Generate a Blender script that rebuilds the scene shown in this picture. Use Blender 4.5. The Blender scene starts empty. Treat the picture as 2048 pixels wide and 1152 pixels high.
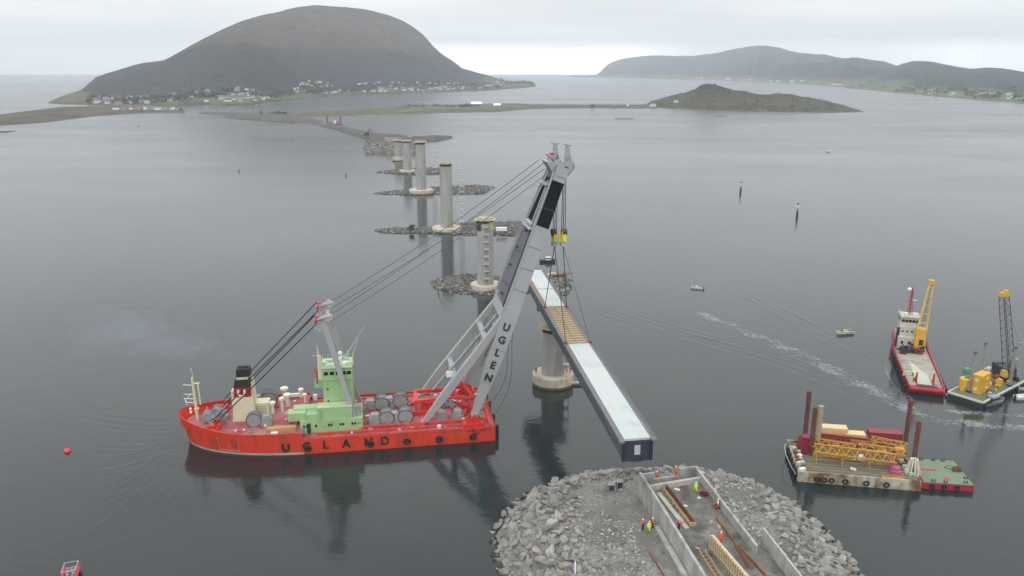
import bpy, bmesh, math, random
from math import sin, cos, pi, radians, hypot, atan2, sqrt, atan
from mathutils import Vector, Matrix, noise
random.seed(7)
scn = bpy.context.scene
COL = scn.collection

# ------------------------------------------------------------------ camera
FPX, CAMH, PITCH = 1600.0, 87.0, radians(15.24)
cam = bpy.data.cameras.new('camera'); camo = bpy.data.objects.new('camera', cam); COL.objects.link(camo)
camo.location = (0, 0, CAMH); camo.rotation_euler = (pi/2-PITCH, 0, 0)
cam.sensor_width = 36; cam.lens = FPX/2048*36; cam.clip_start = 1; cam.clip_end = 90000
scn.camera = camo
# ------------------------------------------------------------------ world: overcast sky
SUN_EL, SUN_ROT = radians(48), radians(200)
w = bpy.data.worlds.new('World'); scn.world = w; w.use_nodes = True
nt = w.node_tree; N = nt.nodes; Lk = nt.links; N.clear()
out = N.new('ShaderNodeOutputWorld'); bg = N.new('ShaderNodeBackground'); Lk.new(bg.outputs[0], out.inputs[0])
sky = N.new('ShaderNodeTexSky'); sky.sky_type = 'NISHITA'; sky.sun_disc = False
sky.sun_elevation = SUN_EL; sky.sun_rotation = SUN_ROT
bg.inputs[1].default_value = 0.095
tc = N.new('ShaderNodeTexCoord'); sep = N.new('ShaderNodeSeparateXYZ'); Lk.new(tc.outputs['Generated'], sep.inputs[0])
mp = N.new('ShaderNodeMapping'); mp.inputs['Scale'].default_value = (1.3, 1.3, 16); Lk.new(tc.outputs['Generated'], mp.inputs[0])
nz = N.new('ShaderNodeTexNoise'); nz.inputs['Scale'].default_value = 2.2; nz.inputs['Detail'].default_value = 6; nz.inputs['Roughness'].default_value = .5
Lk.new(mp.outputs[0], nz.inputs[0])
cr = N.new('ShaderNodeValToRGB'); Lk.new(nz.outputs[0], cr.inputs[0])
cr.color_ramp.elements[0].position = .3; cr.color_ramp.elements[0].color = (9.9, 10.15, 10.2, 1)
cr.color_ramp.elements[1].position = .66; cr.color_ramp.elements[1].color = (13.2, 13.4, 13.4, 1)
# clear bright strip low over the open sea, under the cloud deck
rs = N.new('ShaderNodeValToRGB'); Lk.new(sep.outputs[2], rs.inputs[0])
e = rs.color_ramp.elements; e[0].position = 0.0; e[0].color = (1, 1, 1, 1); e[1].position = .034; e[1].color = (0, 0, 0, 1)
e2 = rs.color_ramp.elements.new(.022); e2.color = (.9, .9, .9, 1)
nz2 = N.new('ShaderNodeTexNoise'); nz2.inputs['Scale'].default_value = 7; nz2.inputs['Detail'].default_value = 3
mp2 = N.new('ShaderNodeMapping'); mp2.inputs['Scale'].default_value = (1, 1, 9); Lk.new(tc.outputs['Generated'], mp2.inputs[0]); Lk.new(mp2.outputs[0], nz2.inputs[0])
c2 = N.new('ShaderNodeValToRGB'); c2.color_ramp.elements[0].position = .22; c2.color_ramp.elements[1].position = .42; Lk.new(nz2.outputs[0], c2.inputs[0])
ax = N.new('ShaderNodeMapRange'); ax.inputs[1].default_value = -1; ax.inputs[2].default_value = 1; Lk.new(sep.outputs[0], ax.inputs[0])
az = N.new('ShaderNodeValToRGB'); Lk.new(ax.outputs[0], az.inputs[0]); ae = az.color_ramp.elements; ae[0].position = .42; ae[0].color = (.08,)*3+(1,); ae[1].position = .84; ae[1].color = (.5,)*3+(1,)
for p_, v_ in ((.455, 1), (.57, 1), (.61, .2), (.70, .3), (.735, .75)): q_ = ae.new(p_); q_.color = (v_, v_, v_, 1)
mm0 = N.new('ShaderNodeMath'); mm0.operation = 'MULTIPLY'; Lk.new(rs.outputs[0], mm0.inputs[0]); Lk.new(az.outputs[0], mm0.inputs[1])
mm = N.new('ShaderNodeMath'); mm.operation = 'MULTIPLY'; Lk.new(mm0.outputs[0], mm.inputs[0]); Lk.new(c2.outputs[0], mm.inputs[1])
mx = N.new('ShaderNodeMixRGB'); Lk.new(mm.outputs[0], mx.inputs[0]); Lk.new(cr.outputs[0], mx.inputs[1]); mx.inputs[2].default_value = (28, 28, 27.4, 1)
# overcast deck is brighter overhead than at the horizon
gz = N.new('ShaderNodeMapRange'); gz.inputs[1].default_value = .10; gz.inputs[2].default_value = .48; gz.inputs[3].default_value = 1; gz.inputs[4].default_value = 1.6; Lk.new(sep.outputs[2], gz.inputs[0])
gm = N.new('ShaderNodeMixRGB'); gm.blend_type = 'MULTIPLY'; gm.inputs[0].default_value = 1; Lk.new(mx.outputs[0], gm.inputs[1]); Lk.new(gz.outputs[0], gm.inputs[2])
m3 = N.new('ShaderNodeMixRGB'); m3.inputs[0].default_value = .94; Lk.new(sky.outputs[0], m3.inputs[1]); Lk.new(gm.outputs[0], m3.inputs[2])
Lk.new(m3.outputs[0], bg.inputs[0])
# ------------------------------------------------------------------ sun
sl = bpy.data.lights.new('sun', 'SUN'); sl.energy = .8; sl.angle = radians(18); sl.color = (1, .97, .93)
so = bpy.data.objects.new('sun', sl); COL.objects.link(so)
sd = Vector((sin(SUN_ROT)*cos(SUN_EL), cos(SUN_ROT)*cos(SUN_EL), sin(SUN_EL)))
so.rotation_euler = sd.to_track_quat('Z', 'Y').to_euler(); so.location = (0, 0, 300)
scn.view_settings.view_transform = 'Standard'; scn.view_settings.look = 'None'; scn.view_settings.exposure = -.14; scn.view_settings.gamma = 1

# ------------------------------------------------------------------ measuring helpers (photo pixel -> ground point)
CP, SP = cos(PITCH), sin(PITCH)
def P(px, py, z=0.0):
    a, b = px-1024, py-576
    d = Vector((a, FPX*CP-b*SP, -FPX*SP-b*CP))
    t = (z-CAMH)/d.z
    return Vector((d.x*t, d.y*t, z))
def Q(v):
    y, z = v[1], v[2]-CAMH
    c = y*CP-z*SP; b = y*SP+z*CP
    return (1024+FPX*v[0]/c, 576-FPX*b/c)
def top_z(X, Y, py):
    lo, hi = -20, min(3000, Y*CP/SP*.93+CAMH)
    for _ in range(50):
        m = (lo+hi)/2
        if Q((X, Y, m))[1] > py: lo = m
        else: hi = m
    return lo
class Frame:
    def __init__(s, O, A):
        n = hypot(A[0], A[1]); s.O = (O[0], O[1]); s.A = (A[0]/n, A[1]/n)
    def L(s, px, py, z):
        v = P(px, py, z); return s.loc(v)
    def loc(s, v):
        dx, dy = v[0]-s.O[0], v[1]-s.O[1]; a = s.A
        return Vector((dx*a[0]+dy*a[1], -dx*a[1]+dy*a[0], v[2]))
    def W(s, x, y, z): a = s.A; return Vector((s.O[0]+x*a[0]-y*a[1], s.O[1]+x*a[1]+y*a[0], z))
    @property
    def rz(s): return atan2(s.A[1], s.A[0])

# ------------------------------------------------------------------ materials
MC = {}
def mat(name, col, rough=.7, var=.18, sc=.6, metal=0.0, spec=.5, bump=0.0, dirt=None, dscale=.25, damt=.55, det=5, stretch=(1, 1, 1), coat=0):
    if name in MC: return MC[name]
    m = bpy.data.materials.new(name); MC[name] = m; m.use_nodes = True
    n = m.node_tree.nodes; l = m.node_tree.links; b = n['Principled BSDF']
    b.inputs['Roughness'].default_value = rough; b.inputs['Metallic'].default_value = metal
    b.inputs['Specular IOR Level'].default_value = spec
    t = n.new('ShaderNodeTexCoord'); mpp = n.new('ShaderNodeMapping'); mpp.inputs['Scale'].default_value = stretch
    l.new(t.outputs['Object'], mpp.inputs[0])
    x = n.new('ShaderNodeTexNoise'); x.inputs['Scale'].default_value = sc; x.inputs['Detail'].default_value = det; l.new(mpp.outputs[0], x.inputs[0])
    r = n.new('ShaderNodeValToRGB'); l.new(x.outputs[0], r.inputs[0])
    r.color_ramp.elements[0].position = .3; r.color_ramp.elements[1].position = .7
    r.color_ramp.elements[0].color = tuple(c*(1-var) for c in col)+(1,); r.color_ramp.elements[1].color = tuple(min(1, c*(1+var)) for c in col)+(1,)
    o = r.outputs[0]
    if dirt:
        y = n.new('ShaderNodeTexNoise'); y.inputs['Scale'].default_value = dscale; y.inputs['Detail'].default_value = 7; y.inputs['Roughness'].default_value = .65; l.new(mpp.outputs[0], y.inputs[0])
        q = n.new('ShaderNodeValToRGB'); l.new(y.outputs[0], q.inputs[0]); q.color_ramp.elements[0].position = damt-.06; q.color_ramp.elements[1].position = damt+.1
        z = n.new('ShaderNodeMixRGB'); l.new(q.outputs[0], z.inputs[0]); l.new(o, z.inputs[1]); z.inputs[2].default_value = tuple(dirt)+(1,); o = z.outputs[0]
    l.new(o, b.inputs['Base Color'])
    if bump:
        k = n.new('ShaderNodeBump'); k.inputs['Strength'].default_value = bump; k.inputs['Distance'].default_value = .3; l.new(x.outputs[0], k.inputs['Height']); l.new(k.outputs[0], b.inputs['Normal'])
    return m
white = mat('white_paint', (.72, .72, .70), .5, .05)
black = mat('black_rubber', (.012, .012, .013), .7, .2)
dark = mat('dark_steel', (.035, .037, .04), .55, .3)
rope_m = mat('wire_rope', (.02, .021, .023), .6, .2)
rope_g = mat('grey_wire', (.10, .10, .105), .6, .2)
conc = mat('concrete', (.40, .39, .36), .85, .14, .5, dirt=(.26, .24, .20), dscale=.35, stretch=(1, 1, .35), damt=.58, bump=.05)
concw = mat('pale_concrete', (.37, .37, .355), .85, .12, .8, bump=.05, dirt=(.24, .235, .215), dscale=.45, damt=.53, stretch=(1, 1, .4), det=8)
yellow = mat('yellow_paint', (.62, .36, .035), .5, .12, dirt=(.22, .11, .03), damt=.66, dscale=.7)
rust = mat('rusty_steel', (.19, .075, .035), .8, .35, 1.5)
timber = mat('fresh_timber', (.40, .30, .18), .75, .2, 2.5)
glass = mat('dark_glass', (.01, .012, .014), .15, .1)
skin = mat('skin', (.45, .28, .2), .6, .05)
orange = mat('hi_vis_orange', (.85, .09, .035), .6, .08, 5)
hiyel = mat('hi_vis_yellow', (.62, .85, .04), .6, .08, 5)
helm = mat('helmet_white', (.75, .75, .72), .4, .03)
navy = mat('dark_workwear', (.02, .025, .05), .8, .1)
redp = mat('red_paint', (.50, .02, .03), .5, .12, dirt=(.2, .03, .03), damt=.62)

# ------------------------------------------------------------------ mesh builder
class MB:
    def __init__(s): s.v = []; s.f = []; s.m = []; s.sm = []
    def add(s, vs, fs, m=0, smooth=False):
        o = len(s.v); s.v += [tuple(v) for v in vs]
        for f in fs: s.f.append(tuple(i+o for i in f)); s.m.append(m); s.sm.append(smooth)
        return s
    def box(s, c, d, rz=0, m=0, tx=1, ty=1, z0=False):
        x, y, z = d[0]/2, d[1]/2, d[2]/2
        cz = c[2]+(z if z0 else 0); ca, sa = cos(rz), sin(rz); vs = []
        for sz in (-1, 1):
            kx, ky = (tx, ty) if sz > 0 else (1, 1)
            for sx, sy in ((-1, -1), (1, -1), (1, 1), (-1, 1)):
                a, b = sx*x*kx, sy*y*ky
                vs.append((c[0]+a*ca-b*sa, c[1]+a*sa+b*ca, cz+sz*z))
        return s.add(vs, [(0, 3, 2, 1), (4, 5, 6, 7), (0, 1, 5, 4), (1, 2, 6, 5), (2, 3, 7, 6), (3, 0, 4, 7)], m)
    def beam(s, p, q, w, h, m=0, w2=None, h2=None, side=None):
        p, q = Vector(p), Vector(q); d = (q-p).normalized()
        sd = Vector(side) if side is not None else (d.cross(Vector((0, 0, 1))) if abs(d.z) < .98 else Vector((0, 1, 0)))
        sd = (sd-d*sd.dot(d)).normalized(); up = sd.cross(d); w2 = w if w2 is None else w2; h2 = h if h2 is None else h2; vs = []
        for c, a, b in ((p, w/2, h/2), (q, w2/2, h2/2)):
            for i, j in ((-1, -1), (1, -1), (1, 1), (-1, 1)): vs.append(c+sd*a*i+up*b*j)
        return s.add(vs, [(0, 3, 2, 1), (4, 5, 6, 7), (0, 1, 5, 4), (1, 2, 6, 5), (2, 3, 7, 6), (3, 0, 4, 7)], m)
    def tube(s, p, q, r, r2=None, n=8, m=0, smooth=True):
        p, q = Vector(p), Vector(q); d = (q-p).normalized(); r2 = r if r2 is None else r2
        a = d.orthogonal().normalized(); b = d.cross(a); vs = []
        for c, rr in ((p, r), (q, r2)):
            for i in range(n): t = 2*pi*i/n; vs.append(c+a*rr*cos(t)+b*rr*sin(t))
        s.add(vs, [(i, (i+1) % n, (i+1) % n+n, i+n) for i in range(n)], m, smooth)
        o = len(s.v)-2*n
        s.f.append(tuple(o+i for i in range(n))[::-1]); s.f.append(tuple(o+n+i for i in range(n))); s.m += [m, m]; s.sm += [False, False]
        return s
    def path(s, pts, r, n=6, m=0):
        for a, b in zip(pts, pts[1:]): s.tube(a, b, r, n=n, m=m)
        return s
    def lathe(s, prof, c=(0, 0, 0), n=24, m=0, axis='z', smooth=True):
        vs = []
        for r, z in prof:
            for i in range(n):
                t = 2*pi*i/n; a, b = r*cos(t), r*sin(t)
                vs.append({'z': (c[0]+a, c[1]+b, c[2]+z), 'x': (c[0]+z, c[1]+a, c[2]+b), 'y': (c[0]+a, c[1]+z, c[2]+b)}[axis])
        k = len(prof)
        fs = [(j*n+i, j*n+(i+1) % n, (j+1)*n+(i+1) % n, (j+1)*n+i) for j in range(k-1) for i in range(n)]
        s.add(vs, fs, m, smooth); o = len(s.v)-k*n
        s.f.append(tuple(o+i for i in range(n))[::-1]); s.f.append(tuple(o+(k-1)*n+i for i in range(n))); s.m += [m, m]; s.sm += [False, False]
        return s
    def prism(s, pts, z0, z1, m=0, mt=None):
        n = len(pts); zt = z1 if callable(z1) else (lambda x, y: z1)
        vs = [(x, y, z0) for x, y in pts]+[(x, y, zt(x, y)) for x, y in pts]
        s.add(vs, [(i, (i+1) % n, (i+1) % n+n, i+n) for i in range(n)]+[tuple(range(n))[::-1]], m)
        o = len(s.v)-2*n; s.f.append(tuple(o+n+i for i in range(n))); s.m.append(m if mt is None else mt); s.sm.append(False)
        return s
    def torus(s, c, R, r, axis='y', n=14, k=6, m=0):
        vs = []
        for i in range(n):
            t = 2*pi*i/n
            for j in range(k):
                u = 2*pi*j/k; a = (R+r*cos(u)); x, y, z = a*cos(t), a*sin(t), r*sin(u)
                vs.append({'z': (c[0]+x, c[1]+y, c[2]+z), 'y': (c[0]+x, c[1]+z, c[2]+y), 'x': (c[0]+z, c[1]+x, c[2]+y)}[axis])
        return s.add(vs, [(i*k+j, ((i+1) % n)*k+j, ((i+1) % n)*k+(j+1) % k, i*k+(j+1) % k) for i in range(n) for j in range(k)], m, True)
    def lattice(s, p, q, w, n, r, m=0, w2=None, side=None, d=4, h=None):
        """four chords joined by zigzag lacing"""
        p, q = Vector(p), Vector(q); D = (q-p).normalized()
        sd = Vector(side) if side is not None else D.orthogonal(); sd = (sd-D*sd.dot(D)).normalized(); up = sd.cross(D)
        w2 = w if w2 is None else w2; h = w if h is None else h
        def cn(t, i): c = p.lerp(q, t); a = w+(w2-w)*t; b = h*a/w; sx, sy = ((-1, -1), (1, -1), (1, 1), (-1, 1))[i % 4]; return c+sd*a/2*sx+up*b/2*sy
        for i in range(4): s.tube(cn(0, i), cn(1, i), r, n=d, m=m)
        for k in range(n):
            for i in range(4):
                a, b = (k/n, (k+1)/n) if (k+i) % 2 else ((k+1)/n, k/n)
                s.tube(cn(a, i), cn(b, i+1), r*.6, n=3, m=m)
        return s
    def rail(s, pts, h=1.1, r=.035, step=2.5, m=0):
        pts = [Vector(p) for p in pts]
        for a, b in zip(pts, pts[1:]):
            for k in (.5, 1): s.tube(a+Vector((0, 0, h*k)), b+Vector((0, 0, h*k)), r, n=3, m=m)
            n = max(1, int((b-a).length/step))
            for i in range(n+1): c = a.lerp(b, i/n); s.tube(c, c+Vector((0, 0, h)), r, n=3, m=m)
        return s
    def text(s, ch, size, org, right, up, depth=.04, m=0):
        cu = bpy.data.curves.new('t', 'FONT'); cu.body = ch; cu.size = size; cu.align_x = 'CENTER'; cu.extrude = depth; cu.offset = size*.034; cu.resolution_u = 3
        o = bpy.data.objects.new('t', cu); COL.objects.link(o)
        me = bpy.data.meshes.new_from_object(o.evaluated_get(bpy.context.evaluated_depsgraph_get()))
        r, u = Vector(right).normalized(), Vector(up).normalized(); nn = r.cross(u); O = Vector(org)
        s.add([O+r*v.co.x+u*v.co.y+nn*v.co.z for v in me.vertices], [tuple(p.vertices) for p in me.polygons], m)
        bpy.data.objects.remove(o); bpy.data.curves.remove(cu); bpy.data.meshes.remove(me); return s
    def mesh(s, name, mats, recalc=True):
        me = bpy.data.meshes.new(name); me.from_pydata(s.v, [], s.f)
        for mt in (mats if isinstance(mats, (list, tuple)) else [mats]): me.materials.append(mt)
        me.polygons.foreach_set('material_index', s.m); me.polygons.foreach_set('use_smooth', s.sm)
        if recalc:
            b = bmesh.new(); b.from_mesh(me); bmesh.ops.recalc_face_normals(b, faces=b.faces); b.to_mesh(me); b.free()
        me.set_sharp_from_angle(angle=radians(38)); me.update(); return me
    def build(s, name, mats, parent=None, label=None, recalc=True):
        o = bpy.data.objects.new(name, s.mesh(name, mats, recalc)); COL.objects.link(o)
        if parent: o.parent = parent
        if label: o['label'] = label
        return o
def tag(o, label=None, cat=None, group=None, kind=None):
    if label: o['label'] = label
    if cat: o['category'] = cat
    if group: o['group'] = group
    if kind: o['kind'] = kind
    return o
def empty(name, loc, rz=0, label=None, cat=None, group=None):
    o = bpy.data.objects.new(name, None); COL.objects.link(o); o.location = loc; o.rotation_euler = (0, 0, rz); o.empty_display_size = .5
    return tag(o, label, cat, group)
def kids(o): return [c for c in COL.objects if c.parent == o]
def copy_tree(o, loc=None, rz=None, label=None, group=None, sc=None):
    def rec(a, par):
        c = a.copy(); COL.objects.link(c)
        if par: c.parent = par
        for ch in kids(a):
            rec(ch, c)
        return c
    r = rec(o, None)
    if loc is not None: r.location = loc
    if rz is not None: r.rotation_euler = (0, 0, rz)
    if sc: r.scale = (sc, sc, sc)
    return tag(r, label, None, group)

# ------------------------------------------------------------------ water
def water_mat():
    m = bpy.data.materials.new('sea_water'); m.use_nodes = True; n = m.node_tree.nodes; l = m.node_tree.links; b = n['Principled BSDF']
    b.inputs['IOR'].default_value = 1.33
    t = n.new('ShaderNodeTexCoord')
    def nse(scale, det, st=(1, 1, 1), rot=0, ro=.5):
        p = n.new('ShaderNodeMapping'); p.inputs['Scale'].default_value = st; p.inputs['Rotation'].default_value = (0, 0, rot); l.new(t.outputs['Object'], p.inputs[0])
        x = n.new('ShaderNodeTexNoise'); x.inputs['Scale'].default_value = scale; x.inputs['Detail'].default_value = det; x.inputs['Roughness'].default_value = ro; l.new(p.outputs[0], x.inputs[0]); return x
    deep = nse(.006, 3)
    r = n.new('ShaderNodeValToRGB'); l.new(deep.outputs[0], r.inputs[0]); r.color_ramp.elements[0].position = .35; r.color_ramp.elements[1].position = .65
    r.color_ramp.elements[0].color = (.019, .022, .024, 1); r.color_ramp.elements[1].color = (.018, .029, .028, 1); l.new(r.outputs[0], b.inputs['Base Color'])
    big = nse(.0042, 6, (.5, 1.3, 1), .3, .6)       # wind slicks
    rr = n.new('ShaderNodeMapRange'); rr.inputs[1].default_value = .35; rr.inputs[2].default_value = .68; rr.inputs[3].default_value = .07; rr.inputs[4].default_value = .15; l.new(big.outputs[0], rr.inputs[0]); 
    ln = n.new('ShaderNodeVectorMath'); ln.operation = 'LENGTH'; l.new(t.outputs['Object'], ln.inputs[0])       # the open sound farther out is choppier
    fr = n.new('ShaderNodeMapRange'); fr.inputs[1].default_value = 250; fr.inputs[2].default_value = 1500; fr.inputs[3].default_value = 0; fr.inputs[4].default_value = .12; l.new(ln.outputs['Value'], fr.inputs[0])
    ra = n.new('ShaderNodeMath'); ra.operation = 'ADD'; l.new(rr.outputs[0], ra.inputs[0]); l.new(fr.outputs[0], ra.inputs[1]); l.new(ra.outputs[0], b.inputs['Roughness'])
    a = nse(.8, 5, (.8, 1.1, 1), .35); c = nse(.16, 2, (.8, 1.1, 1), -.3)
    ad = n.new('ShaderNodeMath'); ad.operation = 'MULTIPLY_ADD'; l.new(c.outputs[0], ad.inputs[0]); ad.inputs[1].default_value = 2.2; l.new(a.outputs[0], ad.inputs[2])
    st = n.new('ShaderNodeMapRange'); st.inputs[1].default_value = .35; st.inputs[2].default_value = .68; st.inputs[3].default_value = .05; st.inputs[4].default_value = .125; l.new(big.outputs[0], st.inputs[0])
    k = n.new('ShaderNodeBump'); k.inputs['Distance'].default_value = .42; l.new(st.outputs[0], k.inputs['Strength']); l.new(ad.outputs[0], k.inputs['Height']); l.new(k.outputs[0], b.inputs['Normal'])
    return m
WATER = water_mat()
wm = MB(); xs = [-12500, -6000, -1500, -400, 0, 400, 1500, 6000, 12500]; ys = [-500, 0, 400, 1500, 5000, 9000, 16500]
for j, y in enumerate(ys):
    for x in xs: wm.v.append((x, y, 0))
nx = len(xs)
for j in range(len(ys)-1):
    for i in range(nx-1): wm.f.append((j*nx+i, j*nx+i+1, (j+1)*nx+i+1, (j+1)*nx+i)); wm.m.append(0); wm.sm.append(False)
tag(wm.build('water', WATER, recalc=False), 'calm grey green sea water of the fjord', 'water', kind='structure')
# ------------------------------------------------------------------ terrain
def interp(tab, u):
    """tab: list of tuples sorted by first entry; linear interpolation"""
    if u <= tab[0][0]: return tab[0][1:]
    for a, b in zip(tab, tab[1:]):
        if u <= b[0]:
            t = (u-a[0])/(b[0]-a[0]); t2 = t
            return tuple(x+(y-x)*t2 for x, y in zip(a[1:], b[1:]))
    return tab[-1][1:]
def fbm(x, y, s, o=4, seed=0): return noise.fractal(Vector((x*s, y*s, seed*7.3)), 1.0, 2.0, o)
def ramp_mat(name, stops, noise_amp, nscale, rough=.95, fine=None, fine_scale=.05, bump=.0, low=None):
    """colour by height in metres (vegetation belts), wobbling with noise"""
    m = bpy.data.materials.new(name); m.use_nodes = True; n = m.node_tree.nodes; l = m.node_tree.links; b = n['Principled BSDF']; b.inputs['Roughness'].default_value = rough
    b.inputs['Specular IOR Level'].default_value = .15
    t = n.new('ShaderNodeTexCoord'); s = n.new('ShaderNodeSeparateXYZ'); l.new(t.outputs['Object'], s.inputs[0])
    x = n.new('ShaderNodeTexNoise'); x.inputs['Scale'].default_value = nscale; x.inputs['Detail'].default_value = 8; x.inputs['Roughness'].default_value = .6; l.new(t.outputs['Object'], x.inputs[0])
    a = n.new('ShaderNodeMath'); a.operation = 'MULTIPLY_ADD'; l.new(x.outputs[0], a.inputs[0]); a.inputs[1].default_value = noise_amp*2; a.inputs[2].default_value = -noise_amp
    c = n.new('ShaderNodeMath'); c.operation = 'ADD'; l.new(s.outputs[2], c.inputs[0]); l.new(a.outputs[0], c.inputs[1])
    top = stops[-1][0]; d = n.new('ShaderNodeMath'); d.operation = 'DIVIDE'; l.new(c.outputs[0], d.inputs[0]); d.inputs[1].default_value = top
    r = n.new('ShaderNodeValToRGB'); l.new(d.outputs[0], r.inputs[0]); el = r.color_ramp.elements
    el[0].position = max(0, stops[0][0]/top); el[0].color = tuple(stops[0][1])+(1,); el[1].position = 1; el[1].color = tuple(stops[-1][1])+(1,)
    for h, cc in stops[1:-1]: q = el.new(h/top); q.color = tuple(cc)+(1,)
    y = n.new('ShaderNodeTexNoise'); y.inputs['Scale'].default_value = fine_scale; y.inputs['Detail'].default_value = 8; y.inputs['Roughness'].default_value = .7; l.new(t.outputs['Object'], y.inputs[0])
    v = n.new('ShaderNodeMapRange'); v.inputs[1].default_value = .3; v.inputs[2].default_value = .7; v.inputs[3].default_value = .4; v.inputs[4].default_value = 1.65; l.new(y.outputs[0], v.inputs[0])
    mu = n.new('ShaderNodeMixRGB'); mu.blend_type = 'MULTIPLY'; mu.inputs[0].default_value = 1; l.new(r.outputs[0], mu.inputs[1]); l.new(v.outputs[0], mu.inputs[2]); l.new(mu.outputs[0], b.inputs['Base Color'])
    if bump:
        k = n.new('ShaderNodeBump'); k.inputs['Strength'].default_value = bump; k.inputs['Distance'].default_value = 1/fine_scale*.1; l.new(y.outputs[0], k.inputs['Height']); l.new(k.outputs[0], b.inputs['Normal'])
    return m
SURF = {}
def sm_(t): t = max(0, min(1, t)); return t*t*(3-2*t)
def mountain(name, tab, depth, shelf, m, prof, nu=200, nv=60, amp=14, seed=0, back=1.7, label='', gul=0.0):
    """tab rows: px, shoreline py, crest py. Real depth in metres behind the shoreline."""
    b = MB(); x0, x1 = tab[0][0], tab[-1][0]; rows = []
    for i in range(nu+1):
        px = x0+(x1-x0)*i/nu; sy, cy = interp(tab, px); S = P(px, sy); S = Vector((S.x, S.y, 0)); dr = S.normalized()
        D = depth(px) if callable(depth) else depth
        if cy > 150: D = max(8, min(D, (P(px, cy+.4).length-S.length)*.8))
        C = S+dr*D; zc = max(1.5, top_z(C.x, C.y, cy)); row = []
        for j in range(nv+1):
            v = -.01+(back+.01)*j/nv; p = S+dr*D*v
            if v <= 1:
                sh = shelf(px) if callable(shelf) else shelf
                z = sh*min(1, max(0, v)/.05)**.7*.4+sh*.6*min(1, max(0, v)*2) if v < 0.5 else sh
                z = z+(zc-sh)*(prof(max(0, v)) if name != 'mountain' or px > 330 else prof(.16*sm_((330-px)/130)*(1-max(0, v))+max(0, v))) if zc > sh else min(z, zc)
            else:
                z = zc*max(0, cos((v-1)/(back-1)*pi/2))**.8
            env = min(1, zc/120)*(max(0, min(1, v/.25)) if v < 1 else 1)
            z += env*(fbm(p.x, p.y, .0022 if amp > 17 else .006, 6, seed)*amp*(1-.6*max(0, 1-abs(v-1)/.08)))
            if name == 'island': z += min(1, zc/12)*max(0, min(1, v*8))*(fbm(p.x, p.y, .03, 4, 2)*2.6*(1 if v < .92 or v > 1.06 else .6))
            if name == 'far_hill' and .1 < v < .9: z += fbm(p.x, p.y, .0012, 5, 33)*60*sin(pi*v)
            if gul and v < 1: z -= env*gul*abs(noise.noise(Vector((px*.05, v*.8, seed))))*sin(pi*min(1, v))
            z = z*min(1, max(0, (px-x0)/(x1-x0)*25), max(0, (x1-px)/(x1-x0)*25))-(0 if 0 < i < nu else 3)
            if v <= 0: z = -3
            row.append((p.x, p.y, z))
        rows.append(row); b.v += row
    k = nv+1
    for i in range(nu):
        for j in range(nv): b.f.append((i*k+j, (i+1)*k+j, (i+1)*k+j+1, i*k+j+1)); b.m.append(0); b.sm.append(True)
    SURF[name] = (x0, x1, nu, nv, back, rows)
    return tag(b.build(name, m, recalc=False), label, 'mountain', kind='structure')
def on_surf(name, px, v):
    x0, x1, nu, nv, back, rows = SURF[name]; i = min(nu-1, max(0, (px-x0)/(x1-x0)*nu)); j = (v+.01)/(back+.01)*nv
    a, c = int(i), int(j); fi, fj = i-a, j-c; r = rows
    L = lambda p, q, t: tuple(x+(y-x)*t for x, y in zip(p, q))
    return Vector(L(L(r[a][c], r[a][c+1], fj), L(r[a+1][c], r[a+1][c+1], fj), fi))

moor = ramp_mat('mountain_moor', [(0, (.07, .06, .045)), (5, (.09, .088, .048)), (15, (.07, .08, .04)), (22, (.024, .028, .027)), (150, (.024, .029, .03)), (180, (.060, .048, .037)), (300, (.070, .055, .044)), (480, (.070, .059, .050))], 32, .006, fine_scale=.02, bump=.8)
far_m = ramp_mat('far_hill_cover', [(0, (.10, .11, .07)), (20, (.09, .11, .05)), (50, (.024, .027, .030)), (300, (.034, .035, .038)), (600, (.05, .048, .048))], 40, .003, fine_scale=.02, bump=.5)
right_m = ramp_mat('wooded_hill_cover', [(0, (.10, .10, .06)), (5, (.09, .13, .045)), (14, (.08, .11, .045)), (24, (.018, .023, .021)), (150, (.024, .028, .025)), (300, (.05, .048, .042))], 14, .006, fine_scale=.03, bump=.5)
knoll_m = ramp_mat('island_heath', [(0, (.09, .08, .065)), (3, (.05, .046, .026)), (14, (.062, .062, .028)), (30, (.045, .042, .025)), (46, (.030, .030, .022)), (60, (.04, .038, .034))], 14, .016, fine_scale=.06, bump=.7)
spit_m = ramp_mat('spit_heath', [(0, (.13, .115, .095)), (1.2, (.10, .09, .07)), (2.6, (.085, .085, .05)), (4.5, (.11, .12, .06)), (8, (.09, .10, .05))], 2.2, .012, fine_scale=.05)
fill_m = mat('quarry_fill', (.105, .10, .09), .95, .35, .12, bump=.4, spec=.05)
brown_m = mat('tidal_flat', (.095, .082, .058), .95, .4, .012, spec=.05, dirt=(.10, .095, .08), dscale=.006)

mountain('mountain', [(95, 207, 205), (125, 209, 196), (160, 210, 186), (200, 211, 158), (240, 211, 146), (280, 211, 133), (340, 211, 121), (380, 211, 98), (420, 211, 76), (460, 211, 56), (500, 210, 40), (530, 205, 32), (570, 201, 24), (605, 197.5, 15), (640, 195, 11), (700, 191.5, 14), (740, 189.5, 20), (765, 188.5, 26), (785, 188, 31), (810, 187, 41), (830, 186.3, 54), (850, 185.6, 70), (868, 185, 91), (882, 184.5, 104), (900, 184, 117), (915, 183, 128), (935, 182, 146), (960, 181, 158), (1000, 179, 168), (1040, 176.5, 171), (1070, 174, 172.5)],
    lambda px: 1500-500*abs(px-620)/520, lambda px: 2+22*max(0, min(1, (px-215)/120)) if px < 1000 else 9, moor, lambda v: 0 if v < .16 else ((v-.16)/.84)**.82, nu=380, nv=110, amp=24, label='large dome shaped mountain with dark woods below brown heath above the village', gul=8)
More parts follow.
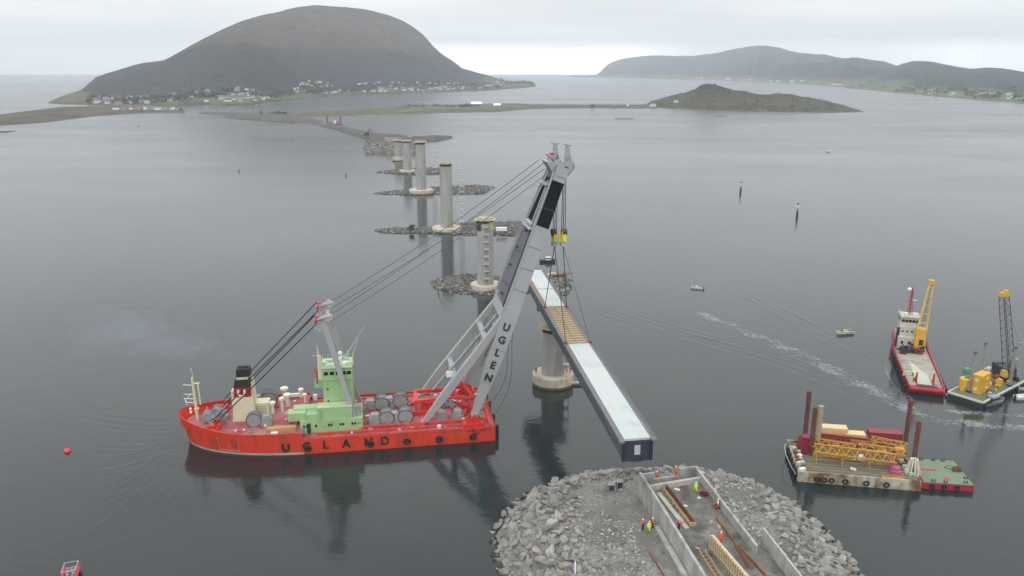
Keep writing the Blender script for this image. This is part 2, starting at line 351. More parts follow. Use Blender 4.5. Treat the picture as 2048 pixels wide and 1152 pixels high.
mountain('headland', [(905, 178, 160), (920, 177, 136), (945, 176, 142), (970, 175, 149), (1000, 174, 158), (1020, 173.5, 165), (1050, 173, 163), (1068, 172.5, 167), (1074, 172.5, 172)], 600, 8, far_m, lambda v: 0 if v < .2 else ((v-.2)/.8)**.9, nu=60, nv=24, amp=5, seed=3, label='low green headland sloping to the sea right of the big mountain')
mountain('far_hill', [(1120, 153.5, 153.2), (1160, 154, 152.5), (1188, 154.5, 152), (1198, 155, 146), (1210, 155, 134), (1220, 155, 126), (1240, 155.5, 119), (1262, 156, 115), (1300, 157, 111), (1340, 158, 112), (1380, 159, 112), (1420, 160, 108), (1450, 161, 101), (1480, 162, 94), (1505, 163, 90), (1530, 164, 91), (1560, 165.5, 96), (1590, 167, 104), (1620, 169, 111), (1660, 172, 114), (1700, 176, 116), (1730, 179, 121), (1760, 182, 128), (1790, 185, 136), (1840, 190, 150)],
    lambda px: 2600, 22, far_m, lambda v: 0 if v < .12 else ((v-.12)/.88)**.85, nu=180, nv=50, amp=26, seed=5, label='long hazy blue mountain across the fjord with a rounded summit', gul=30)
mountain('wooded_hill', [(1690, 176, 172), (1720, 179, 160), (1750, 181.5, 147), (1775, 184, 138), (1795, 186, 130), (1820, 188, 124), (1860, 192, 127), (1890, 195, 131), (1925, 198, 138), (1940, 199, 139), (1960, 200, 137), (1990, 203, 138), (2020, 205, 141), (2048, 207, 145), (2120, 212, 150)],
    lambda px: 2100, 10, right_m, lambda v: 0 if v < .30 else ((v-.30)/.70)**.8, nu=120, nv=60, amp=18, seed=8, label='dark wooded hills above green shoreline farms at the right edge', gul=22)
mountain('island', [(1225, 213, 212.4), (1290, 214.5, 212), (1300, 215, 205), (1320, 216, 199), (1345, 217.5, 190), (1370, 218.5, 184), (1390, 219.3, 178), (1402, 219.7, 171), (1415, 220, 168), (1430, 220.5, 171), (1445, 221, 177), (1465, 222, 184), (1490, 223, 185), (1510, 223.5, 191), (1545, 224, 189), (1575, 224.5, 189), (1600, 225, 194), (1635, 225.5, 198), (1665, 225.5, 206), (1690, 225, 214), (1725, 224, 222.5), (1732, 224, 223.5)],
    lambda px: 260, 2.2, knoll_m, lambda v: 0 if v < .05 else ((v-.05)/.95)**.75, nu=240, nv=70, amp=16, seed=12, label='low heath covered island with a rocky knoll joined by the causeway', gul=6)

def land(name, front, bk, hs, m, nu=90, nv=14, nz=.6, ns=.03, label='', cat='ground', kind='structure', seed=1, pw=.5, z0=0):
    b = MB(); rows = []
    for i in range(nu+1):
        u = i/nu; f = interp(front, u); k = interp(bk, u); F, B = P(f[0], f[1], z0), P(k[0], k[1], z0); h = interp(hs, u)[0]; row = []
        for j in range(nv+1):
            v = j/nv; p = F.lerp(B, v); s = max(0, sin(pi*v))**pw
            z = (h*s+fbm(p.x, p.y, ns, 4, seed)*nz*s)*min(1, u*14, (1-u)*14)-.15 if 0 < j < nv else -.8
            w = fbm(p.x, p.y, ns*1.5, 3, seed+4)*nz*1.5; row.append((p.x+w, p.y+w, z))
        b.v += row; rows.append(row)
    k = nv+1
    for i in range(nu):
        for j in range(nv): b.f.append((i*k+j, (i+1)*k+j, (i+1)*k+j+1, i*k+j+1)); b.m.append(0); b.sm.append(True)
    o = b.build(name, m, recalc=False); tag(o, label, cat, kind=kind); return o, rows
def field(px0, px1, v0, v1, col, lab):
    b = MB(); n_ = 40
    for i in range(n_+1):
        px = px0+(px1-px0)*i/n_
        for j in range(7): w = .004*noise.noise(Vector((i*.4, j, px0))); p = on_surf('mountain', px, v0+(v1-v0)*j/6*(.5+.5*sin(pi*i/n_))+w); b.v.append((p.x, p.y, p.z+1.6))
    for i in range(n_):
        for j in range(6): b.f.append((i*7+j, (i+1)*7+j, (i+1)*7+j+1, i*7+j+1)); b.m.append(0); b.sm.append(True)
    tag(b.build('field', mat('field_%d' % px0, col, .95, .2, .01, spec=.05), recalc=False), lab, 'field', kind='structure')
field(420, 620, .004, .075, (.085, .125, .045), 'bright green meadow along the shore below the village')
field(560, 700, .06, .09, (.12, .12, .06), 'olive pasture right of the bright meadow')
field(720, 800, .02, .06, (.09, .13, .05), 'green patch at the shore in the middle of the village')
field(300, 400, .03, .06, (.10, .12, .055), 'green patch behind the harbour')
# rows are (u, px, py)
land('tidal_flat', [(0, -60, 264), (.2, 0, 252), (.45, 90, 246), (.7, 190, 233), (.85, 280, 227), (1, 375, 227)], [(0, -60, 228), (.2, 0, 229), (.35, 60, 221), (.55, 130, 214), (.8, 230, 211), (1, 375, 222)], [(0, 2), (.5, 5), (.85, 4), (1, 1.5)], brown_m, 120, 18, 2, .01, 'brown heath and mud flat along the left shore')
land('skerry', [(0, -30, 266), (.6, 10, 266), (1, 34, 262.5)], [(0, -30, 262), (.6, 10, 262), (1, 34, 261)], [(0, 1), (.6, 1), (1, .2)], brown_m, 30, 8, .4, .05, 'flat dark skerry at the left edge of the water')
land('harbour_quay', [(0, 225, 224), (.4, 300, 224), (1, 372, 224)], [(0, 225, 218), (.4, 300, 217), (1, 365, 219)], [(0, 3), (1, 2.5)], brown_m, 50, 8, .6, .02, 'small harbour quay ground below the village')
land('breakwater', [(0, 405, 211.5), (.5, 440, 214), (1, 457, 216.5)], [(0, 405, 209.5), (.5, 440, 210), (1, 457, 212.5)], [(0, 2), (.8, 4), (1, .5)], fill_m, 40, 8, 1, .05, 'short dark stone breakwater off the green shore')
land('causeway', [(0, 392, 227.5), (.1, 415, 229), (.3, 455, 233), (.55, 520, 240), (.75, 570, 244), (.9, 610, 248), (1, 640, 251)], [(0, 392, 226.5), (.1, 415, 224), (.3, 460, 225), (.55, 520, 228), (.75, 570, 231), (.9, 610, 237), (1, 648, 241)], [(0, .6), (.15, 2.5), (.6, 4), (1, 3.5)], fill_m, 120, 14, .9, .03, 'grey rock filled causeway leading from the far shore')
land('mud_bank', [(0, 445, 236), (.5, 510, 243), (1, 600, 249)], [(0, 445, 234.5), (.5, 510, 237), (1, 600, 243)], [(0, .5), (.5, 1), (1, .6)], brown_m, 50, 8, .4, .03, 'dark mud bank along the foot of the causeway')
land('spit', [(0, 520, 233), (.12, 600, 238), (.25, 690, 232), (.4, 790, 230), (.6, 910, 226), (.75, 1000, 224), (.88, 1060, 218), (1, 1110, 217)], [(0, 520, 228), (.12, 600, 226), (.25, 700, 219), (.4, 790, 214), (.6, 900, 210), (.75, 990, 208), (.88, 1040, 208), (1, 1110, 211)], [(0, 1.5), (.2, 3), (.5, 5), (.8, 5), (1, 3)], spit_m, 150, 20, 2.2, .012, 'long low grassy spit crossing the sound')
land('island_causeway', [(0, 1060, 217.5), (.5, 1180, 216.5), (1, 1312, 217.5)], [(0, 1060, 209.5), (.5, 1180, 210), (1, 1312, 209.5)], [(0, 4), (.5, 3), (1, 4)], fill_m, 110, 12, 1.2, .02, 'gravel causeway between the spit and the island')
land('causeway_arm', [(0, 632, 252), (.3, 668, 259), (.6, 705, 272), (.85, 735, 280), (1, 770, 288)], [(0, 648, 248), (.3, 690, 255), (.6, 715, 262), (.85, 745, 268), (1, 790, 272)], [(0, 2.5), (.5, 4), (1, 5)], fill_m, 90, 12, .9, .06, 'curving grey rock causeway running to the far bridge abutment')
land('rock_fill', [(0, 726, 300), (.15, 733, 306), (.4, 765, 309), (.7, 800, 308), (1, 834, 303)], [(0, 738, 282), (.15, 745, 275), (.4, 770, 270), (.7, 795, 271), (1, 838, 284)], [(0, 3), (.3, 9), (.8, 9), (1, 4)], fill_m, 90, 22, 1.2, .09, 'rock filled mound carrying the far bridge abutment', pw=.8)
land('rock_spur', [(0, 818, 285), (.5, 870, 283.5), (.85, 900, 277.5), (1, 906, 275)], [(0, 818, 276), (.5, 870, 273), (.85, 900, 272.5), (1, 907, 273.5)], [(0, 4), (.5, 4), (1, 1)], fill_m, 60, 10, .8, .08, 'dark rock spur reaching right behind the piers')
berm = mat('berm_rock', (.10, .096, .086), .95, .45, .5, bump=.6, spec=.1)
BERMS = []
def bermf(*a, **k): o, r = land(*a, **k); BERMS.append(r); return o
bermf('rock_berm', [(0, 864, 569), (.12, 875, 579), (.3, 915, 587), (.55, 980, 591), (.8, 1040, 590), (1, 1062, 584)], [(0, 864, 564), (.12, 878, 554), (.3, 920, 549), (.55, 970, 549), (.8, 1030, 560), (1, 1062, 572)], [(0, .4), (.3, 1.4), (.7, 1.5), (1, .5)], berm, nz=.7, ns=.25, label='dark rock berm around the foot of the second nearest pier', nu=80)
bermf('rock_berm', [(0, 1098, 582), (.4, 1116, 590), (.7, 1130, 591), (1, 1141, 580)], [(0, 1088, 553), (.4, 1100, 546), (.7, 1128, 546), (1, 1140, 560)], [(0, 1), (.5, 2), (1, .6)], berm, nz=.7, ns=.25, label='small rock heap right of the lifted bridge span', nu=50)
bermf('rock_berm', [(0, 750, 462), (.2, 790, 467), (.35, 840, 466), (.6, 930, 470), (.85, 1030, 472), (1, 1062, 468)], [(0, 750, 460.5), (.2, 790, 456), (.35, 850, 456), (.6, 930, 446), (.85, 1030, 443), (1, 1068, 446)], [(0, .4), (.4, 1.4), (1, 2)], berm, nz=.7, ns=.2, label='flat rock berm around the pier behind the crane stays', nu=110)
bermf('rock_berm', [(0, 748, 387.5), (.3, 810, 390), (.5, 870, 389), (.8, 950, 388), (.93, 972, 386), (1, 988, 375)], [(0, 748, 386), (.3, 810, 380), (.5, 870, 375), (.8, 945, 371), (.93, 970, 372), (1, 988, 373.5)], [(0, .4), (.4, 1.8), (.85, 2.2), (1, .4)], berm, nz=.7, ns=.15, label='flat rock berm around the tall middle pier', nu=90)
bermf('rock_berm', [(0, 755, 345), (.3, 790, 348), (.6, 840, 349), (1, 895, 347)], [(0, 755, 344), (.3, 790, 339), (.6, 840, 337), (1, 895, 337)], [(0, .4), (.4, 2), (.8, 2.2), (1, 1)], berm, nz=.7, ns=.12, label='flat rock berm around the third farthest pier', nu=70)

# ------------------------------------------------------------------ rocks
def rock_mesh(name, m, seed, el=(1, .8, .6), n=16):
    rd = random.Random(seed); b = bmesh.new()
    for _ in range(n):
        v = Vector((rd.gauss(0, 1), rd.gauss(0, 1), rd.gauss(0, 1))).normalized(); s = rd.uniform(.85, 1.05)
        b.verts.new((v.x*el[0]*s, v.y*el[1]*s, v.z*el[2]*s))
    bmesh.ops.convex_hull(b, input=b.verts); bmesh.ops.delete(b, geom=[v for v in b.verts if not v.link_faces], context='VERTS')
    bmesh.ops.bevel(b, geom=list(b.edges), offset=.06, segments=1, affect='EDGES', profile=.6, clamp_overlap=True)
    me = bpy.data.meshes.new(name); b.to_mesh(me); b.free(); me.materials.append(m); return me
rock_cols = [(.25, .24, .22), (.205, .20, .185), (.29, .28, .26), (.165, .158, .142), (.28, .24, .185), (.225, .19, .15), (.24, .238, .225), (.36, .35, .325)]
rock_mats = [mat('boulder_stone_%s' % 'abcdefgh'[i], c, .9, .3, 1.2, bump=.5, dirt=tuple(x*.7 for x in c), dscale=.8, damt=.55) for i, c in enumerate(rock_cols)]
RM = [rock_mesh('boulder', rock_mats[i % 8], 40+i, el=(1, random.uniform(.6, .95), random.uniform(.45, .75))) for i in range(24)]
def scatter_rocks(name, pts, sizes, mats, parent=None, label='', cat='rocks', seed=0, low=True):
    rd = random.Random(seed); b = MB(); base = []
    for k in range(10):
        bb = bmesh.new()
        for _ in range(9):
            v = Vector((rd.gauss(0, 1), rd.gauss(0, 1), rd.gauss(0, 1))).normalized(); bb.verts.new((v.x, v.y*.8, v.z*.65))
        bmesh.ops.convex_hull(bb, input=bb.verts); bb.verts.index_update(); base.append(([v.co.copy() for v in bb.verts], [[v.index for v in f.verts] for f in bb.faces])); bb.free()
    for p, s in zip(pts, sizes):
        vs, fs = rd.choice(base); R = Matrix.Rotation(rd.uniform(0, 6.28), 3, 'Z') @ Matrix.Rotation(rd.uniform(-.5, .5), 3, 'X')
        b.add([R @ (v*s)+Vector(p) for v in vs], fs, rd.randrange(len(mats)))
    return tag(b.build(name, mats, recalc=False), label, cat, kind='stuff')
berm_ms = [mat('berm_stone', (.15, .14, .125), .9, .3, 1), mat('berm_stone_dark', (.07, .066, .06), .9, .3, 1), mat('berm_stone_pale', (.26, .25, .235), .9, .2, 1)]
pts = []; szs = []
for bi, r in enumerate(BERMS):
    nu_, nv_ = len(r)-1, len(r[0])-1
    for _ in range((1000, 420, 1300, 700, 400)[bi]):
        i, j = random.randrange(nu_), random.randrange(1, nv_-1) if random.random() < .4 else random.choice((0, 1, nv_-2, 1))
        t, q = random.random(), random.random(); a, c = Vector(r[i][j]).lerp(Vector(r[i+1][j]), t), Vector(r[i][j+1]).lerp(Vector(r[i+1][j+1]), t)
        p = a.lerp(c, q); p.z = max(.05, p.z); pts.append(p); szs.append(random.uniform(.35, 1.0)*(1, 1, 1.1, 1.3, 1.6)[bi])
scatter_rocks('berm_rocks', pts, szs, berm_ms, label='loose dark rocks strewn over the berms around the piers')
# rubble on the far abutment mound
pts = []; szs = []
for _ in range(900):
    px = random.uniform(730, 834); py = random.uniform(286, 307); p = P(px, py, max(.2, (306-py)*.42)); pts.append(p); szs.append(random.uniform(.8, 2))
scatter_rocks('rock_slope', pts, szs, [berm_ms[0], berm_ms[2]], label='pale boulders covering the slope below the far abutment')

# ------------------------------------------------------------------ woodland and shoreline trees (clumps)
def clumps(name, pts, m, label, r=(4, 8), n=12, cat='woodland'):
    b = MB()
    for p in pts:
        R = random.uniform(*r); hh = R*random.uniform(1.0, 1.9)
        for _ in range(n):
            d = Vector((random.gauss(0, .5), random.gauss(0, .5), random.uniform(0, 1))); c = Vector((p[0]+d.x*R*(1.1-d.z*.6), p[1]+d.y*R*(1.1-d.z*.6), p[2]+d.z*hh)); s = R*random.uniform(.25, .5)
            o = [c+Vector((random.gauss(0, 1), random.gauss(0, 1), random.gauss(0, .8))).normalized()*s for _ in range(4)]
            b.add(o, [(0, 1, 2), (0, 2, 3), (0, 3, 1), (1, 3, 2)], random.randrange(2))
    return tag(b.build(name, m, recalc=False), label, cat, kind='stuff')
leaf = [mat('dark_leaf', (.022, .034, .02), .9, .3, .1), mat('green_leaf', (.045, .065, .028), .9, .3, .1)]
leafy = [mat('bush_leaf', (.045, .055, .03), .9, .3, .1), mat('bush_leaf_dark', (.03, .036, .024), .9, .3, .1)]
pts = []
for _ in range(5200):
    px = random.uniform(175, 1000); v = random.uniform(.03, .19)
    if noise.noise(Vector((px*.02, v*9, 0))) > .0: pts.append(on_surf('mountain', px, v))
clumps('woodland', pts, leaf, 'dark trees between the village houses at the mountain foot', (4, 9), 6)
pts = [on_surf('headland', random.uniform(1000, 1068), random.uniform(.2, 1)) for _ in range(220)]
clumps('woodland', pts, leaf, 'dark trees on the tip of the low headland', (4, 9), 7)
pts = []
for _ in range(900):
    px = random.uniform(1700, 2048); v = random.uniform(.02, .32)
    if noise.noise(Vector((px*.03, v*12, 5))) > 0: pts.append(on_surf('wooded_hill', px, v))
clumps('woodland', pts, leaf, 'trees among farms at the foot of the right hills', (5, 10), 7)
pts = []
for _ in range(420):
    px = random.uniform(1310, 1700); v = random.uniform(.1, 1.05)
    if noise.noise(Vector((px*.03, v*3, 9))) > .05 or v > .9 and random.random() < .5: pts.append(on_surf('island', px, v))
clumps('heath_scrub', pts, leafy, 'low scrub and bushes scattered on the island heath', (1.5, 3.6), 9, 'scrub')
pts = [P(random.choice((random.uniform(795, 935), random.uniform(805, 930))), random.uniform(211.5, 214.5), 4) for _ in range(70)]+[P(random.uniform(920, 945), random.uniform(211, 214), 4.5) for _ in range(40)]+[P(random.uniform(540, 575), random.uniform(226.5, 229), 3) for _ in range(26)]
clumps('spit_scrub', pts, leafy, 'row of dark bushes along the back of the grassy spit', (1.8, 3.6), 12, 'scrub')

# ------------------------------------------------------------------ houses
roof_m = [mat('roof_grey', (.16, .16, .165), .8, .1), mat('roof_brown', (.12, .085, .07), .8, .1), mat('roof_dark', (.08, .08, .085), .8, .1)]
wall_m = {'white': mat('wall_white', (.70, .70, .68), .7, .04), 'grey': mat('wall_grey', (.32, .33, .34), .7, .05), 'red': mat('wall_red', (.25, .07, .05), .7, .05), 'ochre': mat('wall_ochre', (.42, .30, .14), .7, .05)}
def house_mesh(wm_, rm, L=11, B=8, h=4.5, r=3):
    b = MB(); b.box((0, 0, 0), (L, B, h), z0=True)
    x, y = L/2+.3, B/2+.35
    b.add([(-x, -y, h-.2), (x, -y, h-.2), (x, 0, h+r), (-x, 0, h+r), (-x, y, h-.2), (x, y, h-.2)], [(0, 1, 2, 3), (3, 2, 5, 4), (0, 3, 4), (1, 5, 2), (0, 4, 5, 1)], 1)
    for k in (-.28, 0, .28): b.box((L*k, -B/2-.03, h*.55), (1.3, .1, 1.3), m=2)
    b.box((L*.2, B*.15, h+r*.5), (.7, .7, r*1.3), m=1)
    return b.mesh('house', [wm_, rm, glass])
HM = {c: [house_mesh(wall_m[c], roof_m[k], *d) for k, d in enumerate([(12, 8, 5.5, 2.6), (16, 9, 5, 3.2), (9, 7, 5.5, 3)])] for c in wall_m}
def houses(surf, n, x0, x1, v0, v1, lab, grp, sc, seed):
    rd = random.Random(seed); placed = []; k = 0; tries = 0
    while k < n and tries < 9000:
        tries += 1; px, v = rd.uniform(x0, x1), rd.uniform(v0, v1)
        if noise.noise(Vector((px*.017, v*6, seed))) < -.12: continue
        p = on_surf(surf, px, v)
        if any((p-q).length < 22*sc for q in placed): continue
        placed.append(p); c = rd.choice(['white']*9+['grey']*2+['red', 'ochre']); o = bpy.data.objects.new('house', rd.choice(HM[c][:1]+HM[c][2:]*1+HM[c][:1]) if rd.random() < .85 else HM[c][1]); COL.objects.link(o)
        o.location = p-Vector((0, 0, .4)); o.rotation_euler = (0, 0, rd.uniform(-.5, .5)+atan2(-p.x, p.y)); s = sc*rd.uniform(.85, 1.2); o.scale = (s, s, s)
        w_ = ''
        if surf == 'mountain': w_ = ('left end of' if px < 380 else 'left middle of' if px < 560 else 'right middle of' if px < 780 else 'right end of'); tag(o, '%s house %s, %s the village under the big mountain' % (c, 'near the shore' if v < .085 else 'close to the woods', w_), 'house', grp)
        elif surf == 'wooded_hill': tag(o, 'small %s house %s, %s' % (c, lab, 'right by the frame edge' if px > 1950 else 'left of the others'), 'house', grp)
        else: tag(o, 'small %s painted house %s' % (c, lab), 'house', grp)
        k += 1
houses('mountain', 270, 190, 1000, .025, .19, 'in the village at the foot of the big left mountain', 'village houses below the big mountain', .95, 1)
houses('headland', 16, 925, 1010, .03, .45, 'on the low headland beside the big mountain', 'houses on the headland', 1.2, 2)
houses('wooded_hill', 34, 1800, 2046, .04, .26, 'on the farmland below the right hills', 'farm houses below the right hills', 1.0, 3)
houses('far_hill', 22, 1380, 1680, .02, .06, 'along the distant shore below the hazy mountain', 'houses on the distant shore', 1.9, 4)
for px, py, L_ in ((1306, 213, 9), (1352, 205, 10)):
    o = bpy.data.objects.new('house', HM['white'][0 if L_ == 9 else 2]); COL.objects.link(o); o.location = P(px, py, 3 if L_ == 9 else 12); o.rotation_euler = (0, 0, .3)
    tag(o, 'white house at the island end of the gravel causeway' if L_ == 9 else 'lone white house on the left slope of the island', 'house')
# sheds on the spit
def shed(px, py, L, B, h, r, wallc, roofc, lab, rz):
    e = empty('warehouse', P(px, py, 3.5), rz, lab, 'warehouse'); b = MB(); b.box((0, 0, 0), (L, B, h), z0=True); b.box((L*.2, -B/2-.1, 0), (5, .2, h*.7), z0=True, m=1); b.build('wall', [wallc, dark], e)
    c = MB(); x, y = L/2+.4, B/2+.5; c.add([(-x, -y, h), (x, -y, h), (x, 0, h+r), (-x, 0, h+r), (-x, y, h), (x, y, h)], [(0, 1, 2, 3), (3, 2, 5, 4), (0, 3, 4), (1, 5, 2), (0, 4, 5, 1)]); c.build('roof', roofc, e)
blue = mat('blue_cladding', (.05, .12, .42), .5, .06); sheet = mat('white_sheeting', (.74, .75, .76), .5, .04)
shed(953, 212.5, 25, 22, 5.5, 5.5, blue, sheet, 'blue warehouse with white roof on the spit', .05)
shed(994, 212.5, 17, 14, 2.4, 4.5, blue, sheet, 'low white tent hall with blue walls right of the blue warehouse', .1)

# ------------------------------------------------------------------ piers
pier_c = mat('pier_concrete', (.34, .335, .315), .85, .13, .35, dirt=(.21, .205, .19), dscale=.22, damt=.56, stretch=(1, 1, .22), bump=.05)
cap_c = mat('cap_concrete', (.50, .47, .40), .85, .12, .5, dirt=(.40, .27, .11), dscale=.35, damt=.56, stretch=(1, 1, .6))
algae = mat('algae_band', (.10, .105, .04), .9, .3, .8)
ply = mat('yellow_formwork', (.46, .40, .22), .7, .2, 1.5)
galv = mat('galvanised', (.42, .42, .42), .5, .1)
def pier(X, Y, H, R, capR, capH, lab, tower=None, top='form', stair=False):
    e = empty('bridge_pier', (X, Y, 0), atan2(Y, X)-pi/2, lab, 'bridge pier', 'concrete bridge piers standing in the sound')
    b = MB(); b.lathe([(capR*.98, -3), (capR, .9), (capR, capH-.15), (capR-.15, capH)], n=36)
    b.build('pile_cap', cap_c, e); a = MB(); a.lathe([(capR+.03, -1), (capR+.04, .7)], n=36); a.build('algae_band', algae, e)
    s = MB(); prof = []; n = 8
    for i in range(n+1): z = capH-.05+(H-1.4-capH)*i/n; prof += [(R*(1.02-.05*i/n), z)]
    pr = []
    for (r1, z1), (r2, z2) in zip(prof, prof[1:]): pr += [(r1, z1), (r2, z2-.12), (r2-.02, z2-.1), (r2-.02, z2)]
    s.lathe(prof+[(R*.9, H-1.4), (R*.9, H-1.3)], n=32); s.build('shaft', pier_c, e)
    t = MB(); t.lathe([(R*.95, H-2.4), (R*1.0, H-1.2), (R*1.0, H-.6)], n=24, m=1)
    t.lathe([(R*1.22, H-.6), (R*1.34, H-.45), (R*1.34, H-.3), (R*1.1, H-.3)], n=16); t.lathe([(R*.95, H-.28), (R*.95, H+.3), (R*.8, H+.35)], n=24, m=2)
    for k in range(16): aa = 2*pi*k/16; t.tube((R*1.3*cos(aa), R*1.3*sin(aa), H-.3), (R*1.3*cos(aa), R*1.3*sin(aa), H+.8), .05, n=3)
    t.torus((0, 0, H+.8), R*1.3, .05, 'z', 16, 4)
    for k in range(9): t.box((random.uniform(-R, R)*.8, random.uniform(-R, R)*.8, H-.3), (random.uniform(.4, 1.6), random.uniform(.3, .8), random.uniform(.3, 1.2)), random.random()*3, z0=True)
    t.build('work_platform', [ply, dark, pier_c], e)
    if stair:
        for a0, a1, m_ in ((-2.9, -2.05, dark), (-1.05, -.2, ply)):
            q = MB(); vs = []
            for i in range(7):
                t_ = a0+(a1-a0)*i/6
                for r_, z_ in ((R*1.03, H-4.6), (R*1.03, H-1.2), (R*1.06, H-1.2), (R*1.06, H-4.6)): vs.append((r_*cos(t_), r_*sin(t_), z_))
            q.add(vs, [(i*4+j, (i+1)*4+j, (i+1)*4+(j+1) % 4, i*4+(j+1) % 4) for i in range(6) for j in range(4)]+[(0, 1, 2, 3), (27, 26, 25, 24)]); q.build('formwork_band', m_, e)
    if tower:
        tx, ty, w_ = tower; q = MB(); n_ = max(4, int((H-capH)/3)); q.lattice((tx, ty, max(.8, capH*.5)), (tx, ty, H-.4), w_, n_, .07, d=4, side=(1, 0, 0))
        for k in range(1, n_): q.box((tx, ty, capH+(H-capH)*k/n_), (w_, w_, .08))
        for k in range(1, 6): z = capH+(H-capH)*k/6; q.tube((tx, ty, z), (0, ty*.3, z), .05, n=3)
        q.build('stair_tower', galv, e)
    return e
pier(*P(1106, 745, 3.2).xy, 17.6, 3.3, 5.9, 3.2, 'nearest concrete pier on a round base beside the lifted span', (3.6, -2.4, 2.0))
pier(*P(971, 569, 2).xy, 29.6, 3.4, 6.1, 2.6, 'second nearest pier with yellow formwork bands and scaffold stairs', (.4, -4.1, 2.2), stair=True)
pier(*P(894, 455, 1.8).xy, 38, 3.4, 8.4, 2.2, 'tall pier behind the crane stays with scaffold on its right', (8.3, 0, 2.6))
pier(*P(843, 381, 2).xy, 37.3, 3.6, 9, 2.9, 'tall middle pier on a yellowish round base among the far rocks', (9.5, 0, 2.6))
pier(*P(815, 341, 2).xy, 28, 3.6, 7.2, 2.4, 'second farthest pier standing on a narrow rock berm')
pier(*P(797, 317, 2).xy, 20, 3.7, 6.2, 3.4, 'farthest and shortest pier on a yellow rimmed base')
# far abutment
e = empty('bridge_abutment', P(785, 283, 9), .1, 'pale concrete abutment on the far rock filled mound', 'abutment'); b = MB()
b.box((0, 0, 0), (16, 1.2, 4.5), z0=True); b.box((-8, 6, 0), (1.2, 12, 4), z0=True); b.box((8, 6, 0), (1.2, 12, 4), z0=True); b.build('abutment_wall', pier_c, e)
b = MB(); b.box((0, 3, .2), (14.5, 5, 2.5), z0=True); b.build('bearing_shelf', conc, e)
# ================================================================== crane ship
hullr = mat('hull_red', (.62, .05, .022), .7, .1, .15, spec=.25, dirt=(.36, .05, .03), dscale=.42, damt=.56, stretch=(1, 1, .3), det=8)
deckr = mat('deck_red', (.30, .062, .068), .75, .25, .35, dirt=(.38, .16, .17), dscale=.16, damt=.52)
brightr = mat('bright_red', (.62, .03, .018), .5, .15, .8, dirt=(.28, .03, .03), dscale=.6, damt=.62)
boot = mat('boot_stripe', (.42, .38, .33), .6, .2, .4)
green = mat('pale_green', (.31, .47, .235), .55, .06, .5, dirt=(.24, .37, .19), dscale=.3, damt=.58)
greenr = mat('pale_green_roof', (.42, .54, .33), .6, .12, .8)
cream = mat('cream_paint', (.62, .57, .40), .55, .07, .5, dirt=(.45, .38, .24), dscale=.5, damt=.66)
mgrey = mat('machine_grey', (.26, .27, .28), .5, .15, .8, dirt=(.14, .14, .15), dscale=.7, damt=.6)
cgrey = mat('crane_grey', (.315, .32, .325), .5, .06, .3, dirt=(.28, .28, .29), dscale=.2, damt=.62, stretch=(1, 1, .5))
cgreyd = mat('crane_dark_grey', (.11, .115, .125), .7, .12, .3)
cblack = mat('crane_black', (.010, .011, .013), .9, .2, .4, spec=.06)
cardb = mat('tan_cover', (.42, .24, .12), .8, .1)

S0 = Frame((-5.852, 190.147), (-.98773, -.15616))      # stern centre on the waterline, x runs to the bow, +y is the near side
ship = empty('crane_ship', (S0.O[0], S0.O[1], 0), S0.rz, 'red heavy lift crane ship with green bridge tower and huge grey sheerleg crane', 'ship')
HB, LOA, LWL = 12.4, 75.6, 73.6
def hb(s, deck):
    L = LOA if deck else LWL; s1 = 48 if deck else 42
    if s < s1: return HB-(.5 if s < 1 else 0)
    t = (s-s1)/(L-s1); return HB*max(0, 1-t**2.35)**.62
def sheer(s):
    if s < 45.4: return 3.9
    if s < 46: return 3.9+(s-45.4)/.6*1.6
    return 5.5+max(0, (s-58)/17)**1.6*2.0
st = [0, 1.2, 8, 16, 24, 32, 40, 45.4, 46, 50, 54, 58, 61, 64, 66.5, 68.5, 70.3, 71.8, 72.8, 73.3, 73.6]
def hull_side(z0f, z1f, mrange=None):
    pass
b = MB(); rows = []
for i, s in enumerate(st):
    sd_ = s*LOA/LWL if s > 46 else s; y0, y1 = hb(s, False), hb(sd_, True); zt = sheer(sd_)
    rows.append([(s, y0*.97, -1.2), (s, y0, .0), (s+(sd_-s)*.1, y0+(y1-y0)*.1, .55), (s+(sd_-s)*.45, y0+(y1-y0)*.45, zt*.5), (sd_, y1, zt), (sd_-.05, max(0, y1-.18), zt)])
vs = []; k = len(rows[0])
for sg in (1, -1):
    for r in rows: vs += [(x, y*sg, z) for x, y, z in r]
nr = len(rows); fs = []; ms = []
for h in (0, 1):
    o = h*nr*k
    for i in range(nr-1):
        for j in range(k-1):
            fs.append((o+i*k+j, o+(i+1)*k+j, o+(i+1)*k+j+1, o+i*k+j+1) if h == 0 else (o+i*k+j, o+i*k+j+1, o+(i+1)*k+j+1, o+(i+1)*k+j)); ms.append(1 if j == 1 and rows[i][0][0] > 44 else (2 if j == 0 else 0))
fs.append(tuple(range(k))+tuple(nr*k+j for j in reversed(range(k)))); ms.append(0)
o = len(b.v); b.v += vs; b.f += fs; b.m += ms; b.sm += [True]*(len(fs)-1)+[False]
hull = b.build('hull', [hullr, boot, black], ship)
def deck_poly(a, c, z):
    p = [a+(c-a)*i/30 for i in range(31)]; w_ = lambda s: min(hb(s, True), (hb(min(s, LWL), False)+(hb(s, True)-hb(min(s, LWL), False))*min(1, z/sheer(s))) if s > 44 else 99)-.2
    return [(s, w_(s)) for s in p]+[(s, -w_(s)) for s in reversed(p)]
b = MB(); b.prism(deck_poly(.1, 46, 0), 2.8, 3.5, mt=0)
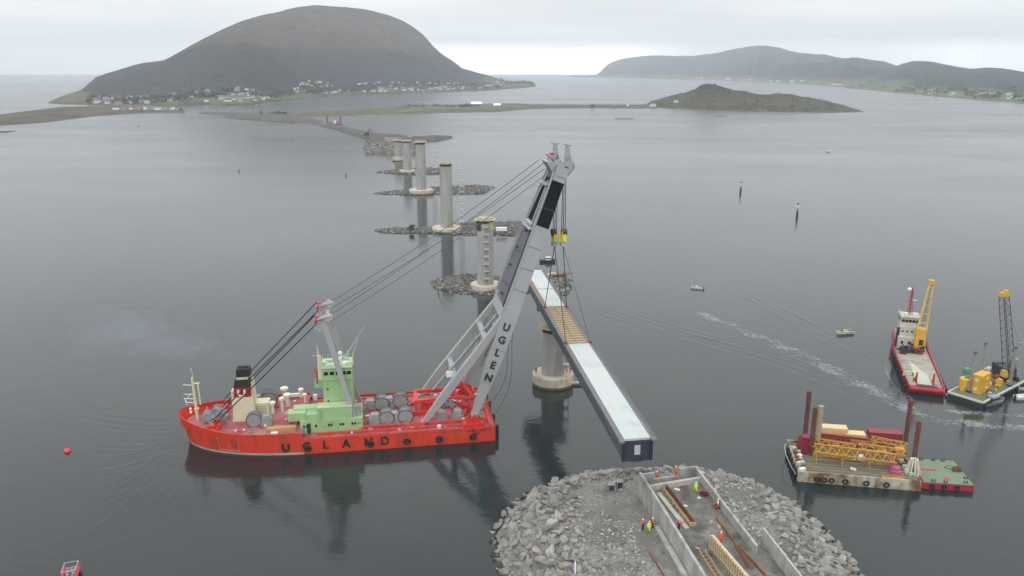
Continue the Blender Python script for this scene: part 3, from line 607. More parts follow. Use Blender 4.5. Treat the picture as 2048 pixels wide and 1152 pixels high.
# plating seams, pipes and small fittings on the main deck
for s in range(4, 46, 4): b.box((s, 0, 3.5), (.12, 23.6, .05), z0=True)
for y in (9.9, 9.3, -10.4): b.tube((2, y, 3.75), (44, y, 3.75), .14, n=6, m=1)
for y in (8.2, 8.6): b.tube((1, y, 4.3), (32, y, 4.3), .12, n=6, m=1)
for i in range(11): b.box((2+i*3, 8.4, 3.5), (.2, .9, .8), z0=True, m=1)
rd = random.Random(5)
for i in range(120):
    s, y = rd.uniform(1, 44), rd.uniform(-11, 11)
    if 32 < s < 47 and -9 < y < 9: continue
    b.box((s, y, 3.5), (rd.uniform(.3, 1.4), rd.uniform(.2, .8), rd.uniform(.2, .8)), rz=rd.choice((0, 0, .6)), z0=True, m=rd.choice((1, 1, 0, 2, 3)))
b.build('main_deck', [deckr, brightr, mgrey, white], ship)
b = MB(); b.prism(deck_poly(45.6, 74.0, 4.3), 4.5, 4.9)
for i in range(70):
    s, y = rd.uniform(47, 72), rd.uniform(-10, 10)
    if abs(y) > hb(s, True)-1 or (56 < s < 66 and abs(y) < 6): continue
    b.box((s, y, 4.9), (rd.uniform(.3, 1.0), rd.uniform(.2, .7), rd.uniform(.2, .7)), rz=rd.uniform(0, 2), z0=True, m=rd.choice((1, 1, 0, 2, 3)))
for y in (10.6, -10.9): b.box((52, y, 4.9), (1.6, .9, .45), z0=True, m=3)
b.box((50.5, 9.4, 4.9), (6.6, 1.7, 1.1), z0=True, m=4); b.build('forecastle_deck', [deckr, brightr, mgrey, white, cardb], ship)
# bulwark stanchions at the bow
b = MB()
for i in range(22):
    s = 57+i*.82
    for sg in (1, -1):
        y = hb(s, True)-.35; b.beam((s, sg*y, 4.9), (s, sg*y, sheer(s)-.1), .12, .5)
for i in range(21):
    for sg in (1, -1): s = 57+i*.82; b.beam((s, sg*(hb(s, True)-.3), sheer(s)-.15), (s+.82, sg*(hb(s+.82, True)-.3), sheer(s+.82)-.15), .3, .12)
b.build('bulwark_frame', brightr, ship)
# hull writing
b = MB(); sdv = Vector((-1, 0, 0))
for ch, px in zip('UGLAND', (571, 613, 651, 692, 737, 770)):
    p = S0.L(px, 897-(px-571)*.055, 2.0); b.text(ch, 2.75, (p.x, HB+.07, 1.15), sdv, (0, 0, 1), m=0)
for i, ch in enumerate('UGLEN'): b.text(ch, .75, (6.6-i*.95, HB+.07, 2.9), sdv, (0, 0, 1), m=0)
b.text('OSLO', .55, (4.7, HB+.07, 2.2), sdv, (0, 0, 1), m=0)
b.build('lettering', black, hull)
b = MB()
for s in (5.5, 11.5, 17.5, 23.5, 29.5, 35.5, 41): b.box((s, HB+.0, 2.1), (.07, .05, 3.5))
b.box((22, HB, 3.2), (43, .07, .08)); b.build('weld_seam', mat('seam_red', (.40, .03, .018), .7, .1), hull)
# white painted draft frame near the bow
b = MB()
def onhull(s, z): zt = sheer(s); t = z/zt; return (s, hb(s, False)+(hb(s, True)-hb(s, False))*t+.06, z)
for s in (60.2, 62.4, 65): b.tube(onhull(s, 1.0), onhull(s, 4.4), .07, n=4)
b.tube(onhull(60.2, 1.0), onhull(62.4, 1.0), .07, n=4); b.tube(onhull(62.4, 1.0), onhull(65, 1.0), .07, n=4); b.build('painted_frame', mat('pink_line', (.65, .22, .18), .6, .05), hull)
for px in (617, 741, 815, 880, 950):
    p = S0.L(px, 892, 1.2); t = MB(); t.torus((p.x, HB+.35, 1.6), .62, .3, 'y', 14, 7); t.tube((p.x, HB+.1, 2), (p.x, HB+.1, 3.8), .04, n=3); t.build('tyre_fender', black, ship)
for y in (10.5, 4, -4, -10.5):
    t = MB(); t.tube((-.45, y, .2), (-.45, y, 3.2), .55, n=10); t.build('stern_fender', black, ship)
t = MB(); t.rail([(.2, 12, 3.5), (.2, -12, 3.5), (33, -12.1, 3.5)], step=1.6, r=.04); t.rail([(1, 12.15, 3.5), (45, 12.15, 3.5)], step=1.9, r=.035); t.build('railing', brightr, ship)

# ---- bow mast
b = MB(); s, y = 71.3, 0
b.tube((s, y, 4.9), (s+.3, y, 16), .38, .26, n=8); b.tube((s-1, y, 9), (s-.9, y, 14.5), .2, n=6); b.box((s-.5, y, 14.5), (1.6, .5, .2)); b.tube((s, y, 16), (s+.3, y, 18.5), .08, n=4); b.box((s, 0, 8), (1, .9, .3))
for z in (9.5, 10.5, 11.6, 14): b.tube((s, y, z), (s+2.4, y+.4, z+.5), .1, n=4, m=1)
b.tube((s+2.4, y, 10), (s+1, y, 12), .1, n=4, m=1); b.tube((s+2, y, 9), (s+2.6, y, 11), .08, n=4, m=1)
for z in (7.2, 8): b.box((s+1.4, 0, z), (.45, .45, .5), m=1)
b.build('bow_mast', [cream, white], ship)
# ---- bow hydraulic gear and stay anchors
b = MB()
for k, (x, y) in enumerate([(68.8, 1), (67.2, -2), (65.6, .5)]):
    b.lathe([(.3, -1.2), (1.2, -1.2), (1.2, -1), (.7, -.9), (.7, .9), (1.2, 1), (1.2, 1.2), (.3, 1.2)], (x, y, 6.3), 14, axis='y'); b.box((x-.6, y, 4.9), (1.8, 2.0, 1.3), z0=True)
for k in range(14): b.beam((random.uniform(64, 70), random.uniform(-3, 3), 5), (random.uniform(64, 70), random.uniform(-3, 3), random.uniform(5.5, 8)), .25, .25)
b.build('mooring_winch', mgrey, ship)
for y in (4.8, -6.8):
    b = MB(); b.beam((66.8, y, 4.9), (65.4, y, 7.0), 1.2, .5); b.box((66.3, y, 4.9), (2.6, 1.6, .8), z0=True); b.build('stay_anchor', brightr, ship)
# ---- funnel block
f = empty('funnel', (60, -.2, 4.9)); f.parent = ship; f.scale = (.9, .95, .73); c = (60, -.2, 4.9)
b = MB(); b.box((0, 0, 0), (6.2, 5.2, 8.2), z0=True, tx=.8, ty=.8)
b.box((-4.4, -1.5, 0), (3.8, 3.6, 4.8), z0=True, tx=.92); b.box((-2.3, -.8, 4), (1.2, 3.2, 9), z0=True, tx=.3); b.box((2.6, -1, 4), (1.5, 2.4, 5.5), z0=True); b.torus((-1.4, 2.52, 1.6), .35, .08, 'y', 12, 4, m=1)
for zz in range(5): b.box((-4.2, .34, .8+zz*.7), (2.6, .05, .08), m=1)
b.build('funnel_base', [cream, dark], f)
b = MB(); b.box((.2, 0, 8.1), (4.4, 3.9, 3.4), z0=True, tx=.92, ty=.95); b.build('funnel_band', mat('crimson_band', (.30, .008, .015), .5, .08), f)
b = MB(); b.text('U', 3.3, (.25, 2.02, 8.6), (-1, 0, 0), (0, .02, 1), depth=.06); b.build('emblem', white, f)
b = MB(); b.box((.2, 0, 11.5), (4.1, 3.6, 2.6), z0=True, tx=.8, ty=.9); b.box((-.1, 0, 14.1), (2.9, 2.6, 1.0), z0=True, m=1); b.box((-.4, 0, 15.1), (3.6, 3.0, 2.6), z0=True, tx=.9)
for x in (-1.3, -.4, .5): b.tube((x, 0, 17.5), (x, 0, 18.2), .35, n=8)
b.build('funnel_top', [black, cream], f)
# ---- vents
def vent(s, y, z, h, r, lab=None):
    r *= .66; b = MB(); b.lathe([(r*.62, 0), (r*.62, h-.9), (r*1.25, h-.75), (r*1.3, h-.2), (r*.9, h)], (s, y, z), 14); b.build('vent', mat('vent_cream', (.70, .66, .52), .5, .05), ship, lab)
for s, y, z, h, r in ((53.6, -.4, 4.9, 3.6, .9), (51.8, -9.5, 4.9, 3.6, 1.2), (50.6, -5.5, 4.9, 3.4, 1.15), (47.8, -10.5, 4.9, 2.6, .8), (46.5, -7, 4.9, 2.5, .7), (51.6, -2.2, 4.9, 3.8, .8)): vent(s, y, z, h, r)
b = MB(); b.box((49.6, -10.8, 5.6), (4.6, .8, .8)); b.box((55.5, -11.6, 5), (2.2, .8, .8), z0=True); b.box((44.4, -11.3, 3.6), (1, .6, 1.6), z0=True); b.build('locker', white, ship)
# ---- winches (drum + motor housing)
def winch(s, y, z, R, wdt, housing, name='winch', rz=0):
    e = empty(name, (s, y, z), rz); e.parent = ship; b = MB()
    b.lathe([(.2, -wdt/2), (R, -wdt/2), (R, -wdt/2+.2), (R*.72, -wdt/2+.22), (R*.72, wdt/2-.22), (R, wdt/2-.2), (R, wdt/2), (.2, wdt/2)], (0, 0, R*.95), 26, axis='y')
    [b.torus((0, sy*wdt/2, R*.95), R, .1, 'y', 26, 6, m=1) for sy in (-1, 1)]
    b.build('drum', [mgrey, dark], e)
    a = MB(); a.box((0, 0, 0), (R*1.5, wdt*.9, R*.5), z0=True, tx=.8); a.box((R*1.6, 0, 0), (R*1.6, wdt*1.05, R*1.15), z0=True, tx=.9); a.box((R*1.6, 0, R*1.15), (R*1.2, wdt*.8, R*.3), z0=True, tx=.8); a.build('motor_housing', mgrey, e)
    return e
winch(26.0, 5.3, 3.5, 1.8, 2.6, 1); winch(21.4, 5.1, 3.5, 1.8, 2.6, 1); winch(27.2, -3.6, 3.5, 1.8, 2.8, 1); winch(22.4, -4.2, 3.5, 1.9, 2.6, 1)
winch(57.2, 5.3, 4.9, 1.75, 1.6, 1, rz=pi); winch(55.2, -6.5, 4.9, 2.0, 2.2, 1)
for s, y in ((12.6, 5.6), (8.6, 5.4)):
    b = MB(); b.box((s, y, 3.5), (3.2, 2.6, 1.2), z0=True, tx=.7); b.lathe([(.9, -1.2), (.9, 1.2)], (s, y, 5.0), 12, axis='y'); b.box((s, y, 4.2), (2.6, 1.4, 1.5), z0=True, tx=.7); b.build('tugger_winch', mgrey, ship)
# ---- green superstructure
tw = empty('superstructure', (39, 4, 3.5)); tw.parent = ship
def win(b, x0, x1, y, z, n, w=.9, h=.75, m=0):
    for i in range(n): b.box((x0+(x1-x0)*(i+.5)/n, y, z), (w, .08, h), m=m)
b = MB(); b.box((0, 3.1, 0), (14.6, 3.2, 3.1), z0=True); b.box((-.2, -1.6, 0), (13.8, 6.2, 3.1), z0=True); b.box((5.3, 4.72, 0), (.9, .1, 2.6), z0=True, m=1); b.build('deckhouse', [green, dark], tw)
for xx in (6.4, 5.7, 3.6, .6, 0, -2.1, -2.7, -4.9, -5.5):
    b = MB(); b.box((xx, 4.74, 1.9), (.42, .1, .55)); b.build('window', glass, tw)
for xx in (-6.6, -6.1):
    b = MB(); b.box((xx, 4.74, 2.0), (.36, .1, .4)); b.build('life_ring', mat('orange_ring', (.7, .12, .03), .5), tw)
b = MB(); b.box((8.0, 2.4, 3.1), (4.2, 3, 1.9), z0=True); b.box((5.0, .6, 3.1), (8, 2.6, 2.2), z0=True); b.box((4.2, 3.2, 3.15), (3.2, 2.6, 1.6), z0=True); b.box((-.9, 2.6, 3.13), (8.0, 3.2, 2.9), z0=True); b.box((-.9, 2.6, 6.03), (8.1, 3.3, .12), z0=True, m=1); b.build('upper_deckhouse', [green, greenr], tw)
tower = MB(); tower.box((-1.7, -2.6, 3.1), (7.0, 6.6, 8.6), z0=True); tower.box((-1.7, -2.6, 11.7), (7.2, 7.0, 3.0), z0=True, ty=.96); tower.box((2.9, -3.4, 9.2), (2.0, 4.4, 3.0), z0=True); tower.build('bridge_tower', green, tw)
b = MB(); b.box((-1.7, -2.6, 14.7), (7.4, 7.2, .15), z0=True); b.rail([(2, 1, 14.8), (-5.4, 1, 14.8), (-5.4, -6.2, 14.8), (2, -6.2, 14.8), (2, 1, 14.8)], step=1.2, h=1)
for i in range(14): b.box((random.uniform(-5, 1.6), random.uniform(-6, .6), 14.85), (random.uniform(.4, 1.4), random.uniform(.4, 1), random.uniform(.3, .9)), z0=True, m=random.choice((0, 1)))
b.lathe([(.1, 0), (.55, .3), (.55, .8), (.1, 1.2)], (-2.4, -4, 16.2), 10, m=1); b.tube((-2.4, -4, 14.8), (-2.4, -4, 16.3), .12, m=1); b.box((-.2, 0, 15.4), (2, .4, .35), m=1); b.tube((-.2, 0, 14.8), (-.2, 0, 15.4), .15, m=1)
b.build('bridge_roof', [greenr, white], tw)
for i, xx in enumerate((.9, -.5, -1.9, -3.3, -4.5)):
    b = MB(); b.box((xx, .86, 13.45), (.95, .12, .85)); b.build('window', glass, tw)
b = MB(); b.box((.7, .72, 9.4), (.35, .1, .6)); b.box((.7, .72, 6.3), (.35, .1, .6)); b.box((3.2, -1.18, 10.8), (.35, .1, .5)); b.box((2.9, -3.3, 12.25), (2.2, 4.8, .12), m=1); b.rail([(3.9, -1.1, 12.3), (3.9, -5.5, 12.3)], step=1, m=1); b.box((3.3, -3.3, 11.9), (1.2, 4, .6)); b.box((3.2, -1.5, 12.0), (.4, .8, 3.6), m=1); b.build('bridge_wing', [dark, deckr], tw)
b = MB(); b.box((2.3, .2, 11.9), (1.0, .8, 6), z0=True, tx=.8); b.tube((2.4, .2, 17.5), (2.6, .2, 20.5), .32, .06, n=6); b.tube((2.6, .2, 18), (3.9, .2, 18), .06, n=4); b.build('signal_mast', cream, tw)
b = MB(); b.tube((-3, -4, 15), (-8.5, -4.2, 23.2), .09, .03, n=4); b.tube((-5.2, -5, 15), (-6.9, -5, 20.5), .08, .03, n=4); b.tube((-4.6, -2, 15), (-4.2, -2, 18), .06, n=4); b.tube((-3.6, -2, 15), (-3.8, -2, 17), .06, n=4); b.build('antenna', white, tw)
b = MB(); b.box((-6.3, 2.2, 3.1), (1.4, 1.6, 2.4), z0=True); b.build('tank', mgrey, tw)
# ---- red boom cradle frame and aft brackets
b = MB()
for y in (.4, -6.2):
    b.beam((18.6, y, 3.5), (18.6, y, 6.6), .9, .6); b.beam((18.6, y, 6.4), (8, y, 7.0), .7, .9, w2=.5, h2=.5)
b.beam((18.6, .6, 6.3), (18.6, -6.4, 6.3), .9, .8); b.box((14.6, -2.4, 3.5), (5.2, 4.2, 2.0), z0=True, tx=.92, ty=.9); b.box((17, 2.4, 3.5), (9, .5, 1.2), z0=True); b.beam((9, -6.2, 3.5), (9, -6.2, 6.6), .4, .4)
b.build('cradle_frame', brightr, ship)
for y in (9.6, -11):
    b = MB(); yy = y
    for dy in (-1.3, 1.3): b.add([(8.2, yy+dy-.15, 3.5), (2.4, yy+dy-.15, 3.5), (4.9, yy+dy-.15, 6.6), (8.2, yy+dy+.15, 3.5), (2.4, yy+dy+.15, 3.5), (4.9, yy+dy+.15, 6.6)], [(0, 1, 2), (5, 4, 3), (0, 2, 5, 3), (1, 4, 5, 2), (0, 3, 4, 1)])
    b.box((5.3, yy, 3.5), (5, 3.4, .7), z0=True); b.tube((4.9, yy-1.6, 6), (4.9, yy+1.6, 6), .35); b.build('pivot_bracket', brightr, ship)
b = MB(); b.beam((11, -4.5, 3.6), (6.5, -9.5, 7.6), .8, .4); b.beam((6.5, -9.5, 7.6), (3.5, -5.5, 4), .8, .4); b.beam((9.2, -8.8, 4), (4.8, -1.8, 5.2), .6, .6)
for i in range(26): b.beam((random.uniform(.8, 9), random.uniform(-9, 8), 3.5), (random.uniform(.8, 9), random.uniform(-9, 8), random.uniform(3.6, 5.4)), .22, .22)
for y in (10.5, 8.8): b.beam((1.2, y, 3.5), (1.9, y-3, 6.4), .7, .5)
b.build('stern_gear', brightr, ship)
b = MB()
for i in range(12): b.beam((random.uniform(9, 13), random.uniform(-4, 0), 3.8), (random.uniform(9, 13), random.uniform(-4, 0), 5), .3, .4)
b.tube((18, -1.5, 6.2), (9, -2.8, 5.4), .16); b.tube((18, -2.9, 6.2), (10, -4, 5.4), .14); b.build('hydraulic_ram', mgrey, ship)

# ---- sheerleg crane
crane = empty('sheerleg_crane', (0, 0, 0)); crane.parent = ship
HD = Vector((-17.7, -.7, 64.3))                      # boom head
AX = {1: Vector((4.9, 9.6, 6)), -1: Vector((4.9, -11, 6))}
HE = {1: Vector((-17.7, 1.7, 64.3)), -1: Vector((-17.7, -3.1, 64.3))}
def onleg(sg, z): a, h = AX[sg], HE[sg]; return a.lerp(h, (z-a.z)/(h.z-a.z))
bdir = (HD-Vector((4.9, -.7, 6))).normalized(); fore = Vector((0, 1, 0)).cross(bdir).normalized()   # points up and forward
if fore.x < 0: fore = -fore
ZS = 31
for sg in (1, -1):
    b = MB(); a, z1, z2 = AX[sg], onleg(sg, 18), onleg(sg, ZS+1)
    b.beam(a, z1, 1.4, 1.3, side=(0, 1, 0), w2=2.4, h2=3.4); b.beam(z1, z2, 2.4, 3.4, side=(0, 1, 0), w2=2.4, h2=3.7); b.tube(a+Vector((0, -1, 0)), a+Vector((0, 1, 0)), .8)
    leg = b.build('boom_leg', cgrey, crane)
    if sg == 1:
        t = MB()
        for i, ch in enumerate('UGLEN'):
            c = onleg(1, 27.3-i*3.0); tz = (c-AX[1]).normalized(); r = Vector((-1, 0, 0)); r = (r-tz*r.dot(tz)).normalized(); n_ = r.cross(tz)
            t.text(ch, 2.5, c+n_*1.30-tz*.9, r, tz, depth=.05)
        t.build('lettering', black, leg)
# upper boom: one wide tapering box between the legs
def ring(z, hh, ext=1.1):
    p, q = onleg(1, z)+Vector((0, ext, 0)), onleg(-1, z)-Vector((0, ext, 0)); return [p+fore*hh/2, q+fore*hh/2, q-fore*hh/2, p-fore*hh/2]
def section(z0, z1, h0, h1, ms):
    b = MB(); r = ring(z0, h0)+ring(z1, h1)
    b.add(r, [(0, 3, 2, 1), (4, 5, 6, 7)], 0); b.add(r, [(0, 1, 5, 4)], 1); b.add(r, [(1, 2, 6, 5), (2, 3, 7, 6), (3, 0, 4, 7)], 0); return b.build('boom_section', ms, crane)
section(ZS, 50.9, 3.6, 3.3, [cgrey, cgreyd]); section(50.9, 61.4, 3.3, 2.9, [cblack, cblack]); section(61.4, 64.8, 2.9, 3.3, [cgrey, cgreyd])
b = MB(); p, q = onleg(1, ZS-1.2), onleg(-1, ZS-1.2); b.beam(p+fore*.6, q+fore*.6, 2.6, 3.0, side=bdir); b.beam(onleg(1, 24), onleg(-1, 24), 1.2, 1.2); b.beam(onleg(1, 24), onleg(-1, ZS-2), .9, .9); b.beam(onleg(-1, 24), onleg(1, ZS-2), .9, .9); b.build('cross_beam', cgrey, crane)
# edge flanges + ladder + walkway clutter on the back of the boom
b = MB()
for sg in (1, -1):
    for z0, z1 in ((ZS, 63),): b.beam(onleg(sg, z0)+Vector((0, sg*1.15, 0))+fore*2.0, onleg(sg, z1)+Vector((0, sg*1.15, 0))+fore*1.9, .25, .5)
b.build('edge_flange', cgrey, crane)
b = MB(); m0 = lambda z, y=0: (onleg(1, z)+onleg(-1, z))/2+Vector((0, y, 0))+fore*2.4
b.lattice(onleg(1, 49.5)-Vector((0, .2, 0))+fore*2.3, onleg(1, 61)-Vector((0, .2, 0))+fore*2.0, .55, 14, .07, side=(0, 1, 0)); b.beam(m0(49.6, 5), m0(49.6, -4), 1.1, .3); b.beam(m0(50.6, 4), m0(50.6, -3), .9, .25); b.beam(m0(59.9, 3.4), m0(59.9, -3.4), 1.1, .3)
for i in range(12): z = 52+i*.62; b.box(tuple(onleg(1, z)-Vector((0, .3, 0))+fore*1.9), (.4, .5, .35))
for i in range(7): z = 50+i*1.7; b.tube(m0(z, -3.4), m0(z, -3.4)+fore*1.2, .07, n=3)
b.rail([m0(34, -5.4), m0(48, -4.9)], step=2, r=.06); b.rail([m0(49.6, 5), m0(49.6, -4)], step=1.2, r=.05); b.build('ladder', galv, crane)
b = MB()
for z in (36, 41, 46, 55, 62.5):
    p, q = ring(z, 3.62-(z-ZS)*.02)[0], ring(z, 3.62-(z-ZS)*.02)[3]; b.beam(p, q, .14, .10, side=(0, 1, 0))
for z in (14, 22): t0 = onleg(1, z)+Vector((0, 1.26 if z > 18 else 1.0, 0)); b.beam(t0+fore*1.4, t0-fore*1.4, .12, .06, side=(0, 1, 0))
b.build('joint_plate', cgreyd, crane)
b = MB()
for z, w_ in ((33, .9), (39.5, .7), (44, .7), (48.5, .9)): b.box(tuple(m0(z, random.uniform(-3, 3))), (.6, w_, .5))
for z in (35, 43): b.beam(m0(z, -4), m0(z+1, 4), .12, .12)
b.tube(onleg(1, ZS)+fore*2.1+Vector((0, -.8, 0)), onleg(1, 62)+fore*1.9+Vector((0, -.8, 0)), .12, n=5)
b.tube(onleg(1, ZS)+fore*2.1+Vector((0, -1.5, 0)), onleg(1, 62)+fore*1.9+Vector((0, -1.2, 0)), .09, n=5); b.build('boom_piping', dark, crane)
# head
b = MB(); H0 = HD
for y in (-3.6, -1.6, .4, 2.4): b.add([*[H0+Vector((x_, y+t_, z_)) for t_ in (0, .25) for x_, z_ in ((3.7, 1.5), (1.5, -2.2), (-1.8, -1.6), (-2.7, .3), (-2.3, 1.5))]], [(0, 1, 2, 3, 4), (9, 8, 7, 6, 5), (0, 5, 6, 1), (1, 6, 7, 2), (2, 7, 8, 3), (3, 8, 9, 4), (4, 9, 5, 0)])
b.box(tuple(H0+Vector((-1.0, -.6, 1.6))), (2.8, 6.4, .2)); b.box(tuple(H0+Vector((2.2, -.6, 1.6))), (3.0, 6.2, .2))
for y, xo in ((-3.0, .9), (1.8, -1.0)):
    q = H0+Vector((-.6+xo, y, 1.6)); b.beam(q+Vector((.1, 0, 0)), q+Vector((.3, 0, 4.0)), .45, 1.7, w2=.35, h2=.9); b.beam(q+Vector((1.3, 0, 4.1)), q+Vector((-.8, 0, 3.8)), .5, .3)
b.box(tuple(H0+Vector((2.0, 0, 2.2))), (1.0, 1.4, 1.2)); b.rail([H0+Vector((-2.2, 2.5, 1.7)), H0+Vector((3.4, 2.5, 1.7))], step=1.2, r=.05); b.beam(H0+Vector((.6, -2, -3.6)), H0+Vector((4.2, 2, -3.2)), 1.4, .25)
b.build('boom_head', cgrey, crane)
b = MB(); rdh = random.Random(3)
for i in range(16): o_ = H0+Vector((rdh.uniform(-1, 3), rdh.uniform(-2.6, 2.4), rdh.uniform(-1.5, 2.4))); b.beam(o_, o_+Vector((rdh.uniform(-1.4, 1.4), rdh.uniform(-.6, .9), rdh.uniform(-1.2, 1.2))), .2, .2)
for y in (2.75, -3.9): b.lathe([(.3, -.08), (.75, -.08), (.75, .08), (.3, .08)], tuple(H0+Vector((-.9, y, -.2))), 14, axis='y')
b.build('head_gear', dark, crane)
b = MB(); b.box(tuple(H0+Vector((2.2, 1.0, 3.4))), (1.1, .6, .6)); b.build('warning_light', redp, crane)
for y in (-2.8, 1.4):
    b = MB(); b.lathe([(.3, -.5), (1.3, -.5), (1.1, -.2), (1.1, .2), (1.3, .5), (.3, .5)], tuple(H0+Vector((-2.0, y, .4))), 18, axis='y'); b.build('head_sheave', mgrey, crane)
# back struts
JT = {1: onleg(1, 29)+fore*1.2, -1: onleg(-1, 29)+fore*1.2}; FT = {1: Vector((17.3, 7.4, 3.6)), -1: Vector((17.3, -9.8, 3.6))}
for sg in (1, -1):
    b = MB(); mid = FT[sg].lerp(JT[sg], .25); b.beam(FT[sg], mid, 1.0, 1.0, side=(0, 1, 0), w2=1.5, h2=1.9); b.beam(mid, JT[sg], 1.5, 1.9, side=(0, 1, 0), w2=1.4, h2=1.5); b.tube(FT[sg]+Vector((0, -1, .2)), FT[sg]+Vector((0, 1, .2)), .6); b.build('back_strut', cgrey, crane)
b = MB()
for t_ in (.40, .78):
    p, q = FT[1].lerp(JT[1], t_), FT[-1].lerp(JT[-1], t_); b.beam(p, q, 1.3, 1.3)
b.beam(FT[1].lerp(JT[1], .78), FT[1].lerp(JT[1], .5)+Vector((0, -4, 0)), .5, .5); b.box(tuple(FT[1].lerp(JT[1], .40)+Vector((1.2, -2, 1.2))), (1.5, .3, 1.5), m=1)
b.build('strut_cross_beam', [cgrey, white], crane)
b = MB(); p, q = FT[1].lerp(JT[1], .96)+Vector((0, -6, 0)), FT[1].lerp(JT[1], .2)+Vector((1, -6, 1)); b.tube(p, q, .38, n=8); b.build('luffing_ram', mgrey, crane)
# gantry (jib for the stays)
GH = {1: Vector((39.9, 5.1, 30.5)), -1: Vector((40.3, -6.2, 30.5))}
for sg, ft in ((1, Vector((32.9, 7.6, 3.5))), (-1, Vector((32.9, -8.7, 3.5)))):
    b = MB(); g = GH[sg]; b.beam(ft, g+Vector((-.4, 0, -1)), .95, 1.0, side=(0, 1, 0), w2=1.2, h2=1.35); b.build('gantry_post', cgrey, crane)
    b = MB(); b.beam(g+Vector((1.4, -.5, -2.6)), g+Vector((-1.8, -.5, 1.2)), .5, 1.8); b.beam(g+Vector((1.8, .3, .3)), g+Vector((-2.4, .3, 1.1)), .5, .5); b.lathe([(.2, -.3), (.8, -.3), (.8, .3), (.2, .3)], tuple(g+Vector((-1.4, 0, .3))), 12, axis='y'); b.build('gantry_head', galv, crane)
    b = MB(); b.box(tuple(g+Vector((1.0, 0, .5))), (1.4, 1.0, 1.1), rz=.2, tx=.7); b.box(tuple(g+Vector((1.5, 0, -.3))), (.5, .9, .9)); b.build('stay_block', redp, crane)
b = MB(); b.beam(GH[1]+Vector((-1, 0, -1)), GH[-1]+Vector((-1, 0, -1)), .8, .8); b.build('gantry_cross_beam', cgrey, crane)
# ropes
for sg in (1, -1):
    for k, (dy, dz) in enumerate(((-1.0, .9), (1.0, -.9))):
        g = GH[sg]+Vector((1.5, 0, .1)); f0 = Vector((66.2, 4.8 if sg == 1 else -6.8, 6.6))
        b = MB(); b.tube(f0+Vector((0, dy*.6, dz*.6)), g+Vector((.2-k*.3, dy*.6, dz)), .15, n=6); b.build('backstay', rope_m, crane)
        b = MB()
        p0, p1 = GH[sg]+Vector((-1.6, dy*.4, .9-k*1.4)), HD+Vector((4.2-k*1.2, (2.6 if sg == 1 else -3.6)+dy*.3, 1.6-k*2.1)); pts_ = [p0.lerp(p1, i/8)-Vector((0, 0, 1.1*sin(pi*i/8))) for i in range(9)]
        b.path(pts_, .085, 5); b.build('boom_stay', rope_g, crane)
b = MB()
for off, sag in ((0, 0), (2.2, 2.5)):
    p0, p1 = onleg(1, 26-off)+Vector((-2, 1, 0)), Vector((-.5-off*-.8, 9.5, 6+off)); b.path([p0.lerp(p1, i/10)+Vector((-1.9*sin(pi*(i/10)**1.4), 0, 0)) for i in range(11)], .07, 4)
b.build('hose', dark, crane)

# ================================================================== lifted span, hook blocks, slings
ZN, ZF = 22.0, 27.0
n1, n2 = P(1239, 884, ZN), P(1311, 874, ZN); f1 = P(1063, 540, ZF)
nc = (n1+n2)/2; fdir = P(1066, 541, ZF)-nc; fdir2 = Vector((fdir.x, fdir.y, 0)).normalized(); LEN = hypot(fdir.x, fdir.y); slope = (ZF-ZN)/LEN
span = empty('bridge_span', (nc.x, nc.y, ZN), atan2(fdir2.y, fdir2.x), 'long steel bridge span with white covered deck hanging from the crane', 'bridge span')
girder_m = mat('girder_slate', (.085, .10, .125), .5, .10, .25, dirt=(.06, .07, .085), dscale=.2)
navyg = mat('end_plate_navy', (.030, .034, .055), .45, .12, .6)
edge_m = mat('edge_steel', (.15, .15, .155), .6, .12, .6); tarp = mat('white_covering', (.47, .51, .50), .6, .035, .05, dirt=(.40, .45, .445), dscale=.25, damt=.55)
W = (n2-n1).length*.97; tp = lambda x, y, z: (x, y, z+slope*x)
def slab(b, x0, x1, y0, y1, z0, z1, m=0, yb=None):
    a0, a1 = (y0, y1) if yb is None else yb
    return b.add([tp(x0, a0, z0), tp(x1, a0, z0), tp(x1, a1, z0), tp(x0, a1, z0), tp(x0, y0, z1), tp(x1, y0, z1), tp(x1, y1, z1), tp(x0, y1, z1)], [(0, 3, 2, 1), (4, 5, 6, 7), (0, 1, 5, 4), (1, 2, 6, 5), (2, 3, 7, 6), (3, 0, 4, 7)], m)
h = W/2; b = MB(); slab(b, .3, LEN, -h*.80, h*.80, -4.2, -.35, yb=(-h*.74, h*.74))
for x in range(6, int(LEN), 8): slab(b, x, x+.12, -h*.815, h*.815, -4.1, -.36, yb=(-h*.755, h*.755))
b.build('girder', girder_m, span)
b = MB(); slab(b, 0, LEN+.4, -h, -h*.72, -.34, 0); slab(b, 0, LEN+.4, h*.72, h, -.34, 0); slab(b, 0, LEN+.4, -h, -h*.95, 0, .22); slab(b, 0, LEN+.4, h*.95, h, 0, .22)
b.build('edge_flange', edge_m, span)
xs0, xs1 = 58, 76   # bare timber formed part in the middle
def xat(py): # span x for a given picture row
    lo, hi = 0, LEN
    for _ in range(40):
        m_ = (lo+hi)/2; p = Vector((nc.x, nc.y, ZN))+fdir2*m_+Vector((0, 0, slope*m_))
        if Q(p)[1] > py: lo = m_
        else: hi = m_
    return lo
xs0, xs1 = xat(688), xat(613)
b = MB(); slab(b, .25, xs0, -h*.71, h*.71, -.30, .12); b.build('deck_cover', tarp, span)
b = MB(); slab(b, xs1, LEN, -h*.71, h*.71, -.30, .12); slab(b, xat(579), xat(577.5), -h*.70, h*.70, .12, .16, 1); b.build('deck_cover', [tarp, mgrey], span)
b = MB(); slab(b, xs0+.01, xs1-.01, -h*.71, h*.71, -.32, -.12); n_ = 17
for i in range(n_): x = xs0+(xs1-xs0)*(i+.4)/n_; slab(b, x, x+.16, -h*.71, h*.71, -.11, .04, 1)
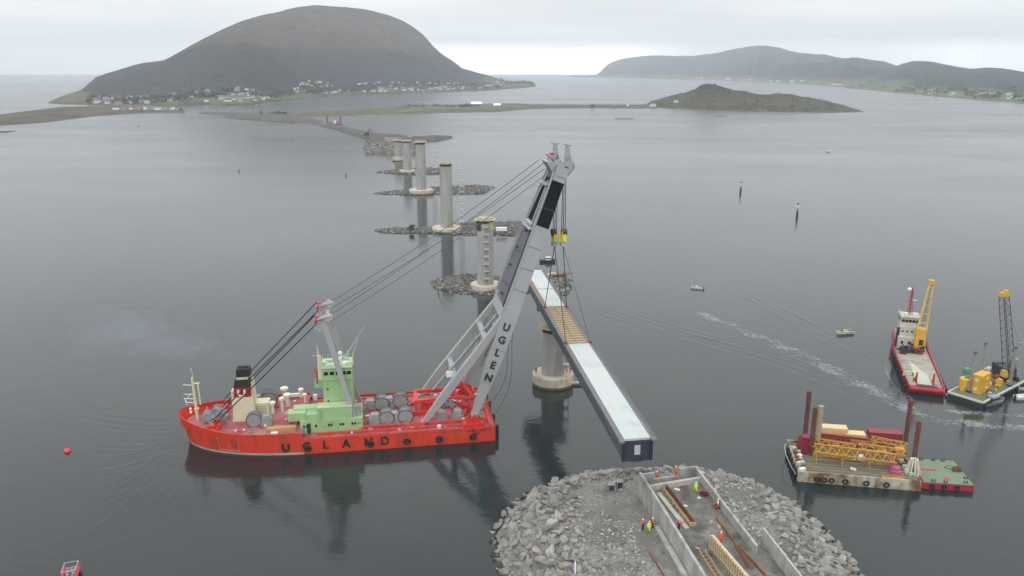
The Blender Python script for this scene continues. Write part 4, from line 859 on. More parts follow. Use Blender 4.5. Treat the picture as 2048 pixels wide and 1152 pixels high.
for i in range(n_):
    x = xs0+(xs1-xs0)*(i+.4)/n_
    if i > n_*.5: slab(b, x+.2, x+.75, -h*.7, h*.7, -.11, .0, 0)
slab(b, xs0, xs1, -.12, .12, .05, .16, 0); b.build('timber_formwork', [mat('form_timber', (.38, .30, .18), .8, .15, 2), mat('timber_brown', (.28, .21, .12), .8, .2, 2)], span)
b = MB(); slab(b, xat(610), xat(553), h*.60, h*.72, -.05, .16); b.build('timber_strip', mat('orange_timber', (.42, .22, .08), .8, .15), span)
b = MB(); slab(b, -.05, .3, -h*.82, h*.82, -4.25, -.36); 
for y in (-h*.80, -h*.70, h*.70, h*.80): slab(b, -.35, -.05, y-.09, y+.09, -4.2, -.4)
slab(b, -.3, -.05, -h*.3, h*.3, -4.3, -4.1, 0); ep = b.build('end_plate', navyg, span)
b = MB(); slab(b, -.16, -.05, -.55, .55, -2.95, -1.1); b.build('hatch', galv, ep)
b = MB(); slab(b, -.6, .3, h*.74, h*1.02, -.3, .1); slab(b, -.6, .3, -h*1.02, -h*.74, -.3, .1); b.build('corner_bracket', edge_m, span)
b = MB(); slab(b, LEN*.8, LEN*.8+1.4, h*.5, h*.72, -5.6, -4.2); slab(b, LEN*.8, LEN*.8+1.4, -h*.72, -h*.5, -5.6, -4.2); b.build('bearing_bracket', girder_m, span)
def spw(x, y, z=.2): # span-local -> world
    return Vector((nc.x, nc.y, ZN))+fdir2*x+Vector((-fdir2.y, fdir2.x, 0))*y+Vector((0, 0, slope*x+z))
att = [spw(xs0+.6, h*.85), spw(xs0+.6, -h*.85), spw(xs1-.6, h*.85), spw(xs1-.6, -h*.85)]
for a in ((xs0+.6, h*.85), (xs0+.6, -h*.85), (xs1-.6, h*.85), (xs1-.6, -h*.85)):
    b = MB(); b.box(tp(a[0], a[1], .2), (1.2, .5, .7)); b.build('lifting_lug', mat('lug_red', (.25, .05, .05), .6), span)
hdw = S0.W(*HD); yw = 1.7
hookp = []
for k, (dx, lab) in enumerate(((-.9, 'left yellow hook block with a dark sheave hanging from the boom head'), (1.0, 'right bright yellow hook block hanging from the boom head'))):
    c = Vector((hdw.x+dx+(-.1 if k == 0 else 0), hdw.y-(0 if k == 0 else 1.5), 0)); zz = top_z(c.x, c.y, 474); c.z = zz; hookp.append(c)
    e = empty('hook_block', c, .3, lab, 'hook block', 'hook blocks under the crane head'); b = MB()
    b.box((0, 0, -.9), (1.1, 2.0, 2.7), z0=True, tx=.8, ty=.6); b.box((0, 0, -.2), (1.7, .3, 1.4)); b.build('block_body', mat('hook_yellow', (.66, .55, .03), .45, .1, 1), e)
    b = MB(); b.lathe([(.2, -.5), (.95, -.5), (.8, 0), (.95, .5), (.2, .5)], (-.3 if k == 0 else .2, 0, 1.2), 16, axis='x'); b.build('sheave', dark, e)
    b = MB(); b.box((0, 0, -1.7), (1.3, 1.5, .8)); b.tube((0, 0, -1.2), (0, 0, -2.3), .3, n=8); b.build('shackle', galv, e)
    # falls between head and block
b = MB()
for c in hookp:
    for ox, oy in ((-.45, -.3), (0, .3), (.42, -.2)): b.tube((c.x+ox, c.y+oy, c.z+1.2), (hdw.x+(c.x-hdw.x)*.9+ox*.8+.15, c.y+oy, hdw.z-.4), .095, n=5)
o = b.build('hoist_rope', rope_m); tag(o, 'vertical bundle of dark hoist ropes between the boom head and hook blocks', 'rope')
for k, (a, lab) in enumerate(zip(att, ('sling from the hook blocks to the near left edge of the span', 'sling from the hook blocks to the near right edge of the span', 'sling from the hook blocks to the far left edge of the span', 'sling from the hook blocks to the far right edge of the span'))):
    c = hookp[0 if k in (0, 2) else 1]-Vector((0, 0, 2.1)); b = MB(); b.tube(c, a, .10 if k != 1 else .06, n=5); tag(b.build('lifting_sling', rope_m), 'dark wire '+lab, 'sling', 'slings carrying the bridge span')
# ================================================================== foreground rock mound and abutment
OUT = [(-2, 70), (-1.2, 100), (-1.2, 118), (-2.0, 127.4), (-3.3, 134), (-3.0, 140), (-.4, 146.5), (3.6, 152.5), (9.5, 157.5), (17, 161), (27, 162.6), (37.5, 162.8), (46.5, 160.6), (53.8, 155.6), (58.8, 148), (61.2, 138.5), (61.8, 128), (62.2, 115), (63, 95), (64, 70)]
def dist_in(x, y):
    best = 1e9; inside = False; n_ = len(OUT)
    for i in range(n_):
        x1, y1 = OUT[i]; x2, y2 = OUT[(i+1) % n_]
        if not (i == n_-1):
            dx, dy = x2-x1, y2-y1; t = max(0, min(1, ((x-x1)*dx+(y-y1)*dy)/(dx*dx+dy*dy))); d = hypot(x-x1-dx*t, y-y1-dy*t)
            if d < best: best = d
        if (y1 > y) != (y2 > y) and x < (x2-x1)*(y-y1)/(y2-y1)+x1: inside = not inside
    return best if inside else -best
def sm(t): t = max(0, min(1, t)); return t*t*(3-2*t)
WA, WB = P(1280, 944, 9.0), P(1411, 1152, 9.0)      # top line of the left retaining wall
WC, WD = P(1391, 932, 9.0), P(1514, 1091, 9.0)      # top line of the right retaining wall
def side_of(a, b_, x, y): return ((b_.x-a.x)*(y-a.y)-(b_.y-a.y)*(x-a.x))/hypot(b_.x-a.x, b_.y-a.y)
def ground(x, y):
    d = dist_in(x, y); pl = 4.9+1.9*sm((x-38)/3)
    r = side_of(WA, WB, x, y)                        # >0 : right (inner) side
    left = sm((-r+.0)/14)                            # hummocky rubble away from the wall
    z = min(pl, d*.60-.2)
    if z > 3: z += (.5*noise.noise(Vector((x*.16, y*.16, 3)))+.22*noise.noise(Vector((x*.6, y*.6, 8))))*min(1, (z-3)/1.5)*(.45+.55*sm(abs(r)/4-.5))
    # excavated lower bench in front of the left wall
    if x < WA.x+3 and y > 132: z -= 1.1*sm((y-134)/2)*sm((x-12)/8)*(1 if d > 8 else 0)*sm((d-6)/3)
    return z
b = MB(); gx0, gx1, gy0, gy1, gs = -6, 68, 92, 165, .8
NX, NY = int((gx1-gx0)/gs), int((gy1-gy0)/gs)
inner = lambda x, y: side_of(WA, WB, x, y) < -.5 and side_of(WC, WD, x, y) > .5
for j in range(NY+1):
    for i in range(NX+1):
        x, y = gx0+i*gs, gy0+j*gs; b.v.append((x, y, max(-2.5, ground(x, y))))
for j in range(NY):
    for i in range(NX): b.f.append((j*(NX+1)+i, j*(NX+1)+i+1, (j+1)*(NX+1)+i+1, (j+1)*(NX+1)+i)); b.m.append(0); b.sm.append(True)
site_m = mat('crushed_stone', (.205, .198, .18), .95, .4, 1.6, bump=.7, dirt=(.135, .13, .118), dscale=.11, damt=.5, det=9)
tag(b.build('rock_mound', site_m, recalc=False), 'crushed stone fill of the foreground abutment mound', 'ground', kind='structure')

# armour boulders
rd = random.Random(11); cell = {}; rocks = []
def ok(x, y, r):
    ci, cj = int(x//2), int(y//2)
    for a in (-1, 0, 1):
        for c in (-1, 0, 1):
            for (u, v, q) in cell.get((ci+a, cj+c), []):
                if hypot(u-x, v-y) < (r+q)*.74: return False
    cell.setdefault((ci, cj), []).append((x, y, r)); return True
for k in range(42000):
    x, y = rd.uniform(-5, 63), rd.uniform(104, 164); d = dist_in(x, y)
    lim = 15 if x < 14 and y < 143 else (10.5 if y > 140 else 13.5)
    if d < -.6 or d > lim+2*noise.noise(Vector((x*.2, y*.2, 0))): continue
    if side_of(WA, WB, x, y) > -1.4 and side_of(WC, WD, x, y) < 1.2 and y < WA.y+2.5: continue
    r = rd.choice((.42, .6, .75, .85, .95, 1.05, 1.15, 1.3)) if k > 5000 else rd.uniform(.9, 1.4)
    if d > lim-2.5: r = min(r, .75)
    if ok(x, y, r): rocks.append((x, y, ground(x, y), r, d))
def vis(x, y, z): u, v = Q((x, y, z)); return -20 < u < 2068 and 0 < v < 1165
rocks = [r for r in rocks if vis(*r[:3])]
rocks.sort(key=lambda r: -r[3]/hypot(r[0], r[1], 87)*(1 if r[4] > 1 else .6))
kinds = ['grey', 'dark grey', 'pale grey', 'dark grey', 'tan', 'brown', 'grey', 'whitish']
for i, (x, y, z, r, d) in enumerate(rocks[:298]):
    k = rd.choice((0, 0, 0, 8, 16, 6, 14, 22, 1, 9, 2, 10, 18, 3, 11, 0, 6, 14, 4 if rd.random() < .6 else 0, 5 if rd.random() < .5 else 6, 7 if rd.random() < .6 else 2))
    o = bpy.data.objects.new('boulder', RM[k]); COL.objects.link(o); o.location = (x, y, max(z, -.3)+r*.16); s = r*1.14
    o.scale = (s*rd.uniform(.95, 1.3), s, s); o.rotation_euler = (rd.uniform(-.45, .45), rd.uniform(-.45, .45), rd.uniform(0, 6.28))
    px, py = Q((x, y, z)); where = 'left' if px < 1170 else ('right' if px > 1430 else 'far')
    tag(o, '%s angular boulder %s on the %s side of the foreground mound' % (kinds[k % 8], 'at the waterline' if d < 2.5 else 'midway up the slope' if d < 7 else 'near the slope top', where), 'boulder', 'armour boulders around the foreground mound')
pts = [Vector((x, y, max(z, -.3)+r*.15)) for x, y, z, r, d in rocks[298:]]
scatter_rocks('armour_rock', pts, [r[3]*1.2 for r in rocks[298:]], [rock_mats[i] for i in (0, 1, 2, 0, 6, 1, 3, 0)], label='smaller grey armour rocks wedged between the large boulders', seed=3)
# rubble over the fill
pts = []; szs = []
for _ in range(9500):
    x, y = rd.uniform(2, 58), rd.uniform(104, 156); d = dist_in(x, y)
    if d < 7: continue
    rl, rr = side_of(WA, WB, x, y), side_of(WC, WD, x, y)
    if rl > -.5 and rr < .5: continue
    if rl <= -.5 and (-rl < 7+2.5*noise.noise(Vector((x*.2, y*.2, 7))) or y > 138) and rd.random() < .93: continue
    z = ground(x, y); pts.append(Vector((x, y, z+.02))); szs.append(rd.choice((.1, .14, .18, .24, .32, .45)) if rd.random() < .95 else rd.uniform(.5, .9))
scatter_rocks('rubble', pts, szs, [mat('rubble_stone', (.24, .235, .22), .95, .25, 2), mat('rubble_stone_dark', (.15, .145, .135), .95, .25, 2), mat('rubble_stone_pale', (.34, .335, .32), .95, .2, 2)], label='loose broken rubble scattered over the fill', cat='rubble', seed=5)
# dark seaweed stones at the waterline
pts = []; szs = []
for i in range(len(OUT)-1):
    a, c = Vector(OUT[i]), Vector(OUT[i+1])
    for _ in range(int((c-a).length*1.6)):
        p = a.lerp(c, rd.random())+Vector((rd.uniform(-.9, .5), rd.uniform(-.5, .5))); pts.append(Vector((p.x, p.y, rd.uniform(-.1, .15)))); szs.append(rd.uniform(.3, .7))
scatter_rocks('seaweed_rocks', pts, szs, [mat('weed_stone', (.03, .033, .02), .8, .3, 2)], label='dark weed covered stones along the waterline of the mound', seed=6)

# ---- abutment of poured concrete
ab = empty('abutment', (WA.x, WA.y, 0), 0, 'large pale concrete abutment with two long retaining walls and a sunken bearing trench', 'abutment')
def lw(v, z=0.0): return Vector((v.x-WA.x, v.y-WA.y, z))
def wall_between(b, a, c, z0, z1, th, m=0, z1b=None, z0b=None):
    a, c = lw(a), lw(c); d = (c-a).normalized(); s = Vector((-d.y, d.x, 0))*th/2; zb = z1 if z1b is None else z1b; z0b = z0 if z0b is None else z0b
    V = lambda p, z: (p.x, p.y, z)
    return b.add([V(a-s, z0), V(c-s, z0b), V(c+s, z0b), V(a+s, z0), V(a-s, z1), V(c-s, zb), V(c+s, zb), V(a+s, z1)], [(0, 3, 2, 1), (4, 5, 6, 7), (0, 1, 5, 4), (1, 2, 6, 5), (2, 3, 7, 6), (3, 0, 4, 7)], m)
WM = P(1326, 1015, 9.0); ext = WB+(WB-WM).normalized()*14
b = MB(); wall_between(b, WA, WM, 2.6, 9.0, .55); wall_between(b, WM+(WM-WA).normalized()*.01, ext, 4.3, 9.0, .53); b.build('retaining_wall', concw, ab)
b = MB(); q = (WM-WA).normalized(); off = Vector((-1.1, -.15, 0)); wall_between(b, WM+off, ext+off, 3.8, 5.35, .7); wall_between(b, WM+off*.62, ext+off*.62, 3.8, 5.2, .5); b.build('footing', conc, ab)
b = MB(); wall_between(b, WC, WD, 5.8, 9.0, .5); b.build('retaining_wall', concw, ab)
NB1, NB2 = P(1527, 1055, 10.2), P(1603, 1152, 10.2); e2_ = NB2+(NB2-NB1).normalized()*14
b = MB(); wall_between(b, NB1, e2_, 6.2, 10.2, .4); b.build('wing_wall', concw, ab)
b = MB(); BL, BR = WA.lerp(WB, .012), WC
f_ = lambda t: BL.lerp(BR, t)
wall_between(b, f_(0), f_(.24), 3, 8.75, .45); wall_between(b, f_(.241), f_(.699), 3, 7.3, .45); wall_between(b, f_(.70), f_(1), 3, 8.95, .5); b.build('back_wall', concw, ab)
IL, IR = P(1300, 971, 8.3), P(1402, 954, 8.3)
b = MB(); wall_between(b, IL, IR, 4, 8.3, .7); b.build('bearing_beam', conc, ab)
fl_m = mat('dusty_floor', (.165, .16, .145), .9, .3, .5, bump=.3, dirt=(.085, .08, .07), dscale=.22, damt=.52, det=8, spec=.2)
b = MB(); c1, c2, c3, c4 = IL, IR, WD+(WD-WC).normalized()*20+Vector((5, 0, 0)), ext
pl = [lw(IL), lw(IR), lw(WC.lerp(WD, .5))]
P4 = [lw(IL+Vector((-.6, 0, 0))), lw(IR+Vector((.3, 0, 0))), lw(WD), lw(NB1)+Vector((.2, -.6, 0)), lw(e2_), lw(ext)]
b.prism([(v.x, v.y) for v in P4], 3.5, 7.25); b.build('floor', fl_m, ab)
T4 = [lw(BL), lw(BR), lw(IR), lw(IL)]; b = MB(); b.prism([(v.x, v.y) for v in T4], 3.4, 6.3); b.build('trench_floor', mat('dark_trench_floor', (.10, .075, .07), .7, .3, 1), ab)  # trench floor in a darker brown than the main floor
# rows of anchor bolts and a low kerb beside the left wall
b = MB(); wall_between(b, P(1317, 985, 7.5), P(1374, 1056, 7.5), 7.2, 7.5, .9); b.build('kerb', conc, ab)

# ---- loose site things
def dims(a, c): d = c-a; return hypot(d.x, d.y), atan2(d.y, d.x)
F = 7.25
a_, c_ = P(1324, 971, F), P(1385, 1052, F); L_, r_ = dims(a_, c_)
e = empty('formwork_trough', a_, r_, 'long open rusty steel trough edged with timber on the abutment floor', 'formwork')
b = MB(); b.box((L_/2, 0, .02), (L_, .9, .08), z0=True); b.box((L_/2, .45, .02), (L_, .06, .9), z0=True); b.build('trough', rust, e)
b = MB(); b.box((L_/2, -.5, .02), (L_, .14, .75), z0=True); b.box((L_/2, .62, .02), (L_, .14, .5), z0=True)
for i in range(9): b.box((L_*(i+.5)/9, -.72, .02), (.15, .3, .6), z0=True)
b.box((L_+.1, 0, .02), (.12, 1.3, .8), z0=True); b.build('timber_edge', timber, e)
a_, c_ = P(1423, 1071, 10.0), P(1492, 1152, 10.0); L_, r_ = dims(a_, c_); L_ += 7
e = empty('wall_formwork', (a_.x, a_.y, F), r_, 'tall pale timber wall formwork with upright battens standing on the abutment floor', 'formwork')
b = MB(); b.box((L_/2, 0, .02), (L_, .12, 2.75), z0=True); b.build('panel', mat('form_plywood', (.27, .19, .10), .8, .2, 1.2), e)
b = MB()
for i in range(int(L_/.75)): b.box((.15+i*.75, -.18, .02), (.26, .22, 2.85), z0=True)
b.box((L_/2, -.33, .9), (L_, .1, .12)); b.box((L_/2, .2, 2.8), (L_, .5, .12)); b.build('batten', mat('pale_batten', (.50, .41, .26), .8, .2, 2), e)
a_, c_ = P(1404, 1108, F), P(1432, 1152, F); L_, r_ = dims(a_, c_); b = MB()
for y in (-.5, .5): b.box((L_/2+2, y, .4), (L_+4, .12, .8))
for i in range(8): b.box((i*1.0, 0, .3), (.1, 1, .12))
e = b.build('shuttering', timber); e.location = a_; e.rotation_euler = (0, 0, r_); tag(e, 'low timber frame lying left of the tall formwork', 'formwork')
def bar(name, p0, p1, z, w_, h_, m, lab, cat='beam'):
    a_, c_ = P(*p0, z), P(*p1, z); L_, r_ = dims(a_, c_); b = MB(); b.box((L_/2, 0, h_/2), (L_, w_*.2, h_)); b.box((L_/2, 0, .03), (L_, w_, .05)); b.box((L_/2, 0, h_), (L_, w_, .05)); o = b.build(name, m); o.location = a_; o.rotation_euler = (0, 0, r_); return tag(o, lab, cat)
bar('steel_beam', (1433, 1038), (1478, 1097), F, .3, .3, rust, 'long rusty steel beam lying on the floor behind the worker in orange')
bar('steel_beam', (1484, 1100), (1545, 1168), F, .4, .35, rust, 'rusty beam running to the bottom edge beside the reinforcement cage')
bar('steel_beam', (1299, 1105), (1332, 1158), 5.1, .2, .2, rust, 'thin rusty bar on the gravel left of the retaining wall')
a_, c_ = P(1474, 1092, F+.3), P(1502, 1136, F+.3); L_, r_ = dims(a_, c_); b = MB()
for i in range(26): b.tube((L_*i/25, -.55, .1), (L_*i/25, .55, .1), .03, n=3); b.tube((L_*i/25, -.55, .1), (L_*i/25, -.55, .9), .03, n=3)
for i in range(7): b.tube((0, -.55+i*.18, .1), (L_, -.55+i*.18, .1), .03, n=3); b.tube((0, -.55, .1+i*.13), (L_, -.55, .1+i*.13), .03, n=3)
o = b.build('reinforcement_cage', rust); o.location = a_; o.rotation_euler = (0, 0, r_); tag(o, 'rusty reinforcement cage lying between the beams and the tall formwork', 'steel cage')
for k, (px, py, s, lab) in enumerate(((1407, 991, 1.0, 'dark red heap of slings and hose on the floor between the two yellow workers'), (1444, 1016, 1.3, 'dark red equipment bundle leaning at the right retaining wall'))):
    b = MB(); rd2 = random.Random(k)
    for i in range(9): b.torus((rd2.uniform(-.5, .5)*s, rd2.uniform(-.35, .35)*s, .15+rd2.uniform(0, .35)), rd2.uniform(.3, .5)*s, .1, rd2.choice('zzxy'), 10, 5)
    o = b.build('sling_heap', mat('dark_red_webbing', (.13, .012, .02), .8, .3, 3)); o.location = P(px, py, F); tag(o, lab, 'slings')
for k, (px, py, lab) in enumerate(((1222, 980, 'left of two small generator boxes with black front on the gravel'), (1239, 974, 'right of two small generator boxes with black front on the gravel'))):
    zg = ground(*P(px, py, 4).xy)
    e = empty('generator', P(px, py, zg), .15, lab, 'generator', 'generator boxes on the gravel'); b = MB(); b.box((0, 0, .05), (1.15, .8, 1.15), z0=True); b.box((0, 0, 1.2), (1.2, .9, .1), z0=True, m=1); b.build('housing', [dark, mgrey], e)
    b = MB()
    for x in (-.6, .6):
        for y in (-.45, .45): b.beam((x, y, 0), (x, y, 1.45), .07, .07)
    for y in (-.45, .45): b.beam((-.6, y, 1.45), (.6, y, 1.45), .07, .07)
    for x in (-.6, .6): b.beam((x, -.45, 1.45), (x, .45, 1.45), .07, .07)
    b.build('frame', galv, e)
for k, (px, py, w_, l_, m, lab) in enumerate(((1354, 979, .5, 1.1, white, 'white plastic sheet on the floor near the front of the trough'), (1370, 1012, .4, .9, white, 'white bag on the floor right of the trough'), (1398, 996, .4, .6, white, 'small white tub below the dark red sling heap'), (1422, 1044, .5, 1.0, timber, 'short plank left of the tip of the long rusty beam'), (1438, 1054, .5, 1.2, timber, 'short plank lying against the long rusty beam'), (1465, 1042, .2, 1.0, timber, 'thin short batten near the right retaining wall'), (1395, 1097, .35, .8, galv, 'bright metal piece in front of the tall formwork'))):
    b = MB(); b.box((0, 0, .05), (l_, w_, .1)); b.box((l_*.1, w_*.1, .14), (l_*.6, w_*.5, .1)); o = b.build('debris', m); o.location = P(px, py, F); o.rotation_euler = (0, 0, -.6+k*.5); tag(o, lab, 'debris')
b = MB(); a_ = P(1150, 1152, 5.4); b.tube((0, 0, .3), (.3, 3.4, .3), .09, n=6); o = b.build('pipe', white); o.location = P(1150, 1150, 5.6); tag(o, 'short white pipe lying among the rocks at the bottom edge', 'pipe')

# ---- people
def skinned(name, verts, edges, radii, m, root=0, sub=1):
    me = bpy.data.meshes.new(name); me.from_pydata(verts, edges, []); o = bpy.data.objects.new(name, me); COL.objects.link(o)
    md = o.modifiers.new('s', 'SKIN'); md.use_smooth_shade = True; ss = o.modifiers.new('u', 'SUBSURF'); ss.levels = sub; ss.render_levels = sub
    for i, r in enumerate(radii):
        v = me.skin_vertices[0].data[i]; v.radius = (r, r) if not isinstance(r, tuple) else r; v.use_root = (i == root)
    dg = bpy.context.evaluated_depsgraph_get(); nm = bpy.data.meshes.new_from_object(o.evaluated_get(dg)); bpy.data.objects.remove(o); bpy.data.meshes.remove(me)
    nm.materials.clear(); nm.materials.append(m); nm.name = name
    for p in nm.polygons: p.use_smooth = True
    return nm
def person_meshes(pose, top_m, leg_m):
    J = dict(pel=(0, 0, .95), sp=(0, .01, 1.15), ch=(0, .02, 1.36), nk=(0, 0, 1.52), hd=(0, -.02, 1.62), hd2=(0, -.03, 1.74),
             ls=(.19, .01, 1.43), rs=(-.19, .01, 1.43), lh=(.1, 0, .9), rh=(-.1, 0, .9), lk=(.12, -.03, .5), rk=(-.12, -.03, .5), la=(.13, .03, .1), ra=(-.13, .03, .1), lt=(.15, -.16, .05), rt=(-.15, -.16, .05))
    if pose == 'reach': J.update(le=(.27, -.16, 1.2), re=(-.26, -.18, 1.22), lw=(.2, -.42, 1.22), rw=(-.2, -.42, 1.25), sp=(0, -.04, 1.13), ch=(0, -.1, 1.33), nk=(0, -.15, 1.48), hd=(0, -.2, 1.57), hd2=(0, -.24, 1.68), ls=(.19, -.1, 1.4), rs=(-.19, -.1, 1.4))
    elif pose == 'walk': J.update(le=(.27, .1, 1.17), re=(-.27, -.06, 1.16), lw=(.26, .02, .93), rw=(-.26, -.2, .97), lk=(.11, -.16, .52), rk=(-.11, .06, .5), la=(.12, -.2, .12), ra=(-.12, .3, .16), lt=(.13, -.39, .08), rt=(-.13, .14, .05))
    elif pose == 'bend': J.update(sp=(0, -.14, 1.08), ch=(0, -.33, 1.18), nk=(0, -.47, 1.22), hd=(0, -.56, 1.22), hd2=(0, -.67, 1.22), ls=(.19, -.38, 1.2), rs=(-.19, -.38, 1.2), le=(.23, -.45, .95), re=(-.23, -.45, .95), lw=(.15, -.52, .7), rw=(-.15, -.52, .72), lk=(.14, -.1, .5), rk=(-.14, -.08, .5))
    else: J.update(le=(.29, .04, 1.17), re=(-.29, .04, 1.17), lw=(.29, -.07, .93), rw=(-.29, -.07, .93))
    def hand(s, w_, e_):
        w_, e_ = Vector(J[w_]), Vector(J[e_]); d = (w_-e_).normalized(); sd_ = Vector((s, 0, 0)); out_ = [w_+d*.08]
        tips = [w_+d*(.08+l)+Vector((0, 1, 0))*o+Vector((-s*.02, 0, 0)) for l, o in ((.075, -.033), (.085, -.011), (.08, .011), (.065, .033))]; th = w_+d*.07+Vector((0, -.06, 0)); return out_[0], tips, th
    V = []; E = []; Rr = []; ix = {}
    def av(n_, c, r): ix[n_] = len(V); V.append(tuple(c)); Rr.append(r)
    for n_, r in (('pel', .14), ('sp', .125), ('ch', (.16, .12)), ('nk', .055), ('hd', .085), ('hd2', .085), ('ls', .07), ('rs', .07), ('le', .048), ('re', .048), ('lw', .032), ('rw', .032), ('lh', .1), ('rh', .1), ('lk', .07), ('rk', .07), ('la', .045), ('ra', .045), ('lt', .04), ('rt', .04)): av(n_, J[n_], r)
    for a, c in (('pel', 'sp'), ('sp', 'ch'), ('ch', 'nk'), ('nk', 'hd'), ('hd', 'hd2'), ('ch', 'ls'), ('ch', 'rs'), ('ls', 'le'), ('rs', 're'), ('le', 'lw'), ('re', 'rw'), ('pel', 'lh'), ('pel', 'rh'), ('lh', 'lk'), ('rh', 'rk'), ('lk', 'la'), ('rk', 'ra'), ('la', 'lt'), ('ra', 'rt')): E.append((ix[a], ix[c]))
    av('nose', Vector(J['hd']).lerp(Vector(J['hd2']), .3)+Vector((0, -.10, 0)), .018); E.append((ix['hd'], ix['nose']))
    for s, w_, e_ in ((1, 'lw', 'le'), (-1, 'rw', 're')):
        pm, tips, th = hand(s, w_, e_); av(w_+'p', pm, .03); E.append((ix[w_], ix[w_+'p']))
        for k, t in enumerate(tips): av(w_+str(k), t, .009); E.append((ix[w_+'p'], ix[w_+str(k)]))
        av(w_+'t', th, .010); E.append((ix[w_], ix[w_+'t']))
    body = skinned('person_body', V, E, Rr, skin)
    def sub(names, edges, radii, nm, m): return skinned(nm, [J[n_] for n_ in names], [(names.index(a), names.index(c)) for a, c in edges], radii, m)
    jk = sub(['pel', 'sp', 'ch', 'ls', 'rs', 'le', 're', 'lw', 'rw'], [('pel', 'sp'), ('sp', 'ch'), ('ch', 'ls'), ('ch', 'rs'), ('ls', 'le'), ('rs', 're'), ('le', 'lw'), ('re', 'rw')], [.175, .165, (.2, .16), .105, .105, .078, .078, .06, .06], 'jacket', top_m)
    tr = sub(['pel', 'lh', 'rh', 'lk', 'rk', 'la', 'ra'], [('pel', 'lh'), ('pel', 'rh'), ('lh', 'lk'), ('rh', 'rk'), ('lk', 'la'), ('rk', 'ra')], [.16, .125, .125, .095, .095, .075, .075], 'trousers', leg_m)
    b = MB(); h0, h1 = Vector(J['hd']), Vector(J['hd2']); d = (h1-h0).normalized(); c = h1+d*.02
    pts_ = [(c-d*.02, .15), (c+d*.0, .135), (c+d*.06, .12), (c+d*.11, .07), (c+d*.125, .02)]
    for (p, r), (q, r2) in zip(pts_, pts_[1:]): b.tube(p, q, r, r2, 12)
    hm = b.mesh('helmet', [helm]); b = MB()
    for s in ('l', 'r'): a = Vector(J[s+'a']); t = Vector(J[s+'t']); b.tube(a+Vector((0, .03, -.02)), t+Vector((0, -.04, .0)), .07, .055, 8); b.tube(a+Vector((0, 0, .1)), a-Vector((0, 0, .05)), .075, .07, 8)
    bt = b.mesh('boots', [navy]); return [('jacket', jk), ('trousers', tr), ('helmet', hm), ('boots', bt)], body
PM = {}
def person(px, py, z, rz, pose, tm, lm, lab, sc=1.2):
    k = (pose, tm.name, lm.name)
    if k not in PM: PM[k] = person_meshes(pose, tm, lm)
    parts, body = PM[k]; e = empty('person', P(px, py, z) if not isinstance(px, Vector) else px, rz, lab, 'person', 'construction workers on the abutment'); e.scale = (sc, sc, sc)
    o = bpy.data.objects.new('body', body); COL.objects.link(o); o.parent = e
    for n_, me in parts: o = bpy.data.objects.new(n_, me); COL.objects.link(o); o.parent = e
    return e
person(1313, 962, 6.3, 2.6, 'stand', orange, orange, 'worker in orange suit standing in the left part of the bearing trench')
person(1352, 952, 6.3, 3.4, 'reach', orange, orange, 'worker in orange suit at the back wall, right one of two in the trench')
person(1391, 984, F, .2, 'walk', hiyel, hiyel, 'worker in yellow suit walking on the floor behind the dark red sling heap')
person(1429, 996, F, .4, 'stand', hiyel, hiyel, 'worker in yellow suit standing close to the right retaining wall')
person(1435, 1018, F, 1.2, 'walk', helm, orange, 'worker in pale top and orange trousers beside the dark red bundle')
person(1357, 1058, F, 2.2, 'bend', orange, navy, 'worker in orange jacket bending at the left retaining wall near the trough end')
person(1441, 1086, F, 3.0, 'stand', orange, orange, 'worker in orange suit standing behind the tall timber formwork')
person(1285, 1059, ground(*P(1285, 1059, 5).xy), .5, 'stand', orange, navy, 'left worker in orange of the three talking on the gravel')
person(1298, 1064, ground(*P(1298, 1064, 5).xy), -.4, 'walk', hiyel, hiyel, 'worker in yellow suit between the two orange workers on the gravel')
person(1305, 1056, ground(*P(1305, 1056, 5).xy), -1.2, 'stand', orange, navy, 'right worker in orange of the three talking on the gravel')
# ================================================================== small boats
def boat_outline(L, B, bow=.42, stern=.9, n=9):
    pts = [(-L/2, B/2*stern)]+[(-L/2+L*(1-bow)*i/3, B/2*(stern+(1-stern)*min(1, i/2))) for i in range(1, 4)]
    for i in range(1, n): t = i/n; pts.append((L/2-L*bow+L*bow*t, B/2*(1-t**2.1)**.75))
    pts.append((L/2, .0)); return pts+[(x, -y) for x, y in reversed(pts[:-1])]
def boat_hull(L, B, H, wall=.12, floor=.35, drop=.25, m=0, mi=1, sheer_=.3, rim=2):
    b = MB(); o = boat_outline(L, B); n_ = len(o)
    sh = lambda x: H+sheer_*H*max(0, (x/(L/2)))**2
    R = []
    R.append([(x*.93-.02*L, y*.62, -drop) for x, y in o]); R.append([(x*.97, y*.88, H*.25) for x, y in o]); R.append([(x, y, sh(x)) for x, y in o])
    k = 1-2*wall/B; R.append([(x*(1-2*wall/L), y*k, sh(x)) for x, y in o]); R.append([(x*(1-2*wall/L)*.99, y*k*.97, H*floor) for x, y in o])
    vs = [p for r in R for p in r]; fs = []; ms = []
    for j in range(4):
        for i in range(n_): fs.append((j*n_+i, j*n_+(i+1) % n_, (j+1)*n_+(i+1) % n_, (j+1)*n_+i)); ms.append((m, m, rim, mi)[j])
    fs.append(tuple(range(n_))[::-1]); ms.append(m); fs.append(tuple(4*n_+i for i in range(n_))); ms.append(mi)
    b.v += vs; b.f += fs; b.m += ms; b.sm += [False]*len(fs); return b
alu = mat('dull_aluminium', (.30, .31, .32), .4, .12, 1, metal=.4); gdeck = mat('grey_boat_deck', (.22, .23, .24), .8, .15, 1)
bcream = mat('cream_gelcoat', (.66, .64, .48), .4, .05); boatred = mat('boat_red', (.50, .015, .03), .45, .06)
